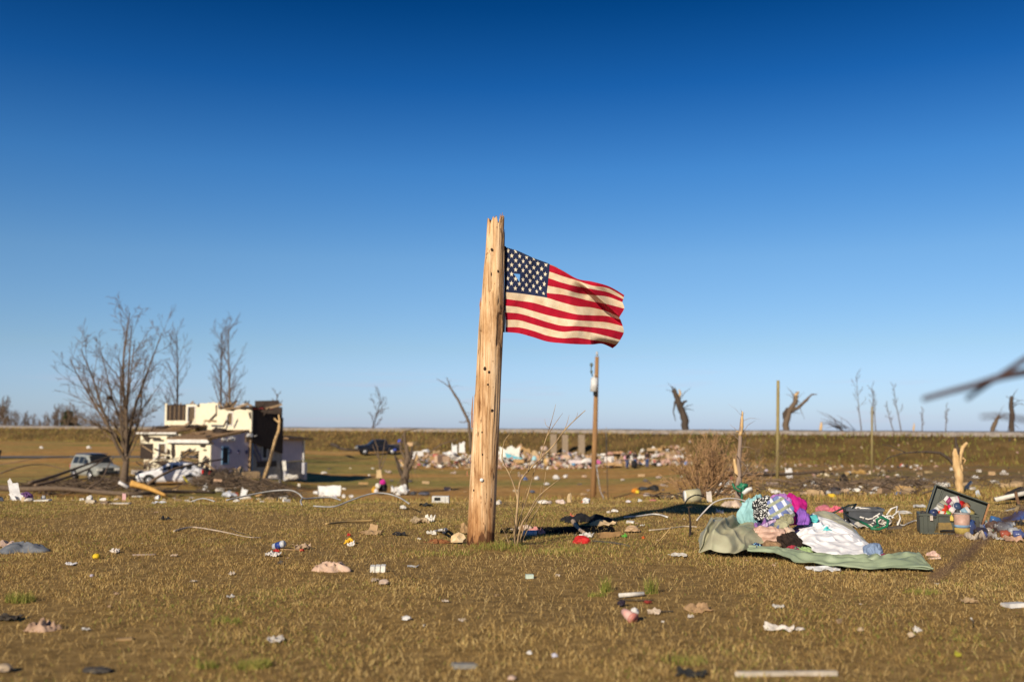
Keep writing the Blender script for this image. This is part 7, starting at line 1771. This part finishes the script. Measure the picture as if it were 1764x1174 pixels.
brush("brush", "dead brush and broken twigs strewn over the slope on the right", [(1230, 1420, 22, 40, 0.4, 150), (1400, 1580, 22, 42, 0.5, 260), (1130, 1240, 18, 26, 0.25, 80), (1560, 1764, 28, 60, 0.5, 200), (1250, 1700, 45, 90, 0.7, 260)], BARK, 5, (0.006, 0.022))
# --- things round the house and between it and the pole
M_ITEMS = [('panel', 570, 837, 40, 20, (0.76, 0.77, 0.76), "freezer", "white chest freezer lying on the field right of the house", 66), ('chunk', 548, 846, 10, 8, (0.7, 0.7, 0.7), "plastic_scrap", "white lump left below the freezer", 66), ('chunk', 557, 847, 9, 10, (0.7, 0.68, 0.66), "plastic_scrap", "white lump directly below the freezer", 64),
           ('chunk', 574, 852, 8, 6, (0.74, 0.72, 0.66), "plastic_scrap", "white lump right below the freezer", 64), ('chunk', 581, 846, 5, 6, (0.6, 0.6, 0.72), "plastic_scrap", "lilac scrap between the freezer and the sapling", 64), ('chunk', 595, 849, 6, 7, (0.74, 0.73, 0.7), "plastic_scrap", "white scrap left of the sapling with the board", 64), ('chunk', 608, 853, 8, 6, (0.7, 0.68, 0.66), "plastic_scrap", "pale scrap at the sapling's left foot", 64),
           ('chunk', 400, 853, 26, 12, (0.50, 0.52, 0.58), "tank", "grey rounded tank lying in the brush before the house", 52), ('panel', 422, 851, 12, 24, (0.72, 0.71, 0.70), "panel", "white leaning panel in the brush right of the grey tank", 52), ('chunk', 430, 853, 14, 8, (0.66, 0.60, 0.52), "plaster_chunk", "pale lump at the foot of the white leaning panel", 51.5), ('chunk', 412, 838, 8, 8, (0.35, 0.08, 0.03), "brick", "rusty red lump above the white leaning panel", 53),
           ('board', 484, 851, 14, 6, (0.05, 0.08, 0.18), "crate", "dark blue crate in the brush below the house", 52), ('chunk', 450, 855, 8, 5, (0.68, 0.66, 0.64), "paper_scrap", "white scrap below the dark blue crate", 52), ('chunk', 437, 856, 12, 5, (0.42, 0.12, 0.03), "plastic_scrap", "orange black scrap at the brush's foot", 51.5), ('chunk', 473, 856, 12, 5, (0.66, 0.6, 0.54), "paper_scrap", "cream scrap at the brush's foot", 52),
           ('panel', 353, 813, 18, 10, (0.70, 0.69, 0.68), "panel", "white crumpled panel right of the white sedan", 62), ('panel', 376, 814, 14, 9, (0.72, 0.71, 0.70), "panel", "white panel below the lavender wall", 63), ('chunk', 360, 832, 9, 8, (0.7, 0.7, 0.68), "plastic_scrap", "white scrap in the brush right of the sedan", 58), ('board', 380, 829, 14, 4, (0.5, 0.32, 0.2), "board", "tan board end in the brush below the lavender wall", 57), ('chunk', 356, 841, 7, 6, (0.7, 0.68, 0.66), "plastic_scrap", "small white scrap lower in the brush", 56),
           ('panel', 655, 823, 11, 16, (0.58, 0.42, 0.22), "board", "tan board lodged high in the slim forked sapling", 68.5), ('chunk', 653, 842, 9, 9, (0.72, 0.68, 0.60), "plastic_scrap", "white lump stuck on the slim sapling's trunk", 68), ('chunk', 662, 848, 16, 22, BLACK, "bag", "black bag at the foot of the slim forked sapling", 68.5), ('cloth', 661, 834, 9, 9, (0.55, 0.02, 0.28), "cloth", "magenta cloth on the black bag", 67.8), ('chunk', 647, 846, 8, 16, (0.62, 0.34, 0.03), "bag", "orange yellow bag left of the slim sapling's foot", 67.6), ('chunk', 650, 849, 6, 12, (0.7, 0.66, 0.66), "plastic_scrap", "white scrap at the slim sapling's foot", 67.2),
           ('sheet', 692, 836, 30, 17, (0.72, 0.71, 0.70), "bathtub", "white overturned tub at the foot of the stripped stub", 68), ('chunk', 688, 837, 9, 6, (0.72, 0.70, 0.66), "plastic_scrap", "white lump below the overturned tub", 67), ('chunk', 714, 836, 12, 8, (0.06, 0.06, 0.07), "rag", "dark lump right of the overturned tub", 67.5), ('chunk', 732, 836, 22, 6, (0.10, 0.10, 0.13), "rag", "long dark lump farther right of the overturned tub", 68), ('board', 628, 834, 16, 4, (0.44, 0.28, 0.12), "board", "tan board on the field left of the slim sapling", 70),  # low dark lumps to the right of the tub
           ('panel', 585, 790, 0.1, 0.1, TAN, "x", "x", None)]
for k, px, py, w, h, c, nm, lab, dd in M_ITEMS:
    if dd is None: continue
    b = gp(px, dd); t = W(px, py, dd); b.z = max(b.z, t.z) if nm in ("board", "cloth") or "stuck" in lab else b.z
    item(k, px, py, w, h, c, nm, lab, base=b, yaw=0.08 if k == 'panel' else None, deep=(1.0 if nm == "freezer" else None))
hb_ = thing("box", "white electric box with a dark hole at the far edge of the lawn", "box", gp(760, 18.0))
w = 29 * 18 / FOC; h = 12 * 18 / FOC; mb = MB(); mb.box((0, 0.08, h / 2), (w, 0.2, h)); obj("body", mb, col((0.60, 0.59, 0.55), 0.5), hb_, world_coords=False, bevel=0.006)
mb = MB(); mb.box((-w * 0.18, -0.022, h * 0.62), (w * 0.34, 0.01, h * 0.42)); obj("opening", mb, TYRE, hb_, world_coords=False); mb = MB(); mb.box((w * 0.28, -0.022, h * .5), (w * .02, .006, h * .9)); obj("seam", mb, col((0.3, 0.3, 0.29)), hb_, world_coords=False)
# cables looping over the lawn's edge
CABLE = mat("grey_cable", (0.34, 0.33, 0.32), (0.22, 0.215, 0.21), scale=9, rough=0.5)
stick("grey cable arching high over the far edge of the lawn, left one", [(390, 861, 15.5), (430, 852, 15.8), (470, 845, 16), (500, 844, 16), (515, 850, 16), (524, 858, 16), (545, 857, 16.2), (570, 856, 16.3), (587, 861, 16)], 0.014, CABLE, "cable", n=8)
stick("short grey cable end dropping from the left arching cable", [(521, 857, 16), (518, 863, 15.8), (520, 869, 15.6)], 0.013, CABLE, "cable", n=8)
stick("grey cable in a low arch on the lawn, right one", [(540, 871, 15.2), (575, 872, 15.2), (605, 861, 15.4), (635, 851, 15.6), (660, 849, 15.7), (685, 855, 15.6), (705, 867, 15.2)], 0.013, CABLE, "cable", n=8)
stick("thin grey wire on the lawn left of the arching cables", [(330, 863, 16), (350, 858, 16), (370, 863, 15.8)], 0.012, CABLE, "wire")
item('chunk', 697, 868, 12, 8, (0.62, 0.60, 0.56), "plastic_scrap", "white lump at the end of the low cable arch", base=gp(697, 16.0)); item('sheet', 734, 872, 18, 6, (0.03, 0.03, 0.028), "rag", "small black curved rag below the white electric box")
for k, (px, py, w, h, c, nm, lab) in enumerate(((860, 862, 10, 9, (0.55, 0.5, 0.44), "plastic_scrap", "pale scrap just right of the pole at the lawn's edge"), (855, 869, 16, 4, (0.62, 0.6, 0.58), "plastic_scrap", "flat white scrap right of the pole"), (933, 866, 18, 8, (0.70, 0.66, 0.60), "plastic_scrap", "white lump behind the bare shrub"), (944, 867, 14, 7, (0.55, 0.46, 0.40), "cloth", "beige lump beside the white lump behind the shrub"), (942, 872, 10, 7, (0.12, 0.10, 0.04), "rag", "dark olive scrap below the beige lump"),
      (965, 866, 17, 10, (0.62, 0.50, 0.44), "cloth", "pinkish beige bundle right of the shrub"), (980, 866, 8, 20, (0.55, 0.40, 0.22), "stake", "tan stake leaning beside the pinkish bundle"), (1008, 866, 14, 11, (0.68, 0.66, 0.64), "box", "white box left of the utility pole's foot"), (1003, 862, 6, 7, (0.60, 0.16, 0.04), "plastic_scrap", "orange scrap beside the white box"), (1006, 868, 12, 5, (0.60, 0.55, 0.5), "paper_scrap", "pale scrap under the white box"), (1080, 878, 10, 6, (0.58, 0.54, 0.56), "plastic_scrap", "lilac white scrap right of the utility pole"), (1100, 872, 8, 6, (0.6, 0.58, 0.55), "plastic_scrap", "white scrap right of the lilac one"), (1122, 882, 12, 4, (0.55, 0.2, 0.18), "plastic_scrap", "dull red scrap above the white pipe"), (838, 903, 10, 5, (0.42, 0.36, 0.3), "stone", "small grey stone behind the pole"), (905, 828, 8, 8, (0.08, 0.13, 0.30), "bag", "blue bag on the field seen through the bare shrub"), (925, 827, 9, 7, (0.66, 0.65, 0.66), "plastic_scrap", "white scrap right of the blue bag on the field"), (958, 826, 12, 8, (0.62, 0.60, 0.60), "plastic_scrap", "white lump on the field right of the shrub"), (974, 824, 8, 7, (0.72, 0.70, 0.68), "plastic_scrap", "small bright white lump on the field farther right"), (942, 836, 10, 5, (0.6, 0.58, 0.58), "plastic_scrap", "pale scrap on the field below the white lump"), (917, 849, 10, 5, (0.08, 0.10, 0.16), "rag", "dark blue rag on the field behind the shrub"),
      (1094, 851, 12, 11, (0.60, 0.22, 0.02), "bag", "orange bag on the field right of the utility pole"), (1098, 851, 7, 7, (0.70, 0.55, 0.04), "plastic_scrap", "yellow scrap beside the orange bag"), (1108, 845, 18, 7, (0.05, 0.06, 0.07), "rag", "dark rag right of the orange bag"), (1126, 847, 18, 13, (0.02, 0.02, 0.022), "bag", "black bag right of the dark rag"), (1130, 846, 8, 8, (0.74, 0.72, 0.68), "plastic_scrap", "bright white scrap on the black bag"), (1115, 855, 14, 6, (0.42, 0.36, 0.34), "rag", "greyish rag below the black bag"), (1007, 822, 9, 4, (0.5, 0.36, 0.25), "board", "tan board on the field beside the utility pole"), (1073, 828, 8, 4, (0.58, 0.5, 0.42), "paper_scrap", "pale scrap on the field right of the grey wire post"))):
    item('chunk', px, py, w, h, c, nm, lab, base=(gp(px, 17.2) if py >= 859 else None), far=30)
# --- slope on the right, between the lawn and the bank
g = random.Random(21)
R_ITEMS = [('panel', 1356, 812, 14, 20, (0.72, 0.71, 0.70), "panel", "white panel leaning on the slope right of the tall slim post", 60), ('chunk', 1244, 808, 16, 14, (0.70, 0.69, 0.68), "plastic_scrap", "white bundle caught behind the twiggy shrub", 50), ('chunk', 1308, 812, 20, 10, (0.60, 0.52, 0.42), "plaster_chunk", "cream rubble lump left of the tall slim post", 60), ('board', 1326, 836, 20, 8, (0.34, 0.26, 0.22), "box", "greyish box at the foot of the tall slim post", 44), ('board', 1330, 860, 18, 4, (0.40, 0.36, 0.34), "board", "pale board on the slope above the lilac shirt", 24),
           ('chunk', 1401, 838, 17, 20, (0.50, 0.50, 0.52), "plastic_bag", "pale grey plastic bag in the right debris", 40), ('chunk', 1449, 838, 16, 24, (0.02, 0.015, 0.012), "stump", "charred black stump in the right debris", 42), ('chunk', 1452, 836, 5, 7, (0.45, 0.3, 0.03), "plastic_scrap", "yellow scrap beside the charred stump", 41), ('panel', 1430, 830, 16, 12, (0.50, 0.36, 0.26), "wood_scrap", "tan torn wood left of the charred stump", 42), ('panel', 1487, 833, 6, 14, (0.66, 0.65, 0.66), "plastic_scrap", "white strip standing right of the charred stump", 42), ('chunk', 1428, 865, 14, 8, (0.70, 0.46, 0.03), "plastic_scrap", "bright yellow scrap on the slope behind the magenta sweater", 22), ('sheet', 1474, 806, 22, 9, (0.44, 0.27, 0.09), "wood_scrap", "ochre torn wood on the slope below the bank", 70),
           ('chunk', 1503, 852, 16, 12, (0.58, 0.55, 0.52), "plastic_scrap", "white curled scrap right in the right debris", 27), ('panel', 1550, 858, 28, 16, (0.48, 0.30, 0.12), "wood_scrap", "splintered tan timber left of the footlocker lid", 26), ('board', 1541, 856, 14, 6, (0.20, 0.28, 0.50), "plastic_scrap", "blue and white scrap under the splintered timber", 25.5), ('sheet', 1580, 823, 24, 6, (0.50, 0.50, 0.52), "plastic_sheet", "pale sheet on the far slope left of the footlocker lid", 55), ('sheet', 1592, 822, 12, 5, (0.54, 0.44, 0.3), "board", "tan board beside the pale sheet", 55), ('board', 1594, 805, 14, 4, (0.5, 0.36, 0.18), "board", "bright tan board on the bank above the footlocker", 75),
           ('chunk', 1548, 752, 5, 5, (0.5, 0.06, 0.05), "plastic_scrap", "red scrap high on the bank", 97), ('chunk', 1550, 760, 5, 4, (0.66, 0.64, 0.62), "plastic_scrap", "white scrap below the red one on the bank", 96), ('chunk', 1575, 767, 5, 4, (0.62, 0.6, 0.58), "plastic_scrap", "white scrap right of the red one on the bank", 95), ('chunk', 1575, 875, 22, 7, (0.60, 0.58, 0.55), "plastic_scrap", "white scrap on the grass left of the footlocker", 16.5), ('chunk', 1550, 884, 22, 6, (0.60, 0.57, 0.53), "plastic_scrap", "flat white scrap behind the rope", 15), ('chunk', 1317, 792, 6, 6, (0.55, 0.5, 0.6), "plastic_scrap", "lilac scrap on the bank left of the tall slim post", 80), ('chunk', 1256, 770, 7, 6, (0.10, 0.12, 0.3), "plastic_scrap", "blue scrap in the weeds of the bank behind the shrub", 85), ('chunk', 1257, 797, 7, 8, (0.5, 0.04, 0.12), "plastic_scrap", "crimson scrap beside the slim snapped trunk", 60)]
for k, px, py, w, h, c, nm, lab, dd in R_ITEMS:
    item(k, px, py, w, h, c, nm, lab, base=gp(px, dd), yaw=0.15 if k == 'panel' else None)
stick("fallen tan trunk lying among the right debris", [(1536, 842, 33), (1551, 848, 33), (1562, 856, 32)], 0.10, PALE, "log", r1=0.06); stick("long bare fallen trunk across the right slope", [(1280, 815, 52), (1320, 817, 54), (1360, 816, 56), (1420, 812, 58)], 0.13, BARK, "log", r1=0.06)
COLN = [((0.74, 0.71, 0.66), "white"), ((0.68, 0.58, 0.42), "cream"), ((0.42, 0.29, 0.16), "tan"), ((0.48, 0.30, 0.13), "light brown"), ((0.06, 0.05, 0.05), "black"), ((0.56, 0.36, 0.30), "pinkish"), ((0.45, 0.25, 0.2), "reddish"), ((0.52, 0.47, 0.44), "grey beige"), ((0.30, 0.2, 0.12), "brown"), ((0.57, 0.55, 0.54), "pale grey")]
def colour_word(c): return min(COLN, key=lambda q: sum((a - b) ** 2 for a, b in zip(q[0], c)))[1]
SHAPE = {'board': "flat piece", 'chunk': "lump", 'panel': "upright piece", 'sheet': "bent sheet", 'cloth': "rag"}
MARKS = ((0, "near the left edge of the view"), (140, "before the silver car"), (215, "before the big spreading tree"), (290, "before the wrecked sedan"), (365, "before the lavender wall"), (450, "before the leaning split trunk"), (520, "right of the ruined house"), (580, "behind the white freezer"), (655, "near the slim forked sapling"), (698, "near the stripped stub"), (760, "above the white electric box"), (800, "left of the wooden pole"), (860, "right of the wooden pole"), (905, "behind the bare shrub"), (960, "below the grey pillars"), (1000, "left of the utility pole"), (1028, "right of the utility pole"), (1060, "left of the three people"), (1095, "below the three people"), (1130, "right of the three people"), (1185, "by the twiggy shrub"), (1250, "by the slim snapped trunk"), (1310, "left of the tall slim post"), (1350, "right of the tall slim post"), (1400, "behind the magenta sweater"), (1450, "behind the bedsheet"), (1500, "behind the white rope"), (1550, "left of the footlocker"), (1640, "behind the footlocker"), (1720, "near the right edge of the view"))
def scatter(n, region, far, seed, palette, group, what, kinds, size, name):
    """pieces strewn over a stretch of ground, each an object of its own"""
    g = random.Random(seed); d0, d1 = region[2], region[3]
    for i in range(n):
        px = g.uniform(region[0], region[1]); d = g.uniform(d0, d1)
        if seed in (41, 42, 43): px = min(region[1], max(region[0], g.choice((1395, 1440, 1500, 1540)) + g.gauss(0, 22))); d = min(d1, max(d0, g.choice((26, 33, 41)) + g.gauss(0, 3)))
        b = gp(px, d)
        k = g.choice(kinds); t = g.random() ** 1.6; s = size[0] + (size[1] - size[0]) * t; hh = s * g.uniform(0.25, 0.6)
        c = g.choice(palette)
        at_ = min(MARKS, key=lambda q: abs(q[0] - px))[1]
        dep = ("nearest row" if d < d0 + (d1 - d0) * .25 else "front" if d < d0 + (d1 - d0) * .5 else "back" if d < d0 + (d1 - d0) * .75 else "farthest row")
        if d1 < 18: at_ = at_.replace("before", "below").replace("behind", "below").replace("above", "below")
        lab = "%s %s %s %s, %s of %s" % ("tiny" if t < .12 else "small" if t < .3 else "large" if t > .6 else "middling", colour_word(c), SHAPE[k], at_, dep, what)
        item(k, px, 0, s * FOC / d, hh * FOC / d, c, name, lab, None, group, base=b + Vector((0, 0, g.uniform(*region[4]) if len(region) > 4 else 0)), seed=seed * 1000 + i, yaw=g.uniform(-1.2, 1.2))
scatter(34, (1380, 1560, 24, 44, (0, .1)), None, 41, [TAN, WOOD, (0.3, 0.2, 0.12), (0.42, 0.3, 0.2)], "tan wood bits in the right debris", "slope debris", ['board', 'chunk', 'panel'], (0.14, 0.42), "wood_scrap")
scatter(30, (1340, 1560, 24, 52, (0, .1)), None, 42, [WHITE, (0.55, 0.53, 0.52), (0.62, 0.58, 0.52)], "white bits in the right debris", "slope debris", ['chunk', 'sheet'], (0.06, 0.26), "plastic_scrap")
scatter(26, (1340, 1560, 24, 50), None, 43, [(0.06, 0.05, 0.05), (0.10, 0.09, 0.09)], "dark bits in the right debris", "slope debris", ['chunk', 'cloth'], (0.15, 0.45), "rag")
scatter(30, (1130, 1340, 24, 75), None, 44, [WHITE, CREAM, (0.52, 0.44, 0.4)], "pale bits behind the twiggy shrub", "slope debris", ['chunk', 'sheet'], (0.14, 0.5), "plastic_scrap")
scatter(26, (1560, 1764, 30, 85), None, 45, [WHITE, TAN, (0.45, 0.3, 0.16), (0.5, 0.45, 0.4)], "bits on the slope behind the footlocker", "slope debris", ['chunk', 'board'], (0.12, 0.55), "debris_scrap")
scatter(40, (560, 1180, 66, 105), None, 46, [WHITE, CREAM, TAN, (0.5, 0.4, 0.36), (0.12, 0.1, 0.1)], "scraps strewn over the middle field", "field scraps", ['chunk', 'board', 'sheet'], (0.2, 0.7), "debris_scrap")
scatter(22, (240, 520, 50, 60), None, 47, [WHITE, TAN, (0.5, 0.46, 0.42), WOOD], "scraps in the brush before the house", "the branch heap", ['chunk', 'board'], (0.2, 0.6), "debris_scrap")
scatter(30, (255, 520, 66.5, 70.5, (0, 0.5)), None, 55, [WHITE, (0.70, 0.66, 0.58), TAN, (0.5, 0.46, 0.42), (0.10, 0.08, 0.07)], "rubble at the foot of the house", "house rubble", ['panel', 'board', 'sheet', 'chunk'], (0.35, 1.3), "rubble_piece")
scatter(14, (60, 520, 19, 19.9), None, 48, [WHITE, (0.5, 0.42, 0.34), TAN], "scraps along the left edge of the lawn", "the lawn's rim", ['chunk', 'board'], (0.05, 0.16), "debris_scrap")
scatter(60, (150, 1700, 6.0, 17.5), None, 49, [(0.5, 0.42, 0.34), (0.36, 0.25, 0.15), (0.6, 0.57, 0.53), (0.10, 0.08, 0.06), (0.45, 0.3, 0.2)], "tiny scraps in the lawn grass", "lawn litter", ['sheet', 'sheet', 'board'], (0.02, 0.055), "debris_scrap")
# --- the long heap of wreckage at the foot of the bank
scatter(70, (700, 1180, 106, 120, (0.0, 0.9)), None, 51, [WHITE, (0.70, 0.64, 0.60), (0.72, 0.70, 0.70)], "white pieces in the distant heap", "the distant heap", ['chunk', 'board', 'sheet', 'panel'], (0.25, 1.0), "wreckage_piece")
scatter(70, (700, 1180, 105, 121, (0.0, 0.8)), None, 52, [TAN, WOOD, (0.52, 0.30, 0.16), (0.55, 0.38, 0.26)], "tan boards in the distant heap", "the distant heap", ['board', 'sheet', 'board'], (0.4, 1.5), "board")
scatter(50, (700, 1180, 105, 120, (0.0, 0.8)), None, 53, [(0.56, 0.36, 0.30), (0.45, 0.25, 0.2), (0.5, 0.42, 0.4)], "pinkish rubble in the distant heap", "the distant heap", ['chunk', 'sheet'], (0.25, 0.9), "rubble_piece")
scatter(34, (700, 1180, 105, 120, (0.0, 0.7)), None, 54, [(0.05, 0.045, 0.05), (0.10, 0.07, 0.05)], "dark pieces in the distant heap", "the distant heap", ['chunk', 'sheet'], (0.3, 0.9), "wreckage_piece")
for px, py, w, h, c, k, nm, lab, dd in ((783, 781, 10, 19, (0.76, 0.76, 0.75), 'panel', "panel", "tall white panel standing in the distant heap left of the pole", 112), (796, 779, 11, 22, (0.76, 0.75, 0.73), 'panel', "panel", "second tall white panel just left of the pole in the distant heap", 112), (775, 786, 22, 9, (0.74, 0.73, 0.72), 'chunk', "panel", "white slab lying before the tall white panels", 109), (720, 785, 20, 8, (0.72, 0.70, 0.68), 'board', "panel", "flat white slab left of the tall white panels", 108), (735, 780, 12, 7, (0.70, 0.69, 0.70), 'chunk', "panel", "white lump between the flat slab and the tall panels", 110), (751, 787, 8, 5, (0.60, 0.14, 0.12), 'board', "board", "red board before the tall white panels", 107.5),
           (690, 763, 8, 7, (0.06, 0.09, 0.50), 'chunk', "tarpaulin", "bright blue bundle behind the stripped stub", 118), (681, 777, 6, 5, (0.05, 0.08, 0.40), 'chunk', "bag", "blue bag left of the stripped stub", 112), (707, 768, 12, 9, (0.55, 0.36, 0.2), 'panel', "board", "tan board behind the stripped stub's top", 118), (716, 770, 14, 11, (0.14, 0.10, 0.05), 'chunk', "shrub_clump", "dark olive clump behind the stripped stub", 120),
           (868, 792, 20, 26, (0.78, 0.77, 0.70), 'panel', "panel", "large white torn panel just right of the pole in the distant heap", 111), (884, 788, 26, 24, (0.78, 0.76, 0.68), 'panel', "panel", "big cream white torn sheet behind the turquoise strip", 113), (905, 790, 22, 22, (0.46, 0.28, 0.12), 'panel', "board", "brown board wall right of the cream white sheet", 114), (895, 781, 10, 18, (0.40, 0.24, 0.12), 'chunk', "board", "brown lump behind the cream white sheet", 116), (922, 790, 14, 14, (0.50, 0.36, 0.2), 'chunk', "rubble_piece", "tan lump right of the brown board wall", 112), (937, 778, 14, 10, (0.56, 0.42, 0.34), 'chunk', "rubble_piece", "pinkish lump left of the grey pillars", 116), (942, 802, 12, 14, (0.62, 0.42, 0.16), 'chunk', "board", "ochre lump at the front of the heap seen by the shrub", 107), (920, 795, 9, 10, (0.35, 0.62, 0.70), 'chunk', "tarpaulin", "pale turquoise lump right of the turquoise strip", 108),
           (1048, 794, 16, 8, (0.76, 0.74, 0.72), 'board', "panel", "white slab right of the utility pole in the distant heap", 108), (1030, 800, 10, 8, (0.60, 0.14, 0.34), 'chunk', "bag", "pink bundle right of the utility pole", 107), (1076, 793, 5, 9, (0.66, 0.34, 0.42), 'chunk', "bag", "pink bag at the leftmost person's feet", 109), (990, 798, 22, 6, (0.72, 0.62, 0.62), 'board', "panel", "pinkish white slab left of the utility pole", 107), (987, 802, 7, 5, (0.12, 0.32, 0.55), 'chunk', "bag", "bright blue bag at the heap's front left of the utility pole", 106), (1056, 803, 26, 7, (0.54, 0.34, 0.16), 'sheet', "board", "tan boards stacked left of the three people", 105), (1127, 806, 14, 6, (0.06, 0.05, 0.05), 'chunk', "wreckage_piece", "dark lump at the heap's right end", 105), (1134, 808, 8, 6, (0.66, 0.62, 0.66), 'chunk', "wreckage_piece", "lilac white lump right of the dark one", 104), (1165, 801, 16, 4, (0.70, 0.66, 0.6), 'board', "board", "white board at the far right end of the distant heap", 108), (1010, 800, 20, 12, (0.70, 0.66, 0.62), 'chunk', "panel", "white heap of scraps beside the utility pole", 107)):
    item(k, px, py, w, h, c, nm, lab, base=gp(px, dd) + Vector((0, 0, max(0, W(px, py, dd).z - gp(px, dd).z))), yaw=0.1)
mb = MB(); pts = [(870, 779), (884, 784), (904, 790), (903, 793), (880, 792), (872, 787)]
k = len(pts); vs = [W(a, b, 110.4) for a, b in pts] + [W(a, b, 110.7) for a, b in pts]
mb.add(vs, [tuple(reversed(range(k))), tuple(range(k, 2 * k))] + [(i, (i + 1) % k, k + (i + 1) % k, k + i) for i in range(k)]); tag(obj("pool_liner", mb, col((0.16, 0.50, 0.62))), "turquoise curved strip below the cream white torn sheet", "liner")
CONC = col((0.30, 0.23, 0.16))
for px, y0, y1, w, lab in ((953, 748, 775, 11, "left grey concrete pillar below the road"), (973, 749, 774, 10, "middle grey concrete pillar below the road"), (1001, 749, 766, 11, "tan concrete pillar nearest the utility pole")):
    dd = 124; b = gp(px, dd); t = W(px, y0, dd); mb = MB(); ww = w * dd / FOC; mb.box((b.x, b.y, (t.z + b.z - 0.3) / 2), (ww, ww, t.z - b.z + 0.3)); mb.box((b.x, b.y, t.z + 0.03), (ww * 1.06, ww * 1.06, 0.08)); tag(obj("pillar", mb, CONC, bevel=0.03), lab, "pillar")
g = random.Random(9); mb = MB(); pal = [col(WHITE), col(TAN), col((0.56, 0.36, 0.30)), col((0.06, 0.05, 0.05)), col(CREAM), col(WOOD), col((0.12, 0.2, 0.4)), col((0.5, 0.1, 0.1))]
for i in range(2600):
    px = g.gauss(960, 150); d = g.uniform(104, 122)
    if not 690 < px < 1190: continue
    hmax = 1.0 * math.exp(-((px - 900) / 140) ** 2) * (1 - abs(d - 114) / 11) + 0.25
    if 1062 < px < 1125 and d < 107: continue
    b = gp(px, d); s = g.uniform(0.12, 0.5)
    mb.box(b + Vector((0, 0, g.uniform(0, max(0.05, hmax)))), (s, s * g.uniform(0.2, 0.8), s * g.uniform(0.05, 0.4)), (g.uniform(-1, 1), g.uniform(-1, 1), g.uniform(0, 3)), g.choice((0, 0, 1, 1, 2, 2, 3, 4, 5, 6 if g.random() < .2 else 1, 7 if g.random() < .2 else 2)))
for i in range(230):
    px = g.gauss(1440, 130)
    if not 1150 < px < 1764: continue
    px = px; d = g.uniform(60, 112); b = gp(px, d); s = g.uniform(0.08, 0.3)
    mb.box(b + Vector((0, 0, 0.08)), (s, s * 0.6, s * 0.3), (g.uniform(-1, 1), g.uniform(-1, 1), g.uniform(0, 3)), g.choice((0, 1, 1, 2, 3, 4, 5)))
tag(obj("wreckage_bits", mb, pal), "countless small bits of wreckage below the road", "wreckage", kind="stuff")
# --- far left
mb = MB(); b = gp(-4, 72); mb.tube([b - Vector((0, 0, .2)), b + Vector((-.1, 0, 1.0)), b + Vector((0.15, 0, 2.0))], [0.36, 0.33, 0.36], 9); tag(obj("tree_stump", mb, BARK_D), "dark upright stump cut by the left edge of the photo", "stump")
for px, dd, s, lab in ((76, 128, 0.5, "white scrap on the grass below the road at the left"), (157, 126, 0.6, "pale scrap on the grass behind the silver car")):
    item('chunk', px, 0, s * FOC / dd, s * .7 * FOC / dd, WHITE, "plastic_scrap", lab, base=gp(px, dd))
item('chunk', 80, 816, 14, 10, (0.02, 0.02, 0.022), "rag", "dark rag among the fallen limbs at the left", base=gp(82, 57)); item('cloth', 190, 684, 9, 8, BLACK, "rag", "black rag caught high in the big bare tree's left limbs", base=W(188, 689, 60)); item('cloth', 240, 684, 8, 5, (0.4, 0.24, 0.12), "rag", "tan scrap caught in the big bare tree's right limbs", base=W(241, 684, 60))
stick("dark fallen trunk lying left of the pickup truck", [(572, 765, 124), (580, 768, 122), (590, 773, 120), (620, 775, 119)], 0.25, BARK_D, "log", r1=0.12)
stick("yellow strap hanging from the wrecked sedan's tail", [(316, 820, 61.5), (322, 828, 61), (328, 834, 60.5)], 0.05, (0.6, 0.5, 0.02), "strap"); item('board', 300, 858, 14, 3, (0.6, 0.58, 0.56), "lath", "short white lath at the lawn's edge below the sedan", base=gp(335, 19))
stick("white narrow board slanting before the big bare tree", [(205, 830, 46), (221, 839, 46)], 0.09, (0.62, 0.6, 0.6), "lath", n=4); item('chunk', 212, 848, 14, 12, (0.36, 0.22, 0.12), "box", "brown box before the big bare tree's foot", base=gp(212, 47))

g = random.Random(61)
for px, d, ang, L, where in ((1395, 38, 0.3, 2.2, "left in the slope debris, tilted up to the right"), (1425, 34, 2.7, 1.8, "low in the slope debris left of the charred stump"), (1470, 36, 0.15, 2.6, "long and level behind the charred stump"), (1500, 30, 2.9, 1.7, "right of the charred stump, tilted up to the left"), (1525, 33, 0.5, 1.6, "steeply tilted before the fallen tan trunk"), (1340, 36, 2.8, 2.0, "near the foot of the tall slim post"), (1560, 45, 0.2, 2.4, "farthest right on the slope, left of the footlocker lid")):
    b = gp(px, d); v = Vector((math.cos(ang) * L, g.uniform(-.3, .3), abs(math.sin(ang)) * L * .5))
    mb = MB(); a = b - v / 2; a.z = b.z + 0.04; e = b + v / 2; e.z = b.z + v.z + 0.05
    if math.cos(ang) < 0: pass
    mb.tube([a, (a + e) / 2 + Vector((0, 0, 0.12)), e], [0.055, 0.045, 0.018], 6)
    for k in range(6):
        c = a.lerp(e, g.uniform(.2, .95)); t = c + Vector((g.uniform(-.5, .5), g.uniform(-.3, .3), g.uniform(0.05, .5))); mb.tube([c, c.lerp(t, .5) + Vector((0, 0, .05)), t], [0.018, 0.013, 0.005], 4)
    tag(obj("fallen_branch", mb, BARK if px % 2 else TWIG), "bare fallen branch " + where, "branch", "fallen branches on the right slope")
